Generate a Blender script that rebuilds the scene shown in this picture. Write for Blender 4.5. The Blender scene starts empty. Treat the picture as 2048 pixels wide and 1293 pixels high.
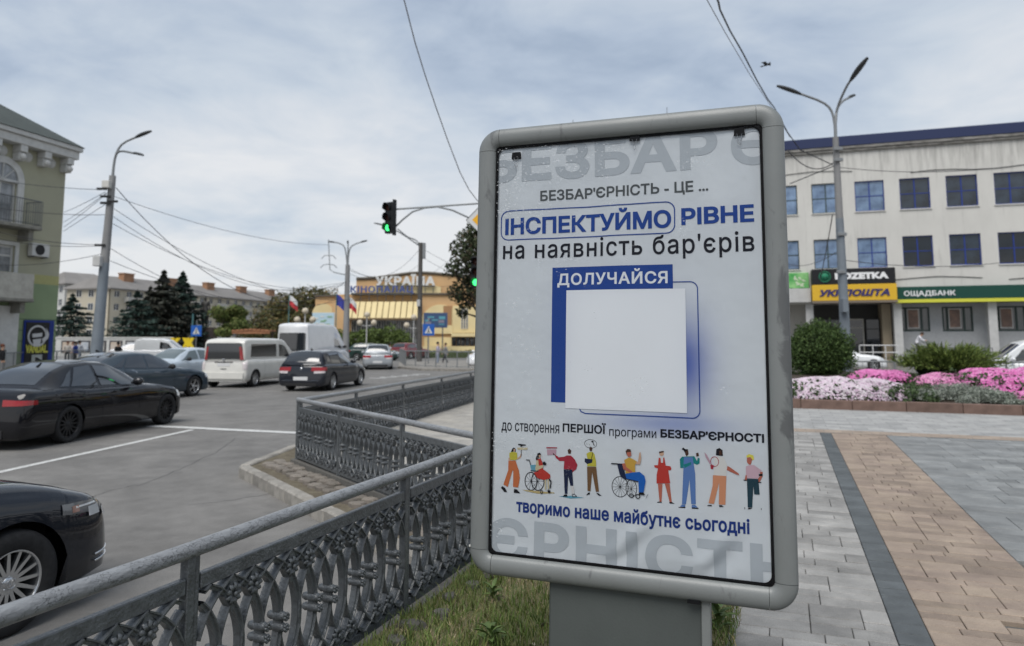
import bpy, bmesh, math, random
import numpy as np
from math import sin, cos, pi, radians, sqrt, atan2
from mathutils import Vector, Matrix, noise
random.seed(7)
sc = bpy.context.scene
col = sc.collection
# ---------------------------------------------------------------- camera
F, PY, HOR, EYE = 1450.0, 525.0, 676.0, 1.65
TH = math.atan((HOR - PY) / F)
cam = bpy.data.objects.new('camera', bpy.data.cameras.new('camera'))
col.objects.link(cam); sc.camera = cam
cam.location = (0, 0, EYE)
cam.rotation_euler = (pi / 2 + TH, 0, 0)
cam.data.sensor_width = 36.0
cam.data.lens = 36.0 * F / 2048.0
cam.data.shift_y = -(646.5 - PY) / 2048.0
cam.data.clip_start = 0.05; cam.data.clip_end = 3000
cam.data.dof.use_dof = True
cam.data.dof.focus_distance = 3.2
cam.data.dof.aperture_fstop = 2.7
# ---------------------------------------------------------------- light
SUN_EL, SUN_AZ = radians(58), radians(200)      # azimuth clockwise from +Y
sun = bpy.data.objects.new('sun', bpy.data.lights.new('sun', 'SUN'))
col.objects.link(sun)
sun.data.energy = 1.5; sun.data.angle = radians(42); sun.data.color = (1.0, 0.965, 0.92)
sd = Vector((sin(SUN_AZ) * cos(SUN_EL), cos(SUN_AZ) * cos(SUN_EL), sin(SUN_EL)))
sun.rotation_euler = sd.to_track_quat('Z', 'Y').to_euler()
sc.view_settings.view_transform = 'Standard'; sc.view_settings.look = 'None'
sc.view_settings.exposure = 1.1; sc.view_settings.gamma = 1.0
try: sc.view_settings.use_curve_mapping = False
except Exception: pass
world = bpy.data.worlds.new('World'); sc.world = world; world.use_nodes = True
def build_world():
    nt = world.node_tree; N = nt.nodes; L = nt.links; N.clear()
    out = N.new('ShaderNodeOutputWorld')
    tc = N.new('ShaderNodeTexCoord')
    sky = N.new('ShaderNodeTexSky'); sky.sky_type = 'NISHITA'; sky.sun_disc = False
    sky.sun_elevation = SUN_EL; sky.sun_rotation = SUN_AZ; sky.air_density = 1.2; sky.dust_density = 2.0
    b1 = N.new('ShaderNodeBackground'); b1.inputs[1].default_value = 0.06
    L.new(sky.outputs[0], b1.inputs[0])
    # cloud sheet: direction projected on a flat layer, stretched streaks
    sep = N.new('ShaderNodeSeparateXYZ'); L.new(tc.outputs['Generated'], sep.inputs[0])
    zz = N.new('ShaderNodeMath'); zz.operation = 'MAXIMUM'; L.new(sep.outputs[2], zz.inputs[0]); zz.inputs[1].default_value = 0.0
    za = N.new('ShaderNodeMath'); za.operation = 'ADD'; L.new(zz.outputs[0], za.inputs[0]); za.inputs[1].default_value = 0.16
    dx = N.new('ShaderNodeMath'); dx.operation = 'DIVIDE'; L.new(sep.outputs[0], dx.inputs[0]); L.new(za.outputs[0], dx.inputs[1])
    dy = N.new('ShaderNodeMath'); dy.operation = 'DIVIDE'; L.new(sep.outputs[1], dy.inputs[0]); L.new(za.outputs[0], dy.inputs[1])
    cmb = N.new('ShaderNodeCombineXYZ'); L.new(dx.outputs[0], cmb.inputs[0]); L.new(dy.outputs[0], cmb.inputs[1])
    mp = N.new('ShaderNodeMapping'); L.new(cmb.outputs[0], mp.inputs[0])
    mp.inputs['Location'].default_value = (3.1, 1.4, 0); mp.inputs['Rotation'].default_value = (0, 0, radians(25)); mp.inputs['Scale'].default_value = (0.9, 0.85, 1)
    n1 = N.new('ShaderNodeTexNoise'); n1.inputs['Scale'].default_value = 0.8; n1.inputs['Detail'].default_value = 5; n1.inputs['Roughness'].default_value = 0.55; n1.inputs['Distortion'].default_value = 0.35
    L.new(mp.outputs[0], n1.inputs['Vector'])
    n2 = N.new('ShaderNodeTexNoise'); n2.inputs['Scale'].default_value = 2.6; n2.inputs['Detail'].default_value = 8; n2.inputs['Roughness'].default_value = 0.6; n2.inputs['Distortion'].default_value = 0.5
    L.new(mp.outputs[0], n2.inputs['Vector'])
    mx = N.new('ShaderNodeMath'); mx.operation = 'MULTIPLY_ADD'; L.new(n2.outputs[0], mx.inputs[0]); mx.inputs[1].default_value = 0.31
    ms = N.new('ShaderNodeMath'); ms.operation = 'MULTIPLY'; L.new(n1.outputs[0], ms.inputs[0]); ms.inputs[1].default_value = 0.82
    L.new(ms.outputs[0], mx.inputs[2])
    # whiter towards the horizon
    hz = N.new('ShaderNodeMapRange'); L.new(sep.outputs[2], hz.inputs[0])
    hz.inputs[1].default_value = 0.0; hz.inputs[2].default_value = 0.42; hz.inputs[3].default_value = 0.20; hz.inputs[4].default_value = -0.07
    ad = N.new('ShaderNodeMath'); ad.operation = 'ADD'; L.new(mx.outputs[0], ad.inputs[0]); L.new(hz.outputs[0], ad.inputs[1])
    rp = N.new('ShaderNodeValToRGB'); L.new(ad.outputs[0], rp.inputs[0])
    e = rp.color_ramp.elements
    e[0].position = 0.41; e[0].color = (0.165, 0.203, 0.262, 1)
    e[1].position = 0.73; e[1].color = (0.378, 0.385, 0.397, 1)
    m = e.new(0.49); m.color = (0.218, 0.256, 0.312, 1)
    m = e.new(0.58); m.color = (0.280, 0.312, 0.352, 1)
    b2 = N.new('ShaderNodeBackground'); L.new(rp.outputs[0], b2.inputs[0]); b2.inputs[1].default_value = 1.0
    mix = N.new('ShaderNodeMixShader'); mix.inputs[0].default_value = 0.93
    L.new(b1.outputs[0], mix.inputs[1]); L.new(b2.outputs[0], mix.inputs[2]); L.new(mix.outputs[0], out.inputs[0])
build_world()
# ---------------------------------------------------------------- layout: photo ray -> place in the world
def ray(px, py):
    x = (px - 1024) / F; u = (PY - py) / F
    return Vector((x, cos(TH) - u * sin(TH), sin(TH) + u * cos(TH)))
def gnd(px, py, z=0.0):
    r = ray(px, py); t = (z - EYE) / r.z
    return Vector((r.x * t, r.y * t, z))
def at(px, py, Y):
    r = ray(px, py); t = Y / r.y
    return Vector((r.x * t, Y, EYE + r.z * t))
def onp(px, py, P0, ang):                       # (s, z) on a vertical wall plane
    d = Vector((cos(ang), sin(ang), 0)); n = Vector((-sin(ang), cos(ang), 0))
    r = ray(px, py); O = Vector((0, 0, EYE)); t = (P0 - O).dot(n) / r.dot(n); P = O + r * t
    return (P - P0).dot(d), P.z
GA = radians(20.5)
E1 = Vector((cos(GA), -sin(GA), 0)); E2 = Vector((sin(GA), cos(GA), 0))
def W(u, v, z=0.0): return E1 * u + E2 * v + Vector((0, 0, z))
def UV(p): return p.x * cos(GA) - p.y * sin(GA), p.x * sin(GA) + p.y * cos(GA)
ROAD = -0.25
# ---------------------------------------------------------------- materials
MATS = {}
def mat(name, c, rough=0.6, metal=0.0, noise_amt=0.0, noise_scale=8.0, bump=0.0, bump_scale=40.0, coat=0.0, spec=0.28, c2=None, detail=4, emit=None, estr=0.0, stretch=None, obj_rand=0.0, world_coord=False, rough_var=0.0, sheen=0.0):
    if name in MATS: return MATS[name]
    m = bpy.data.materials.new(name); MATS[name] = m; m.use_nodes = True
    nt = m.node_tree; N = nt.nodes; L = nt.links; b = N['Principled BSDF']
    b.inputs['Base Color'].default_value = (*c, 1); b.inputs['Roughness'].default_value = rough
    b.inputs['Metallic'].default_value = metal; b.inputs['Coat Weight'].default_value = coat; b.inputs['Coat Roughness'].default_value = 0.04
    b.inputs['Specular IOR Level'].default_value = spec
    if emit: b.inputs['Emission Color'].default_value = (*emit, 1); b.inputs['Emission Strength'].default_value = estr
    src = None
    def coords():
        nonlocal src
        if src is None:
            if world_coord: g = N.new('ShaderNodeNewGeometry'); s0 = g.outputs['Position']
            else: t = N.new('ShaderNodeTexCoord'); s0 = t.outputs['Object']
            if stretch:
                mp = N.new('ShaderNodeMapping'); mp.inputs['Scale'].default_value = stretch; L.new(s0, mp.inputs[0]); s0 = mp.outputs[0]
            src = s0
        return src
    colsock = None
    if noise_amt > 0 or c2:
        n = N.new('ShaderNodeTexNoise'); n.inputs['Scale'].default_value = noise_scale; n.inputs['Detail'].default_value = detail; n.inputs['Roughness'].default_value = 0.62
        L.new(coords(), n.inputs['Vector'])
        mr = N.new('ShaderNodeMapRange'); mr.inputs[1].default_value = 0.32; mr.inputs[2].default_value = 0.68; L.new(n.outputs[0], mr.inputs[0])
        mixn = N.new('ShaderNodeMix'); mixn.data_type = 'RGBA'
        A = c; B = c2 if c2 else tuple(x * (1 - noise_amt) for x in c)
        if not c2: A = tuple(min(1, x * (1 + noise_amt * 0.6)) for x in c)
        mixn.inputs[6].default_value = (*A, 1); mixn.inputs[7].default_value = (*B, 1)
        L.new(mr.outputs[0], mixn.inputs[0]); colsock = mixn.outputs[2]
        if rough_var:
            r = N.new('ShaderNodeMapRange'); r.inputs[3].default_value = rough - rough_var; r.inputs[4].default_value = min(1, rough + rough_var); L.new(n.outputs[0], r.inputs[0]); L.new(r.outputs[0], b.inputs['Roughness'])
    if obj_rand > 0:
        oi = N.new('ShaderNodeObjectInfo'); hs = N.new('ShaderNodeHueSaturation')
        mr2 = N.new('ShaderNodeMapRange'); mr2.inputs[3].default_value = 1 - obj_rand; mr2.inputs[4].default_value = 1 + obj_rand
        L.new(oi.outputs['Random'], mr2.inputs[0]); L.new(mr2.outputs[0], hs.inputs['Value'])
        if colsock: L.new(colsock, hs.inputs['Color'])
        else: hs.inputs['Color'].default_value = (*c, 1)
        colsock = hs.outputs[0]
    if colsock: L.new(colsock, b.inputs['Base Color'])
    if bump > 0:
        n = N.new('ShaderNodeTexNoise'); n.inputs['Scale'].default_value = bump_scale; n.inputs['Detail'].default_value = 5
        L.new(coords(), n.inputs['Vector'])
        bp = N.new('ShaderNodeBump'); bp.inputs['Strength'].default_value = bump; bp.inputs['Distance'].default_value = 0.01
        L.new(n.outputs[0], bp.inputs['Height']); L.new(bp.outputs[0], b.inputs['Normal'])
    return m
def glass_mat(name, c, rough=0.03, spec=0.9, coat=0.0, var=0.0):
    return mat(name, c, rough=rough, spec=spec, coat=coat, noise_amt=var, noise_scale=1.2)
def attr_mat(name, rough=0.7, noise_amt=0.15, noise_scale=30, bump=0.0, bump_scale=60, mult=1.0, sub=0.0):
    """colour from the 'tint' face colour attribute (the thing's own varied colours)"""
    if name in MATS: return MATS[name]
    m = bpy.data.materials.new(name); MATS[name] = m; m.use_nodes = True
    nt = m.node_tree; N = nt.nodes; L = nt.links; b = N['Principled BSDF']; b.inputs['Roughness'].default_value = rough; b.inputs['Specular IOR Level'].default_value = .2
    a = N.new('ShaderNodeAttribute'); a.attribute_name = 'tint'
    t = N.new('ShaderNodeTexCoord'); n = N.new('ShaderNodeTexNoise'); n.inputs['Scale'].default_value = noise_scale; L.new(t.outputs['Object'], n.inputs[0])
    mr = N.new('ShaderNodeMapRange'); mr.inputs[1].default_value = .3; mr.inputs[2].default_value = .7; mr.inputs[3].default_value = 1 - noise_amt; mr.inputs[4].default_value = 1 + noise_amt; L.new(n.outputs[0], mr.inputs[0])
    hs = N.new('ShaderNodeHueSaturation'); L.new(a.outputs['Color'], hs.inputs['Color']); L.new(mr.outputs[0], hs.inputs['Value'])
    L.new(hs.outputs[0], b.inputs['Base Color'])
    return m
# ---------------------------------------------------------------- mesh helpers
class MB:
    def __init__(s): s.v = []; s.f = []; s.m = []; s.smooth = []; s.tint = []
    def add(s, vs, fs, mi=0, sm=False, tint=None):
        o = len(s.v); s.v.extend([tuple(p) for p in vs])
        for f in fs: s.f.append(tuple(i + o for i in f)); s.m.append(mi); s.smooth.append(sm); s.tint.append(tint or (1, 1, 1))
    def box(s, x0, x1, y0, y1, z0, z1, mi=0, M=None, bev=0.0, tint=None):
        if bev <= 0:
            vs = [Vector(p) for p in ((x0,y0,z0),(x1,y0,z0),(x1,y1,z0),(x0,y1,z0),(x0,y0,z1),(x1,y0,z1),(x1,y1,z1),(x0,y1,z1))]
            fs = [(0,3,2,1),(4,5,6,7),(0,1,5,4),(1,2,6,5),(2,3,7,6),(3,0,4,7)]
        else:
            b = bev; vs = []
            for (z, d) in ((z0, b), (z0 + b, 0), (z1 - b, 0), (z1, b)):
                for (x, y) in ((x0+d+b*(d==0), y0+d), (x1-d-b*(d==0), y0+d), (x1-d, y0+d+b*(d==0)), (x1-d, y1-d-b*(d==0)), (x1-d-b*(d==0), y1-d), (x0+d+b*(d==0), y1-d), (x0+d, y1-d-b*(d==0)), (x0+d, y0+d+b*(d==0))):
                    vs.append(Vector((x, y, z)))
            fs = [tuple(reversed(range(8))), tuple(range(24, 32))]
            for k in range(3):
                for i in range(8): j = (i + 1) % 8; fs.append((k*8+i, k*8+j, k*8+8+j, k*8+8+i))
        if M is not None: vs = [M @ p for p in vs]
        s.add(vs, fs, mi, tint=tint)
    def tube(s, pts, r, n=8, mi=0, cap=True, sm=True, tint=None):
        pts = [Vector(p) for p in pts]; k = len(pts)
        if not hasattr(r, '__len__'): r = [r] * k
        vs = []; up = None
        for i, p in enumerate(pts):
            t = (pts[min(i+1, k-1)] - pts[max(i-1, 0)]).normalized()
            if up is None: up = Vector((0, 0, 1)) if abs(t.z) < .9 else Vector((1, 0, 0))
            a = t.cross(up).normalized(); b = a.cross(t).normalized(); up = b
            for j in range(n): q = 2*pi*j/n; vs.append(p + (a*cos(q) + b*sin(q)) * r[i])
        fs = [(i*n+j, i*n+(j+1) % n, (i+1)*n+(j+1) % n, (i+1)*n+j) for i in range(k-1) for j in range(n)]
        s.add(vs, fs, mi, sm, tint)
        if cap: s.add(vs[:n], [tuple(range(n))], mi, False, tint); s.add(vs[-n:], [tuple(reversed(range(n)))], mi, False, tint)
    def lathe(s, prof, n=20, axis='z', mi=0, M=None, sm=True, close=False, tint=None):
        vs = []
        for (r, z) in prof:
            for j in range(n):
                q = 2*pi*j/n
                p = Vector((r*cos(q), r*sin(q), z)) if axis == 'z' else (Vector((r*cos(q), z, r*sin(q))) if axis == 'y' else Vector((z, r*cos(q), r*sin(q))))
                vs.append(M @ p if M is not None else p)
        k = len(prof); fs = [(i*n+j, i*n+(j+1) % n, (i+1)*n+(j+1) % n, (i+1)*n+j) for i in range(k-1) for j in range(n)]
        if close: fs += [((k-1)*n+j, (k-1)*n+(j+1) % n, (j+1) % n, j) for j in range(n)]
        s.add(vs, fs, mi, sm, tint)
    def poly(s, pts, mi=0, tint=None): s.add(pts, [tuple(range(len(pts)))], mi, False, tint)
    def prism(s, pts2, y0, y1, plane='xz', mi=0, M=None, tint=None):
        def P(a, b, c): return Vector((a, c, b)) if plane == 'xz' else (Vector((a, b, c)) if plane == 'xy' else Vector((c, a, b)))
        n = len(pts2); vs = [P(a, b, y0) for a, b in pts2] + [P(a, b, y1) for a, b in pts2]
        if M is not None: vs = [M @ p for p in vs]
        fs = [tuple(range(n)), tuple(reversed(range(n, 2*n)))] + [(i, i+n, (i+1) % n + n, (i+1) % n) for i in range(n)]
        s.add(vs, fs, mi, tint=tint)
    def grid(s, fn, nu, nv, mi=0, sm=True, flip=False):
        vs = [fn(i/nu, j/nv) for i in range(nu+1) for j in range(nv+1)]
        fs = []
        for i in range(nu):
            for j in range(nv):
                q = (i*(nv+1)+j, (i+1)*(nv+1)+j, (i+1)*(nv+1)+j+1, i*(nv+1)+j+1)
                fs.append(q if not flip else tuple(reversed(q)))
        s.add(vs, fs, mi, sm)
    def sphere(s, c, r, n=12, mi=0, sc_=(1, 1, 1), tint=None):
        prof = []
        vs = []; k = n // 2
        for i in range(k + 1):
            a = -pi/2 + pi*i/k
            for j in range(n):
                q = 2*pi*j/n; vs.append(Vector(c) + Vector((r*cos(a)*cos(q)*sc_[0], r*cos(a)*sin(q)*sc_[1], r*sin(a)*sc_[2])))
        s.add(vs, [(i*n+j, i*n+(j+1) % n, (i+1)*n+(j+1) % n, (i+1)*n+j) for i in range(k) for j in range(n)], mi, True, tint)
    def mesh(s, name, mats, fixn=False):
        me = bpy.data.meshes.new(name); me.from_pydata(s.v, [], s.f)
        if not isinstance(mats, (list, tuple)): mats = [mats]
        for m in mats: me.materials.append(m)
        me.polygons.foreach_set('material_index', s.m); me.polygons.foreach_set('use_smooth', s.smooth)
        if any(t != (1, 1, 1) for t in s.tint):
            ca = me.color_attributes.new('tint', 'FLOAT_COLOR', 'CORNER')
            arr = np.ones((len(me.loops), 4), dtype=np.float32); k = 0
            for f, t in zip(s.f, s.tint):
                arr[k:k+len(f), :3] = t; k += len(f)
            ca.data.foreach_set('color', arr.ravel())
        if fixn:
            bm = bmesh.new(); bm.from_mesh(me); bmesh.ops.remove_doubles(bm, verts=bm.verts, dist=1e-5); bmesh.ops.recalc_face_normals(bm, faces=bm.faces); bm.to_mesh(me); bm.free()
        me.update(); return me
    def build(s, name, mats, parent=None, loc=None, rot=None, label=None, cat=None, group=None, kind=None, fixn=False):
        return link(name, s.mesh(name, mats, fixn), parent, loc, rot, label, cat, group, kind)
def tag(o, label=None, cat=None, group=None, kind=None):
    if label: o['label'] = label
    if cat: o['category'] = cat
    if group: o['group'] = group
    if kind: o['kind'] = kind
    return o
def link(name, data, parent=None, loc=None, rot=None, label=None, cat=None, group=None, kind=None):
    o = bpy.data.objects.new(name, data); col.objects.link(o)
    if parent is not None: o.parent = parent
    if loc is not None: o.location = loc
    if rot is not None: o.rotation_euler = rot
    return tag(o, label, cat, group, kind)
def thing(name, loc, rz=0, label=None, cat=None, group=None):
    return link(name, None, None, loc, (0, 0, rz), label, cat, group)
def copy_tree(o, parent=None):
    c = o.copy(); col.objects.link(c)
    if parent is not None: c.parent = parent
    for ch in KIDS(o): copy_tree(ch, c)
    return c
def KIDS(o): return [c for c in bpy.data.objects if c.parent == o] if o.name not in KIDCACHE else KIDCACHE[o.name]
KIDCACHE = {}
def T3(loc=(0, 0, 0), rz=0.0, rx=0.0, ry=0.0):
    return Matrix.Translation(loc) @ Matrix.Rotation(rz, 4, 'Z') @ Matrix.Rotation(rx, 4, 'X') @ Matrix.Rotation(ry, 4, 'Y')
# flat print: glyph outlines as (verts, faces) in XZ, fitted to a box
TXT = {}
def text_geo(body, bold=0.0, spacing=1.0, shear=0.0):
    """glyph contours (which may overlap) thickened by bold and filled by winding number"""
    k = (body, bold, spacing, shear)
    if k in TXT: return TXT[k]
    from mathutils.geometry import delaunay_2d_cdt
    cu = bpy.data.curves.new('lettering', 'FONT'); cu.body = body.replace('\u0406', '\u04c0').replace('\u0407', '\u03aa'); cu.space_character = spacing; cu.shear = shear
    cu.resolution_u = 4; cu.fill_mode = 'NONE' if False else 'FRONT'
    try: cu.fill_mode = 'NONE'
    except Exception: pass
    ob = bpy.data.objects.new('lettering', cu); col.objects.link(ob)
    dg = bpy.context.evaluated_depsgraph_get(); me = bpy.data.meshes.new_from_object(ob.evaluated_get(dg))
    co = [(v.co.x, v.co.y) for v in me.vertices]; nxt = {}; und = {}
    for e in me.edges:
        a, b = e.vertices; und.setdefault(a, []).append(b); und.setdefault(b, []).append(a)
    bpy.data.objects.remove(ob); bpy.data.curves.remove(cu); bpy.data.meshes.remove(me)
    seen_ = set(); loops = []
    for s0 in range(len(co)):
        if s0 in seen_ or s0 not in und: continue
        lp = [s0]; seen_.add(s0); c = None
        nb = sorted(und[s0]); c = s0+1 if s0+1 in nb else nb[0]
        while c is not None and c not in seen_:
            lp.append(c); seen_.add(c); c = next((q for q in und[c] if q not in seen_), None)
        P = []
        for q in lp:
            if not P or (abs(co[q][0]-P[-1][0]) + abs(co[q][1]-P[-1][1])) > 1e-4: P.append(co[q])
        if len(P) > 2 and abs(P[0][0]-P[-1][0]) + abs(P[0][1]-P[-1][1]) < 1e-4: P.pop()
        if len(P) > 2: loops.append(P)
    def area(P): return sum(P[i][0]*P[(i+1) % len(P)][1] - P[(i+1) % len(P)][0]*P[i][1] for i in range(len(P)))/2
    sg = 1 if sum(area(P) for P in loops) > 0 else -1
    def inside(p, Q):
        c = False
        for i in range(len(Q)):
            (x1, y1), (x2, y2) = Q[i-1], Q[i]
            if (y1 > p[1]) != (y2 > p[1]) and p[0] < (x2-x1)*(p[1]-y1)/(y2-y1)+x1: c = not c
        return c
    loops = [P[::-1] if area(P)*sg < 0 and not any(Q is not P and inside(P[0], Q) for Q in loops) else P for P in loops]
    out = []
    for P in loops:
        n = len(P); Q = []
        for i in range(n):
            a = Vector(P[i-1]); b = Vector(P[i]); c = Vector(P[(i+1) % n])
            d1 = (b-a).normalized(); d2 = (c-b).normalized()
            n1 = Vector((d1.y, -d1.x))*sg; n2 = Vector((d2.y, -d2.x))*sg; m = n1+n2
            if m.length < 1e-5: m = n1
            m.normalize(); kk = min(2.0, 1/max(.3, m.dot(n1)))
            Q.append(tuple(b + m*bold*kk))
        out.append(Q)
    pts = []; edges = []
    for Q in out:
        o = len(pts); pts += [Vector(q) for q in Q]; edges += [(o+i, o+(i+1) % len(Q)) for i in range(len(Q))]
    vs, es, fs, _, _, _ = delaunay_2d_cdt(pts, edges, [], 0, 1e-6)
    A = []
    for Q in out:
        for i in range(len(Q)): A.append((*Q[i], *Q[(i+1) % len(Q)]))
    A = np.array(A)
    keep = []
    for f in fs:
        cx = sum(vs[i].x for i in f)/len(f); cy = sum(vs[i].y for i in f)/len(f)
        x1, y1, x2, y2 = A.T
        cross = (x2-x1)*(cy-y1) - (cx-x1)*(y2-y1)
        w = int(np.sum((y1 <= cy) & (y2 > cy) & (cross > 0))) - int(np.sum((y1 > cy) & (y2 <= cy) & (cross < 0)))
        if w != 0: keep.append(tuple(f))
    TXT[k] = ([Vector((v.x, v.y, 0)) for v in vs], keep)
    return TXT[k]
def text_fit(body, x0, z0, x1, z1, bold=0.0, spacing=1.0, shear=0.0, ref=None):
    """fit so that the ink box (or the ink box of ref's height) fills x0..x1, z0..z1; returns (u, v) verts"""
    vs, fs = text_geo(body, bold, spacing, shear)
    xs = [v.x for v in vs]; ys = [v.y for v in vs]
    if ref:
        rv = text_geo(ref, bold, spacing, shear)[0]; lo, hi = min(v.y for v in rv), max(v.y for v in rv)
    else: lo, hi = min(ys), max(ys)
    a, b = min(xs), max(xs)
    return [((v.x-a)/(b-a)*(x1-x0)+x0, (v.y-lo)/(hi-lo)*(z1-z0)+z0) for v in vs], fs
def slab_text(mb, body, x0, z0, x1, z1, y0, depth=0.02, mi=0, M=None, **kw):
    """raised letters facing -Y on local plane y0; depth thickness"""
    uv, fs = text_fit(body, x0, z0, x1, z1, **kw)
    n = len(uv)
    front = [Vector((u, y0 - depth, v)) for u, v in uv]; back = [Vector((u, y0, v)) for u, v in uv]
    if M is not None: front = [M @ p for p in front]; back = [M @ p for p in back]
    mb.add(front, fs, mi)
    ec = {}
    for f in fs:
        for i in range(len(f)):
            e = (f[i], f[(i+1) % len(f)]); ec[frozenset(e)] = None if frozenset(e) in ec else e
    side = [(e[0], e[1], e[1]+n, e[0]+n) for e in ec.values() if e]
    mb.add(front + back, side, mi)
def clip_poly_rect(mb_v, mb_f, u0, u1, v0, v1, step=0.03):
    """cut flat print to a rectangle and dice it so that it follows the sheet"""
    bm = bmesh.new(); vv = [bm.verts.new((u, 0, v)) for u, v in mb_v]
    for f in mb_f:
        try: bm.faces.new([vv[i] for i in f])
        except ValueError: pass
    def cut(co, no, clear=False):
        geom = bm.verts[:] + bm.edges[:] + bm.faces[:]
        bmesh.ops.bisect_plane(bm, geom=geom, dist=1e-6, plane_co=co, plane_no=no, clear_outer=clear)
    cut((u0, 0, 0), (-1, 0, 0), True); cut((u1, 0, 0), (1, 0, 0), True); cut((0, 0, v0), (0, 0, -1), True); cut((0, 0, v1), (0, 0, 1), True)
    if bm.verts and step:
        us = [v.co.x for v in bm.verts]; zs = [v.co.z for v in bm.verts]
        k = math.floor(min(us)/step)+1
        while k*step < max(us): cut((k*step, 0, 0), (1, 0, 0)); k += 1
        k = math.floor(min(zs)/step)+1
        while k*step < max(zs): cut((0, 0, k*step), (0, 0, 1)); k += 1
    bm.verts.index_update()
    V = [(v.co.x, v.co.z) for v in bm.verts]; Fc = [tuple(v.index for v in f.verts) for f in bm.faces]
    bm.free(); return V, Fc
# ================================================================ SETTING: ground
M_ASPH = mat('asphalt', (0.19, 0.183, 0.172), rough=0.85, c2=(0.135, 0.13, 0.123), noise_scale=0.55, bump=0.35, bump_scale=90, detail=9, world_coord=True)
def speckle(m, amt=0.35, scale=260):
    """aggregate grains and patched stains on top of the base colour"""
    nt = m.node_tree; N = nt.nodes; L = nt.links; b = N['Principled BSDF']; s = b.inputs['Base Color'].links[0].from_socket
    g = N.new('ShaderNodeNewGeometry')
    n = N.new('ShaderNodeTexNoise'); n.inputs['Scale'].default_value = scale; n.inputs['Detail'].default_value = 2; L.new(g.outputs['Position'], n.inputs[0])
    mr = N.new('ShaderNodeMapRange'); mr.inputs[1].default_value = .35; mr.inputs[2].default_value = .65; mr.inputs[3].default_value = 1-amt; mr.inputs[4].default_value = 1+amt; L.new(n.outputs[0], mr.inputs[0])
    n2 = N.new('ShaderNodeTexNoise'); n2.inputs['Scale'].default_value = 2.3; n2.inputs['Detail'].default_value = 6; n2.inputs['Roughness'].default_value = .7; L.new(g.outputs['Position'], n2.inputs[0])
    mr2 = N.new('ShaderNodeMapRange'); mr2.inputs[1].default_value = .35; mr2.inputs[2].default_value = .7; mr2.inputs[3].default_value = 1.12; mr2.inputs[4].default_value = .78; L.new(n2.outputs[0], mr2.inputs[0])
    mu = N.new('ShaderNodeMath'); mu.operation = 'MULTIPLY'; L.new(mr.outputs[0], mu.inputs[0]); L.new(mr2.outputs[0], mu.inputs[1])
    hs = N.new('ShaderNodeHueSaturation'); L.new(s, hs.inputs['Color']); L.new(mu.outputs[0], hs.inputs['Value']); L.new(hs.outputs[0], b.inputs['Base Color'])
speckle(M_ASPH)
M_PAINT = mat('road_paint', (0.62, 0.62, 0.6), rough=0.7, c2=(0.40, 0.40, 0.385), noise_scale=14, detail=8, world_coord=True)
M_KERB = mat('kerb_concrete', (0.26, 0.245, 0.22), rough=0.9, noise_amt=0.35, noise_scale=5, bump=0.4, bump_scale=60, obj_rand=0.14, detail=8)
M_SOIL = mat('soil', (0.085, 0.07, 0.05), rough=1, c2=(0.16, 0.14, 0.10), noise_scale=9, bump=0.8, bump_scale=50, detail=8)
M_JOINT = mat('joint_sand', (0.12, 0.115, 0.105), rough=1, noise_amt=.3, noise_scale=30)
M_SLAB = mat('light_slab', (0.31, 0.30, 0.283), rough=0.8, c2=(0.21, 0.205, 0.195), noise_scale=3.2, bump=0.15, bump_scale=120, obj_rand=0.2, detail=8, world_coord=True)
M_DARK = mat('dark_brick', (0.098, 0.108, 0.112), rough=0.85, noise_amt=.18, noise_scale=4, bump=0.15, bump_scale=120, obj_rand=0.10, detail=8, world_coord=True)
M_TAN = mat('tan_slab', (0.30, 0.24, 0.185), rough=0.82, c2=(0.215, 0.168, 0.138), noise_scale=2.4, bump=0.15, bump_scale=120, obj_rand=0.17, detail=7, world_coord=True)
M_GSLAB = mat('blue_grey_slab', (0.235, 0.24, 0.235), rough=0.8, c2=(0.165, 0.172, 0.172), noise_scale=2.6, bump=0.15, bump_scale=120, obj_rand=0.15, detail=8, world_coord=True)
for m_ in (M_SLAB, M_DARK, M_TAN, M_GSLAB): speckle(m_, .14, 180)

mb = MB(); mb.grid(lambda a, b: Vector((-700 + 1400*a, -30 + 900*b, ROAD)), 14, 9); mb.build('road', M_ASPH, kind='structure')
KTIP = UV(gnd(500, 930, -.10)); KB = UV(gnd(690, 1022, -.10)); KA = UV(gnd(588, 894, -.10))
sl = (KB[1]-KTIP[1])/(KB[0]-KTIP[0]); KC = (-2.36, KB[1] + sl*(-2.36-KB[0]))
fd = (sin(radians(13)), cos(radians(13)))     # far railing direction in world
CORN = UV(Vector((-3.01, 10.35, 0))); FEND = UV(Vector((-3.01 + fd[0]*16, 10.35 + fd[1]*16, 0)))
dfu, dfv = (FEND[0]-CORN[0])/16, (FEND[1]-CORN[1])/16
edge = [(-2.36, -4.0), KC, KTIP, KA, (KA[0] + dfu*15, KA[1] + dfv*15), (6.0, 27.5), (60, 25), (60, -4)]
mb = MB(); mb.prism([tuple(W(u, v).xy) for u, v in edge], ROAD-.1, -0.125, plane='xy'); mb.build('cobble_bedding', M_SOIL, kind='structure', fixn=True)
inner = [(-2.30, -4.0), (-2.30, 5.82), (CORN[0]-.06, CORN[1]-.05), (CORN[0]-.1 + dfu*14.5, CORN[1] + dfv*14.5), (5.0, 26.0), (59, 24), (59, -3.9)]
mb = MB(); mb.prism([tuple(W(u, v).xy) for u, v in inner], -.2, -0.032, plane='xy'); mb.build('plaza_bed', M_JOINT, kind='structure', fixn=True)
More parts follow.
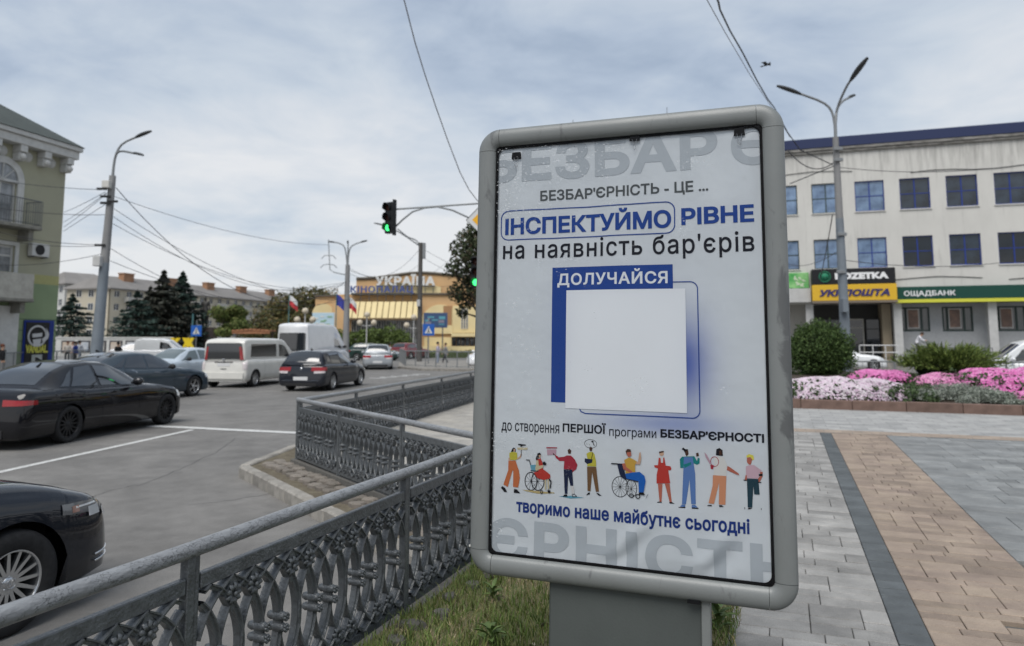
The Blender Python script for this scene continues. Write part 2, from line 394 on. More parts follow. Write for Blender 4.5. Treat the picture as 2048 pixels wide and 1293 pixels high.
# kerb stones along the plaza edge
def kerb_run(parent, pts, top, seg=0.62, w=.15):
    for (a, b) in zip(pts[:-1], pts[1:]):
        A = W(*a); B = W(*b); d = B-A; n = max(1, round(d.length/seg)); rz = atan2(d.y, d.x); L_ = d.length/n
        key = ('kerb', round(L_, 2))
        if key not in TXT:
            m_ = MB(); m_.box(0.004, L_-.004, 0, w, ROAD-.05-top, 0, bev=.018); TXT[key] = m_.mesh('kerb_stone', M_KERB)
        for i in range(n):
            link('kerb_stone', TXT[key], parent, A + d*(i/n) + Vector((0, 0, top + random.uniform(-.006, .004))), (random.uniform(-.01, .01), 0, rz + random.uniform(-.008, .008)))
kb = link('kerb', None, kind='structure')
kerb_run(kb, [(-2.36+.0, 1.0), KC], -.10); kerb_run(kb, [KC, KTIP, KA, (KA[0]+dfu*14, KA[1]+dfv*14)], -.10)
# rough cobbled strip between kerb and railing
M_COB = mat('cobble', (0.20, 0.175, 0.155), rough=0.95, c2=(0.135, 0.125, 0.105), noise_scale=9, bump=.8, bump_scale=35, obj_rand=.22, detail=7)
ck = link('cobble_pavement', None, kind='structure')
cobm = []
for k in range(6):
    bm = bmesh.new(); n = random.choice((5, 6, 7)); ring = []
    for i in range(n): q = 2*pi*i/n + random.uniform(-.2, .2); ring.append((cos(q)*.105*random.uniform(.85, 1.1), sin(q)*.085*random.uniform(.85, 1.1)))
    m_ = MB(); vs = [(x, y, -.05) for x, y in ring] + [(x, y, .0) for x, y in ring] + [(x*.82, y*.82, .014) for x, y in ring] + [(0, 0, .017)]
    fs = [(i, (i+1) % n, n+(i+1) % n, n+i) for i in range(n)] + [(n+i, n+(i+1) % n, 2*n+(i+1) % n, 2*n+i) for i in range(n)] + [(2*n+i, 2*n+(i+1) % n, 3*n) for i in range(n)]
    m_.add(vs, fs); cobm.append(m_.mesh('cobble', M_COB)); bm.free()
dk = Vector((KTIP[0]-KC[0], KTIP[1]-KC[1])); lk = dk.length; dk /= lk; nk = Vector((-dk.y, dk.x)) * (-1 if (-dk.y*0 + dk.x) < 0 else 1)
if nk.y < 0: nk = -nk
ncob = 0; RU_ = -2.2
for i in range(int(lk/.205)+1):
    for j in range(7):
        p = Vector(KC) + dk*(i*.205 + (j % 2)*.1) + nk*(.24 + j*.165)
        mdl = (p.y - CORN[1])*(RU_-CORN[0]) - (p.x-CORN[0])*(5.75-CORN[1])
        if ncob < 295 and p.x < -2.36 and mdl < -.1 and p.x > KTIP[0]-.3:
            link('cobble', random.choice(cobm), ck, W(p.x + random.uniform(-.02, .02), p.y + random.uniform(-.02, .02), -.085 + random.uniform(-.012, .008)), (0, 0, random.uniform(-.3, .3) + atan2(dk.y, dk.x))); ncob += 1
# ---- paving
PAVM = {}
def paver(zone, m, nm, u0, u1, v0, v1, top=0.0):
    du, dv = round(u1-u0, 3), round(v1-v0, 3); key = (m.name, du, dv)
    if key not in PAVM:
        k = MB(); k.box(.0022, du-.0022, .0032, dv-.0032, -.045, 0, bev=.0042); PAVM[key] = k.mesh(nm, m)
    o = link(nm, PAVM[key], zone, W(u0, v0, top + random.uniform(-.0028, .0012)), (0, 0, -GA))
    return o
def seen(u, v, mg=40):
    p = W(u, v, 0); y = p.y
    if y < .5: return False
    d = p.y*cos(TH) + (-EYE)*sin(TH); px = 1024 + F*p.x/d; py = PY - F*(-p.y*sin(TH) - EYE*cos(TH))/d
    return -mg < px < 2048+mg and py < 1293+mg*3
def ashlar(zone, m, nm, u0, u1, v0, v1, rows, lens, far_mb=None, lim=300):
    cells = []; v = v0
    while v < v1 - .03:
        h = min(random.choice(rows), v1-v)
        if v1 - v - h < .08: h = v1 - v
        u = u0
        while u < u1 - .01:
            l = random.choice(lens)
            if u1 - u - l < min(lens)*.6: l = u1 - u
            if seen(u+l/2, v+h/2): cells.append((u, u+l, v, v+h))
            u += l
        v += h
    cells.sort(key=lambda c: (c[2]+c[3]))
    for c in cells[:lim]: paver(zone, m, nm, *c)
    if cells[lim:]:
        k = MB()
        for c in cells[lim:]:
            k.box(c[0]+.002, c[1]-.002, c[2]+.002, c[3]-.002, -.04, random.uniform(-.0015, .001))
        k.build('far_slabs', m, zone, (0, 0, 0), (0, 0, -GA), kind='stuff')
U_D0, U_D1, U_T1 = .52, .70, 1.56
VC0, VC1 = 14.0, 14.5
z1 = link('light_grey_paving', None, kind='structure'); ashlar(z1, M_SLAB, 'paving_slab', -.36, U_D0, 3.0, VC0, (.12, .16, .21), (.22, .29, .44))
z2 = link('dark_brick_band', None, kind='structure'); ashlar(z2, M_DARK, 'brick', U_D0, U_D1, 3.0, VC0, (.16,), (.18,))
z3 = link('tan_paving_band', None, kind='structure'); ashlar(z3, M_TAN, 'tan_slab', U_D1, U_T1, 3.0, VC0, (.11, .15, .2), (.172, .215, .2867, .344))
z4 = link('blue_grey_paving', None, kind='structure'); ashlar(z4, M_GSLAB, 'paving_slab', U_T1, 6.4, 4.4, VC0, (.26, .2, .3), (.3, .45, .6))
# far paving: too foreshortened to tell slab from slab, joints in the material
def slab_material(name, ca, cb, sx, sy):
    m = bpy.data.materials.new(name); m.use_nodes = True; nt = m.node_tree; N = nt.nodes; L = nt.links; b = N['Principled BSDF']; b.inputs['Roughness'].default_value = .85
    t = N.new('ShaderNodeTexCoord'); br = N.new('ShaderNodeTexBrick'); L.new(t.outputs['Object'], br.inputs[0])
    br.inputs['Color1'].default_value = (*ca, 1); br.inputs['Color2'].default_value = (*cb, 1); br.inputs['Mortar'].default_value = (.13, .13, .12, 1)
    br.inputs['Scale'].default_value = 1; br.inputs['Brick Width'].default_value = sx; br.inputs['Row Height'].default_value = sy; br.inputs['Mortar Size'].default_value = .004; br.inputs['Bias'].default_value = 0
    n = N.new('ShaderNodeTexNoise'); n.inputs['Scale'].default_value = 3; n.inputs['Detail'].default_value = 7; L.new(t.outputs['Object'], n.inputs[0])
    mr = N.new('ShaderNodeMapRange'); mr.inputs[1].default_value = .3; mr.inputs[2].default_value = .7; mr.inputs[3].default_value = .8; mr.inputs[4].default_value = 1.12; L.new(n.outputs[0], mr.inputs[0])
    hs = N.new('ShaderNodeHueSaturation'); L.new(br.outputs[0], hs.inputs['Color']); L.new(mr.outputs[0], hs.inputs['Value']); L.new(hs.outputs[0], b.inputs['Base Color'])
    return m
M_FAR = slab_material('far_light_slabs', (.36, .355, .34), (.27, .27, .262), .45, .3)
M_FART = slab_material('far_tan_slabs', (.33, .265, .205), (.27, .215, .17), .3, .2)
def sheet(name, m, u0, u1, v0, v1, z, kind='structure'):
    k = MB(); k.poly([(u0, v0, 0), (u1, v0, 0), (u1, v1, 0), (u0, v1, 0)]); return k.build(name, m, None, (0, 0, z), (0, 0, -GA), kind=kind)
sheet('tan_cross_band', M_FART, -2.3, 14, VC0, VC1, 0.0)
sheet('far_plaza_paving', M_FAR, -2.3, 16, VC1, 18.6, 0.0)
sheet('far_plaza_paving', M_FAR, 6.4, 14, 6.0, VC0, 0.0)
# paved corner seen between the railings
pf = [CORN, (-2.3, 6.0), (-2.3, 18.6), (CORN[0]+dfu*13, CORN[1]+dfv*13)]
k = MB(); k.poly([(u, v, 0) for u, v in pf]); k.build('corner_paving', slab_material('corner_slabs', (.38, .355, .31), (.30, .285, .26), .45, .22), None, (0, 0, -.004), (0, 0, -GA), kind='structure')
# ---- road markings
def strip(name, pts, w, z=ROAD+.004):
    k = MB(); P = [Vector((p.x, p.y, 0)) for p in pts]; L_ = []; R_ = []
    for i, p in enumerate(P):
        t = (P[min(i+1, len(P)-1)] - P[max(i-1, 0)]).normalized(); n = Vector((-t.y, t.x, 0)) * w/2
        L_.append((p+n).xy[:] + (z,)); R_.append((p-n).xy[:] + (z,))
    n = len(P); k.add(L_+R_, [(i, n+i, n+i+1, i+1) for i in range(n-1)]); return k.build(name, M_PAINT, kind='structure')
a = gnd(-60, 958, ROAD); b = gnd(385, 860, ROAD); strip('lane_line', [a, b], .13)
strip('stop_line', [gnd(300, 853, ROAD), gnd(372, 856, ROAD), gnd(470, 861, ROAD), gnd(620, 868, ROAD)], .26, ROAD+.008)
for i in range(5):
    y = 748 - i*5
    a = gnd(800 + i*12, 760 - i*7, ROAD); strip('crossing_stripe', [gnd(738+i*22, 757-i*2, ROAD), gnd(772+i*22, 757-i*2, ROAD)], .35)
M_CRACK = mat('bitumen_seam', (0.05, 0.05, 0.05), rough=.6)
for pts in ([(150, 1010), (210, 985), (290, 968), (360, 940), (430, 905), (480, 870)], [(380, 1010), (470, 1000), (560, 985)]):
    P = []
    for (x, y), (x2, y2) in zip(pts[:-1], pts[1:]):
        for t in range(6): P.append(gnd(x+(x2-x)*t/6 + random.uniform(-3, 3), y+(y2-y)*t/6 + random.uniform(-2, 2), ROAD))
    o = strip('asphalt_crack', P, .007); o.data.materials[0] = M_CRACK
# ---- grass patch round the advertising column
GU0, GU1, GV0, GV1 = -2.13, -.36, 1.4, 5.9
def gz(u, v): return .012 + .03*noise.noise(Vector((u*1.3, v*1.3, 0))) + .012*noise.noise(Vector((u*5, v*5, 3))) + (.03 if u < -.6 else .0)
k = MB(); k.grid(lambda a, b: W(GU0+(GU1-GU0)*a, GV0+(GV1-GV0)*b, gz(GU0+(GU1-GU0)*a, GV0+(GV1-GV0)*b)), 40, 80)
M_TURF = mat('dry_turf', (0.15, 0.125, 0.08), rough=1, c2=(0.10, 0.115, 0.045), noise_scale=5, bump=.9, bump_scale=60, detail=8)
k.build('verge_soil', M_TURF, kind='structure')
def blades(name, pts, hmin, hmax, wid, cols, lean=.5, label=None, mname='grass_blades', kind='stuff', seg=2):
    rng = np.random.default_rng(5); n = len(pts); P = np.array(pts, dtype=float); V = []; Fc = []; C = []
    h = rng.uniform(hmin, hmax, n); q = rng.uniform(0, 2*pi, n); ln = rng.uniform(.1, lean, n)*h; q2 = rng.uniform(0, 2*pi, n)
    ax = np.stack([np.cos(q), np.sin(q), np.zeros(n)], 1)*(wid/2); dr = np.stack([np.cos(q2), np.sin(q2), np.zeros(n)], 1)
    up = np.array([0, 0, 1.0])
    a = P-ax; b = P+ax; m1 = P + dr*(ln*.3)[:, None] + up*(h*.55)[:, None]; c1 = m1-ax*.7; c2 = m1+ax*.7; t = P + dr*ln[:, None] + up*(h*rng.uniform(.75, 1, n))[:, None]
    V = np.stack([a, b, c2, c1, t], 1).reshape(-1, 3); base = np.arange(n)*5
    me = bpy.data.meshes.new(name); me.vertices.add(len(V)); me.vertices.foreach_set('co', V.ravel())
    li = np.stack([base, base+1, base+2, base+3, base+3, base+2, base+4], 1).ravel(); me.loops.add(len(li)); me.loops.foreach_set('vertex_index', li)
    me.polygons.add(2*n); st = np.stack([np.arange(n)*7, np.arange(n)*7+4], 1).ravel(); me.polygons.foreach_set('loop_start', st)
    ci = rng.integers(0, len(cols), n); cc = np.array(cols)[ci]*rng.uniform(.7, 1.25, n)[:, None]
    ca = me.color_attributes.new('tint', 'FLOAT_COLOR', 'CORNER'); arr = np.ones((n, 7, 4), dtype=np.float32); arr[:, :, :3] = cc[:, None, :]; ca.data.foreach_set('color', arr.ravel())
    me.materials.append(attr_mat('foliage_tint', .65)); me.update(calc_edges=True); me.validate()
    return link(name, me, None, label=label, kind=kind)
rng = random.Random(3); pts_g = []; pts_d = []
while len(pts_g) < 15000:
    u, v = rng.uniform(GU0, GU1+.05), rng.uniform(GV0+1.0, GV1)
    d = noise.noise(Vector((u*1.7+4, v*1.7, 7)))
    g = .45 + d*1.3 + (.25 if v < 3.6 else 0) + (.3 if u < -1.8 else 0)
    if rng.random() < g: p = W(u, v, gz(u, v)-.005); pts_g.append(tuple(p))
    elif rng.random() < .95: p = W(u, v, gz(u, v)-.005); pts_d.append(tuple(p))
blades('green_grass', pts_g, .025, .105, .006, [(.10, .15, .035), (.075, .125, .03), (.13, .165, .05), (.16, .17, .06)], .9, 'green grass growing in the verge below the advertising board')
blades('dry_grass', pts_d, .012, .05, .004, [(.34, .27, .15), (.26, .20, .11), (.38, .31, .2)], 1.6, 'dry yellow grass lying in the verge below the advertising board')
ed = []
for i in range(700):
    u, v = rng.uniform(-.62, -.30), rng.uniform(3.2, 4.75)
    if rng.random() < .5: ed.append(tuple(W(u, v, .0)))
blades('verge_edge_grass', ed, .03, .09, .006, [(.12, .17, .045), (.25, .21, .1)], .9, 'short grass at the foot of the grey pedestal beside the slabs')
# broad leaved weeds, tall stalks, dry leaves
def leaf_mesh(nm, m, l, w, curl=.25):
    k = MB(); vs = []; n = 5
    for i in range(n+1):
        t = i/n; ww = w*sin(pi*min(1, t*.92+.04))**.8; z = curl*l*(t-t*t)*1.6 
        for s_ in (-1, 0, 1): vs.append((l*t, s_*ww/2, z + abs(s_)*ww*.25))
    k.add(vs, [(i*3+j, (i+1)*3+j, (i+1)*3+j+1, i*3+j+1) for i in range(n) for j in range(2)], 0, True); return k.mesh(nm, m)
M_LEAF = mat('weed_leaf', (0.11, 0.165, 0.05), rough=.6, noise_amt=.3, noise_scale=20, obj_rand=.3)
M_DRY = mat('dry_leaf', (0.36, 0.34, 0.28), rough=.9, c2=(0.22, 0.19, 0.14), noise_scale=14, obj_rand=.3)
lm = leaf_mesh('leaf', M_LEAF, .085, .03)
def weed(u, v, n, sc_, label):
    t = thing('weed_plant', W(u, v, gz(u, v) if u < GU1 else 0), 0, label, 'weed', 'broad leaved weeds in the verge')
    for i in range(n):
        o = link('leaf', lm, t, (0, 0, .005 + i*.006*sc_), (random.uniform(-.3, .3), -random.uniform(.1, .9), 2.4*i)); o.scale = [sc_*random.uniform(.7, 1.2)]*3
weed(-.41, 4.42, 16, 1.25, 'bushy green weed at the right foot of the grey pedestal')
weed(-1.75, 4.35, 12, 1.0, 'green weed between the first iron railing and the pedestal, nearest the railing')
weed(-1.25, 4.85, 10, .8, 'small green weed in the dry grass under the lower left board corner')
weed(-1.5, 3.7, 12, 1.1, 'green weed at the bottom edge of the verge by the railing post')
dl = leaf_mesh('dry_leaf', M_DRY, .09, .05, .5)
tdl = link('fallen_leaves', None, label='curled dry leaves heaped against the left side of the grey pedestal', cat='leaves') 
for i in range(70):
    r_ = abs(random.gauss(0, .16)); u = -1.02 - abs(random.gauss(0, .14)); v = 4.15 + random.gauss(0, .3)
    if u < -2.0: continue
    o = link('dry_leaf', dl, tdl, W(u, v, gz(u, v) + random.uniform(.0, .05)), (random.uniform(-1.2, 1.2), random.uniform(-1, 1), random.uniform(0, 6.3))); o.scale = [random.uniform(.5, 1.15)]*3
k = MB(); p0 = W(-2.02, 4.62, gz(-2.0, 4.6)); k.tube([p0, p0+Vector((.008, 0, .12)), p0+Vector((-.005, 0, .23))], .0022, 5)
st = k.build('seed_stalk', M_LEAF, None, label='thin stalk with a white flower head standing before the railing', cat='flower')
k = MB(); k.sphere(p0+Vector((-.005, 0, .235)), .011, 8); k.build('flower_head', mat('white_petal', (.7, .7, .66)), st)
# flat stones along the railing foot
M_STONE = mat('edge_stone', (0.10, 0.096, 0.085), rough=.95, noise_amt=.35, noise_scale=9, bump=.8, bump_scale=30, obj_rand=.2, detail=7)
for i, v in enumerate((3.55, 3.78, 4.02, 4.3, 4.55, 4.78, 5.0)):
    t = MB(); n = 7; rr = [random.uniform(.04, .085) for _ in range(n)]
    vs = [(cos(2*pi*j/n)*rr[j]*.8, sin(2*pi*j/n)*rr[j]*1.2, 0) for j in range(n)]; vs += [(x*.85, y*.85, .03) for x, y, z in vs]
    t.add(vs, [(j, (j+1) % n, n+(j+1) % n, n+j) for j in range(n)] + [tuple(range(n, 2*n))])
    t.build('edge_stone', M_STONE, None, W(-2.0+random.uniform(-.04, .05), v, gz(-2, v)), (0, 0, random.uniform(0, 3)), label='flat grey stone, %s from the bottom edge of the row along the first railing foot' % ('first', 'second', 'third', 'fourth', 'fifth', 'sixth', 'seventh')[i], cat='stone', group='stones along the railing foot')
# ================================================================ RAILINGS
M_IRON = mat('grey_iron_paint', (0.088, 0.096, 0.102), rough=0.32, noise_amt=0.35, noise_scale=22, bump=0.5, bump_scale=75, spec=.6, detail=6, rough_var=.15)
M_PIPE = mat('flaking_silver_paint', (0.24, 0.25, 0.26), rough=0.32, c2=(0.19, 0.197, 0.205), noise_scale=16, bump=0.7, bump_scale=55, detail=8, stretch=(.5, 1, 1), rough_var=.12)
def cracks(m, dark=(.035, .038, .042), scale=62, width=.05, amt=.56):
    nt = m.node_tree; N = nt.nodes; L = nt.links; b = N['Principled BSDF']; s = b.inputs['Base Color'].links[0].from_socket
    t = N.new('ShaderNodeTexCoord'); mp = N.new('ShaderNodeMapping'); mp.inputs['Scale'].default_value = (.55, 1, 1); L.new(t.outputs['Object'], mp.inputs[0])
    nd = N.new('ShaderNodeTexNoise'); nd.inputs['Scale'].default_value = 30; L.new(mp.outputs[0], nd.inputs[0])
    av = N.new('ShaderNodeMixRGB'); av.inputs[0].default_value = .06; L.new(mp.outputs[0], av.inputs[1]); L.new(nd.outputs[1], av.inputs[2])
    v = N.new('ShaderNodeTexVoronoi'); v.feature = 'DISTANCE_TO_EDGE'; v.inputs['Scale'].default_value = scale; L.new(av.outputs[0], v.inputs['Vector'])
    c1 = N.new('ShaderNodeMath'); c1.operation = 'LESS_THAN'; c1.inputs[1].default_value = width; L.new(v.outputs[0], c1.inputs[0])
    n = N.new('ShaderNodeTexNoise'); n.inputs['Scale'].default_value = 13; n.inputs['Detail'].default_value = 4; L.new(t.outputs['Object'], n.inputs[0])
    c2 = N.new('ShaderNodeMath'); c2.operation = 'GREATER_THAN'; c2.inputs[1].default_value = amt; L.new(n.outputs[0], c2.inputs[0])
    mu = N.new('ShaderNodeMath'); mu.operation = 'MULTIPLY'; L.new(c1.outputs[0], mu.inputs[0]); L.new(c2.outputs[0], mu.inputs[1])
    mx = N.new('ShaderNodeMixRGB'); L.new(mu.outputs[0], mx.inputs[0]); L.new(s, mx.inputs[1]); mx.inputs[2].default_value = (*dark, 1); L.new(mx.outputs[0], b.inputs['Base Color'])
cracks(M_PIPE, dark=(.11, .115, .12), scale=60, width=.045, amt=.47)
OS = .1285; OA = 1.5*OS; OB = .292; OZC = .372
def arc_pts(sgn, lo, hi, n=22):
    R = (OA*OA + OB*OB)/(2*OA); cx = OA-R; am = math.asin(OB/R); P = []
    for i in range(n+1):
        a = -am + 2*am*i/n; x = sgn*(cx + R*cos(a)); z = R*sin(a)
        if lo <= x <= hi: P.append((x, z, sgn*cos(a), sin(a)))
    return P
PROF = [(-.010, -.014), (.000, -.015), (.003, -.025), (.009, -.025), (.010, .020), (-.010, .020)]
def oval_mesh(lo, hi, yo):
    k = MB()
    for sgn in (-1, 1):
        P = arc_pts(sgn, lo, hi)
        # split where clipping made a gap
        runs = []; cur = []
        for p in P:
            if cur and abs(p[1]-cur[-1][1]) > .06: runs.append(cur); cur = []
            cur.append(p)
        if cur: runs.append(cur)
        for R_ in runs:
            if len(R_) < 2: continue
            vs = []
            for (x, z, nx, nz) in R_:
                for (r, y) in PROF: vs.append((x + nx*r, y + yo, OZC + z + nz*r))
            m = len(PROF); k.add(vs, [(i*m+j, (i+1)*m+j, (i+1)*m+(j+1) % m, i*m+(j+1) % m) for i in range(len(R_)-1) for j in range(m)], 0, False)
    return k.mesh('pointed_oval', M_IRON, True)
def rosette_mesh():
    k = MB(); 
    d = .052; k.prism([(0, d*1.25), (d*.8, 0), (0, -d*1.25), (-d*.8, 0)], -.014, .012)
    k.sphere((0, -.026, 0), .009, 8, sc_=(1, .7, 1))
    for i in range(9):
        q = 2*pi*i/9; c, s = cos(q), sin(q); k_ = .031
        vs = []
        for (r, w, y) in ((.008, .003, -.018), (.02, .0085, -.027), (k_, .0075, -.026), (k_+.006, .001, -.016)):
            vs += [(r*c - w*s, y+.006, r*s + w*c), (r*c, y, r*s), (r*c + w*s, y+.006, r*s - w*c)]
        k.add(vs, [(a*3+j, a*3+j+1, (a+1)*3+j+1, (a+1)*3+j) for a in range(3) for j in range(2)], 0, True)
    k.v = [(a*1.22, b*1.3, c*1.22) for a, b, c in k.v]; return k.mesh('rosette', M_IRON, True)
def knot_mesh():
    k = MB()
    for z in (-.021, .021):
        k.lathe([(0, .045), (.013, .043), (.018, .03), (.015, .018), (.019, .006), (.0185, -.02), (.014, -.034), (0, -.035)], 10, 'y', M=T3((0, 0, z)))
        for i in range(6):
            q = 2*pi*i/6+.3; k.sphere((.011*cos(q), -.038, z+.011*sin(q)), .0075, 6)
        k.sphere((0, -.042, z), .006, 6)
    k.v = [(a*1.15, b*1.2, c*1.15) for a, b, c in k.v]; return k.mesh('knot', M_IRON, True)
ROS, KNOT = rosette_mesh(), knot_mesh(); OVM = {}
def post_mesh(h):
    k = MB(); k.box(-.034, .006, -.02, .022, 0, h-.05, bev=.003); k.tube([(.024, 0, 0), (.024, 0, h-.05)], .016, 10); return k.mesh('post', M_IRON)
POSTM = post_mesh(.86)
def railing(name, P0, P1, s_posts, label, detail=True, z0=0.0, pipe_ends=(0, 0)):
    """s_posts: distances along the run at which posts stand"""
    d = P1-P0; L_ = d.length; rz = atan2(d.y, d.x)
    t = thing(name, (P0.x, P0.y, z0), rz, label, 'railing', 'grey cast iron railings round the plaza corner')
    k = MB(); k.tube([(-pipe_ends[0] + (L_+sum(pipe_ends))*i/12, .002*sin(i*2.1), .828 + .002*cos(i*1.7)) for i in range(13)], .0315, 16); k.build('handrail', M_PIPE, t)
    for s in s_posts: link('post', POSTM, t, (s, 0, 0))
    for a, b in zip(s_posts[:-1], s_posts[1:]):
        x0, x1 = a+.042, b-.036; w = x1-x0
        k = MB(); k.box(x0, x1, -.016, .016, .668, .728, bev=.004); k.build('top_bar', M_IRON, t)
        k = MB(); k.box(x0, x1, -.016, .016, .035, .082, bev=.004); k.build('bottom_bar', M_IRON, t)
        n = int(w/OS); off = (w - n*OS)/2
        for i in range(-1, n+2):
            c = off + i*OS
            lo, hi = max(-OA-.02, -c), min(OA+.02, w-c)
            yo = (i % 3 - 1)*.0017
            key = (round(lo, 2), round(hi, 2), i % 3)
            if key not in OVM: OVM[key] = oval_mesh(round(lo, 2), round(hi, 2), yo)
            if len(OVM[key].vertices) > 20: link('pointed_oval', OVM[key], t, (x0+c, 0, 0))
            if i % 3 and .03 < c < w-.03:
                link('rosette', ROS, t, (x0+c, 0, OZC+OB-.068)); link('rosette', ROS, t, (x0+c, 0, OZC-OB+.068))
            kx = c + 1.5*OS
            if i % 3 and .02 < kx < w-.02: link('knot', KNOT, t, (x0+kx, 0, OZC))
    return t
RU = -2.20
def npos(px):   # run position of a post seen at px on the near railing line (u = RU)
    k_ = (px-1024)/F/cos(TH)*1.0
    # X/Y = k with X = RU cos + v sin, Y = -RU sin + v cos
    v = RU*(cos(GA) + k_*sin(GA))/(k_*cos(GA) - sin(GA)); return v
v_p1, v_p2 = 2.31 + .0, 4.03
NP0 = W(RU, v_p1-1.72*1, 0); NPE = W(RU, v_p1+1.72*2, 0)
railing('iron_railing', NP0, NPE, [0, 1.72, 3.44, 5.16], 'nearest iron railing, running from the lower left corner to the advertising board', pipe_ends=(1.2, .02))
C0 = W(*CORN); C1 = W(RU, v_p1+1.72*2, 0); Lm = (C1-C0).length
railing('iron_railing', C0, C1, [0.03, Lm*.3, Lm*.63, Lm-.05], 'middle iron railing, seen over the first one, coming from the corner post towards the board', z0=-.045)
F0 = Vector((-3.01, 10.35, 0)); F1 = F0 + Vector((fd[0], fd[1], 0))*14
railing('iron_railing', F0, F1, [0.08, 1.9, 4.0, 6.35, 8.7, 11.0, 13.9], 'farthest iron railing, running away from the corner post along the road', z0=-.06)
# ================================================================ ADVERTISING BOARD
PW, PH = 1.16, 1.8036
BB = thing('advertising_board', (0, 0, 0), 0, 'tall white and blue poster in a rounded grey frame on one broad pedestal', 'billboard')
yaw, lean, roll = radians(-20.10), radians(1.63), radians(-0.41)
BB.rotation_mode = 'YXZ'; BB.rotation_euler = (-lean, -roll, yaw)
Rm = Matrix.Rotation(yaw, 3, 'Z') @ Matrix.Rotation(-lean, 3, 'X') @ Matrix.Rotation(-roll, 3, 'Y')
Z0 = 0.7231
BB.location = Vector((-0.0953, 3.2624, 0.7231)) - Rm @ Vector((-PW/2, 0, Z0))
M_FRAME = mat('frame_grey', (0.165, 0.175, 0.172), rough=0.38, noise_amt=.10, noise_scale=3, bump=.06, bump_scale=150, spec=.5, detail=7, rough_var=.1)
def grime(m):
    nt = m.node_tree; N = nt.nodes; L = nt.links; b = N['Principled BSDF']; s = b.inputs['Base Color'].links[0].from_socket
    t = N.new('ShaderNodeTexCoord'); mp = N.new('ShaderNodeMapping'); mp.inputs['Scale'].default_value = (7, 7, 2.4); L.new(t.outputs['Object'], mp.inputs[0])
    n = N.new('ShaderNodeTexNoise'); n.inputs['Scale'].default_value = 1.6; n.inputs['Detail'].default_value = 9; n.inputs['Roughness'].default_value = .7; n.inputs['Distortion'].default_value = .8; L.new(mp.outputs[0], n.inputs[0])
    sp = N.new('ShaderNodeSeparateXYZ'); L.new(t.outputs['Object'], sp.inputs[0])
    # worn band on the outer right member, between knee and shoulder height
    mx = N.new('ShaderNodeMapRange'); mx.inputs[1].default_value = .615; mx.inputs[2].default_value = .65; L.new(sp.outputs[0], mx.inputs[0])
    a = N.new('ShaderNodeMapRange'); a.inputs[1].default_value = 1.10; a.inputs[2].default_value = 1.3; L.new(sp.outputs[2], a.inputs[0])
    c = N.new('ShaderNodeMapRange'); c.inputs[1].default_value = 1.98; c.inputs[2].default_value = 1.8; L.new(sp.outputs[2], c.inputs[0])
    mu = N.new('ShaderNodeMath'); mu.operation = 'MULTIPLY'; L.new(a.outputs[0], mu.inputs[0]); L.new(c.outputs[0], mu.inputs[1])
    mu2 = N.new('ShaderNodeMath'); mu2.operation = 'MULTIPLY'; L.new(mu.outputs[0], mu2.inputs[0]); L.new(mx.outputs[0], mu2.inputs[1])
    g = N.new('ShaderNodeMath'); g.operation = 'MULTIPLY_ADD'; L.new(mu2.outputs[0], g.inputs[0]); g.inputs[1].default_value = .22; L.new(n.outputs[0], g.inputs[2])
    th = N.new('ShaderNodeMapRange'); th.inputs[1].default_value = .585; th.inputs[2].default_value = .70; th.inputs[4].default_value = .85; L.new(g.outputs[0], th.inputs[0])
    mix = N.new('ShaderNodeMixRGB'); L.new(th.outputs[0], mix.inputs[0]); L.new(s, mix.inputs[1]); mix.inputs[2].default_value = (.075, .078, .08, 1); L.new(mix.outputs[0], b.inputs['Base Color'])
grime(M_FRAME)
M_GASKET = mat('black_rubber', (0.008, 0.008, 0.009), rough=.6, spec=.1)
M_PED = mat('pedestal_paint', (0.075, 0.084, 0.081), rough=.5, noise_amt=.10, noise_scale=2.5, bump=.05, bump_scale=90, detail=7)
FW = .088
def wprof():   # frame section: (outward r, local y); front bulges, back flat
    P = [(0.004, .002), (0.004, -.010)]
    for i in range(9):
        a = pi*.96 - (pi*.96)*i/8
        P.append((.046 + .042*cos(a), -.012 - .024*sin(a)))
    P += [(.088, .05), (.088, .13), (.075, .165), (.05, .185), (.01, .19)]
    return P
WP = wprof()
def member(nm, p0, p1, outv):
    """straight frame member from p0 to p1 (x,z), outv = outward direction"""
    k = MB(); vs = []
    for (x, z) in (p0, p1):
        for (r, y) in WP: vs.append((x + outv[0]*r, y, z + outv[1]*r))
    m = len(WP); k.add(vs, [(j, j+1, m+j+1, m+j) for j in range(m-1)], 0, True); return k.build(nm, M_FRAME, BB, fixn=True)
R0 = .016   # inner corner radius offset
x0, x1, zb, zt = -PW/2, PW/2, Z0, Z0+PH; g = .0016
member('frame_side', (x0, zb+R0+g), (x0, zt-R0-g), (-1, 0)); member('frame_side', (x1, zb+R0+g), (x1, zt-R0-g), (1, 0))
member('frame_rail', (x0+R0+g, zt), (x1-R0-g, zt), (0, 1)); member('frame_rail', (x0+R0+g, zb), (x1-R0-g, zb), (0, -1))
for (cx, cz, a0) in ((x0+R0, zt-R0, pi/2), (x1-R0, zt-R0, 0), (x0+R0, zb+R0, pi), (x1-R0, zb+R0, 3*pi/2)):
    k = MB(); vs = []; n = 10
    for i in range(n+1):
        a = a0 + (pi/2)*i/n
        for (r, y) in WP:
            vs.append((cx + cos(a)*(R0+r), y, cz + sin(a)*(R0+r)))
    m = len(WP); k.add(vs, [(i*m+j, i*m+j+1, (i+1)*m+j+1, (i+1)*m+j) for i in range(n) for j in range(m-1)], 0, True); k.build('frame_corner', M_FRAME, BB, fixn=True)
k = MB(); k.box(x0-.003, x1+.003, .03, .17, zb-.003, zt+.003); k.build('cabinet', mat('cabinet_dark', (.03, .03, .032), rough=.6), BB)
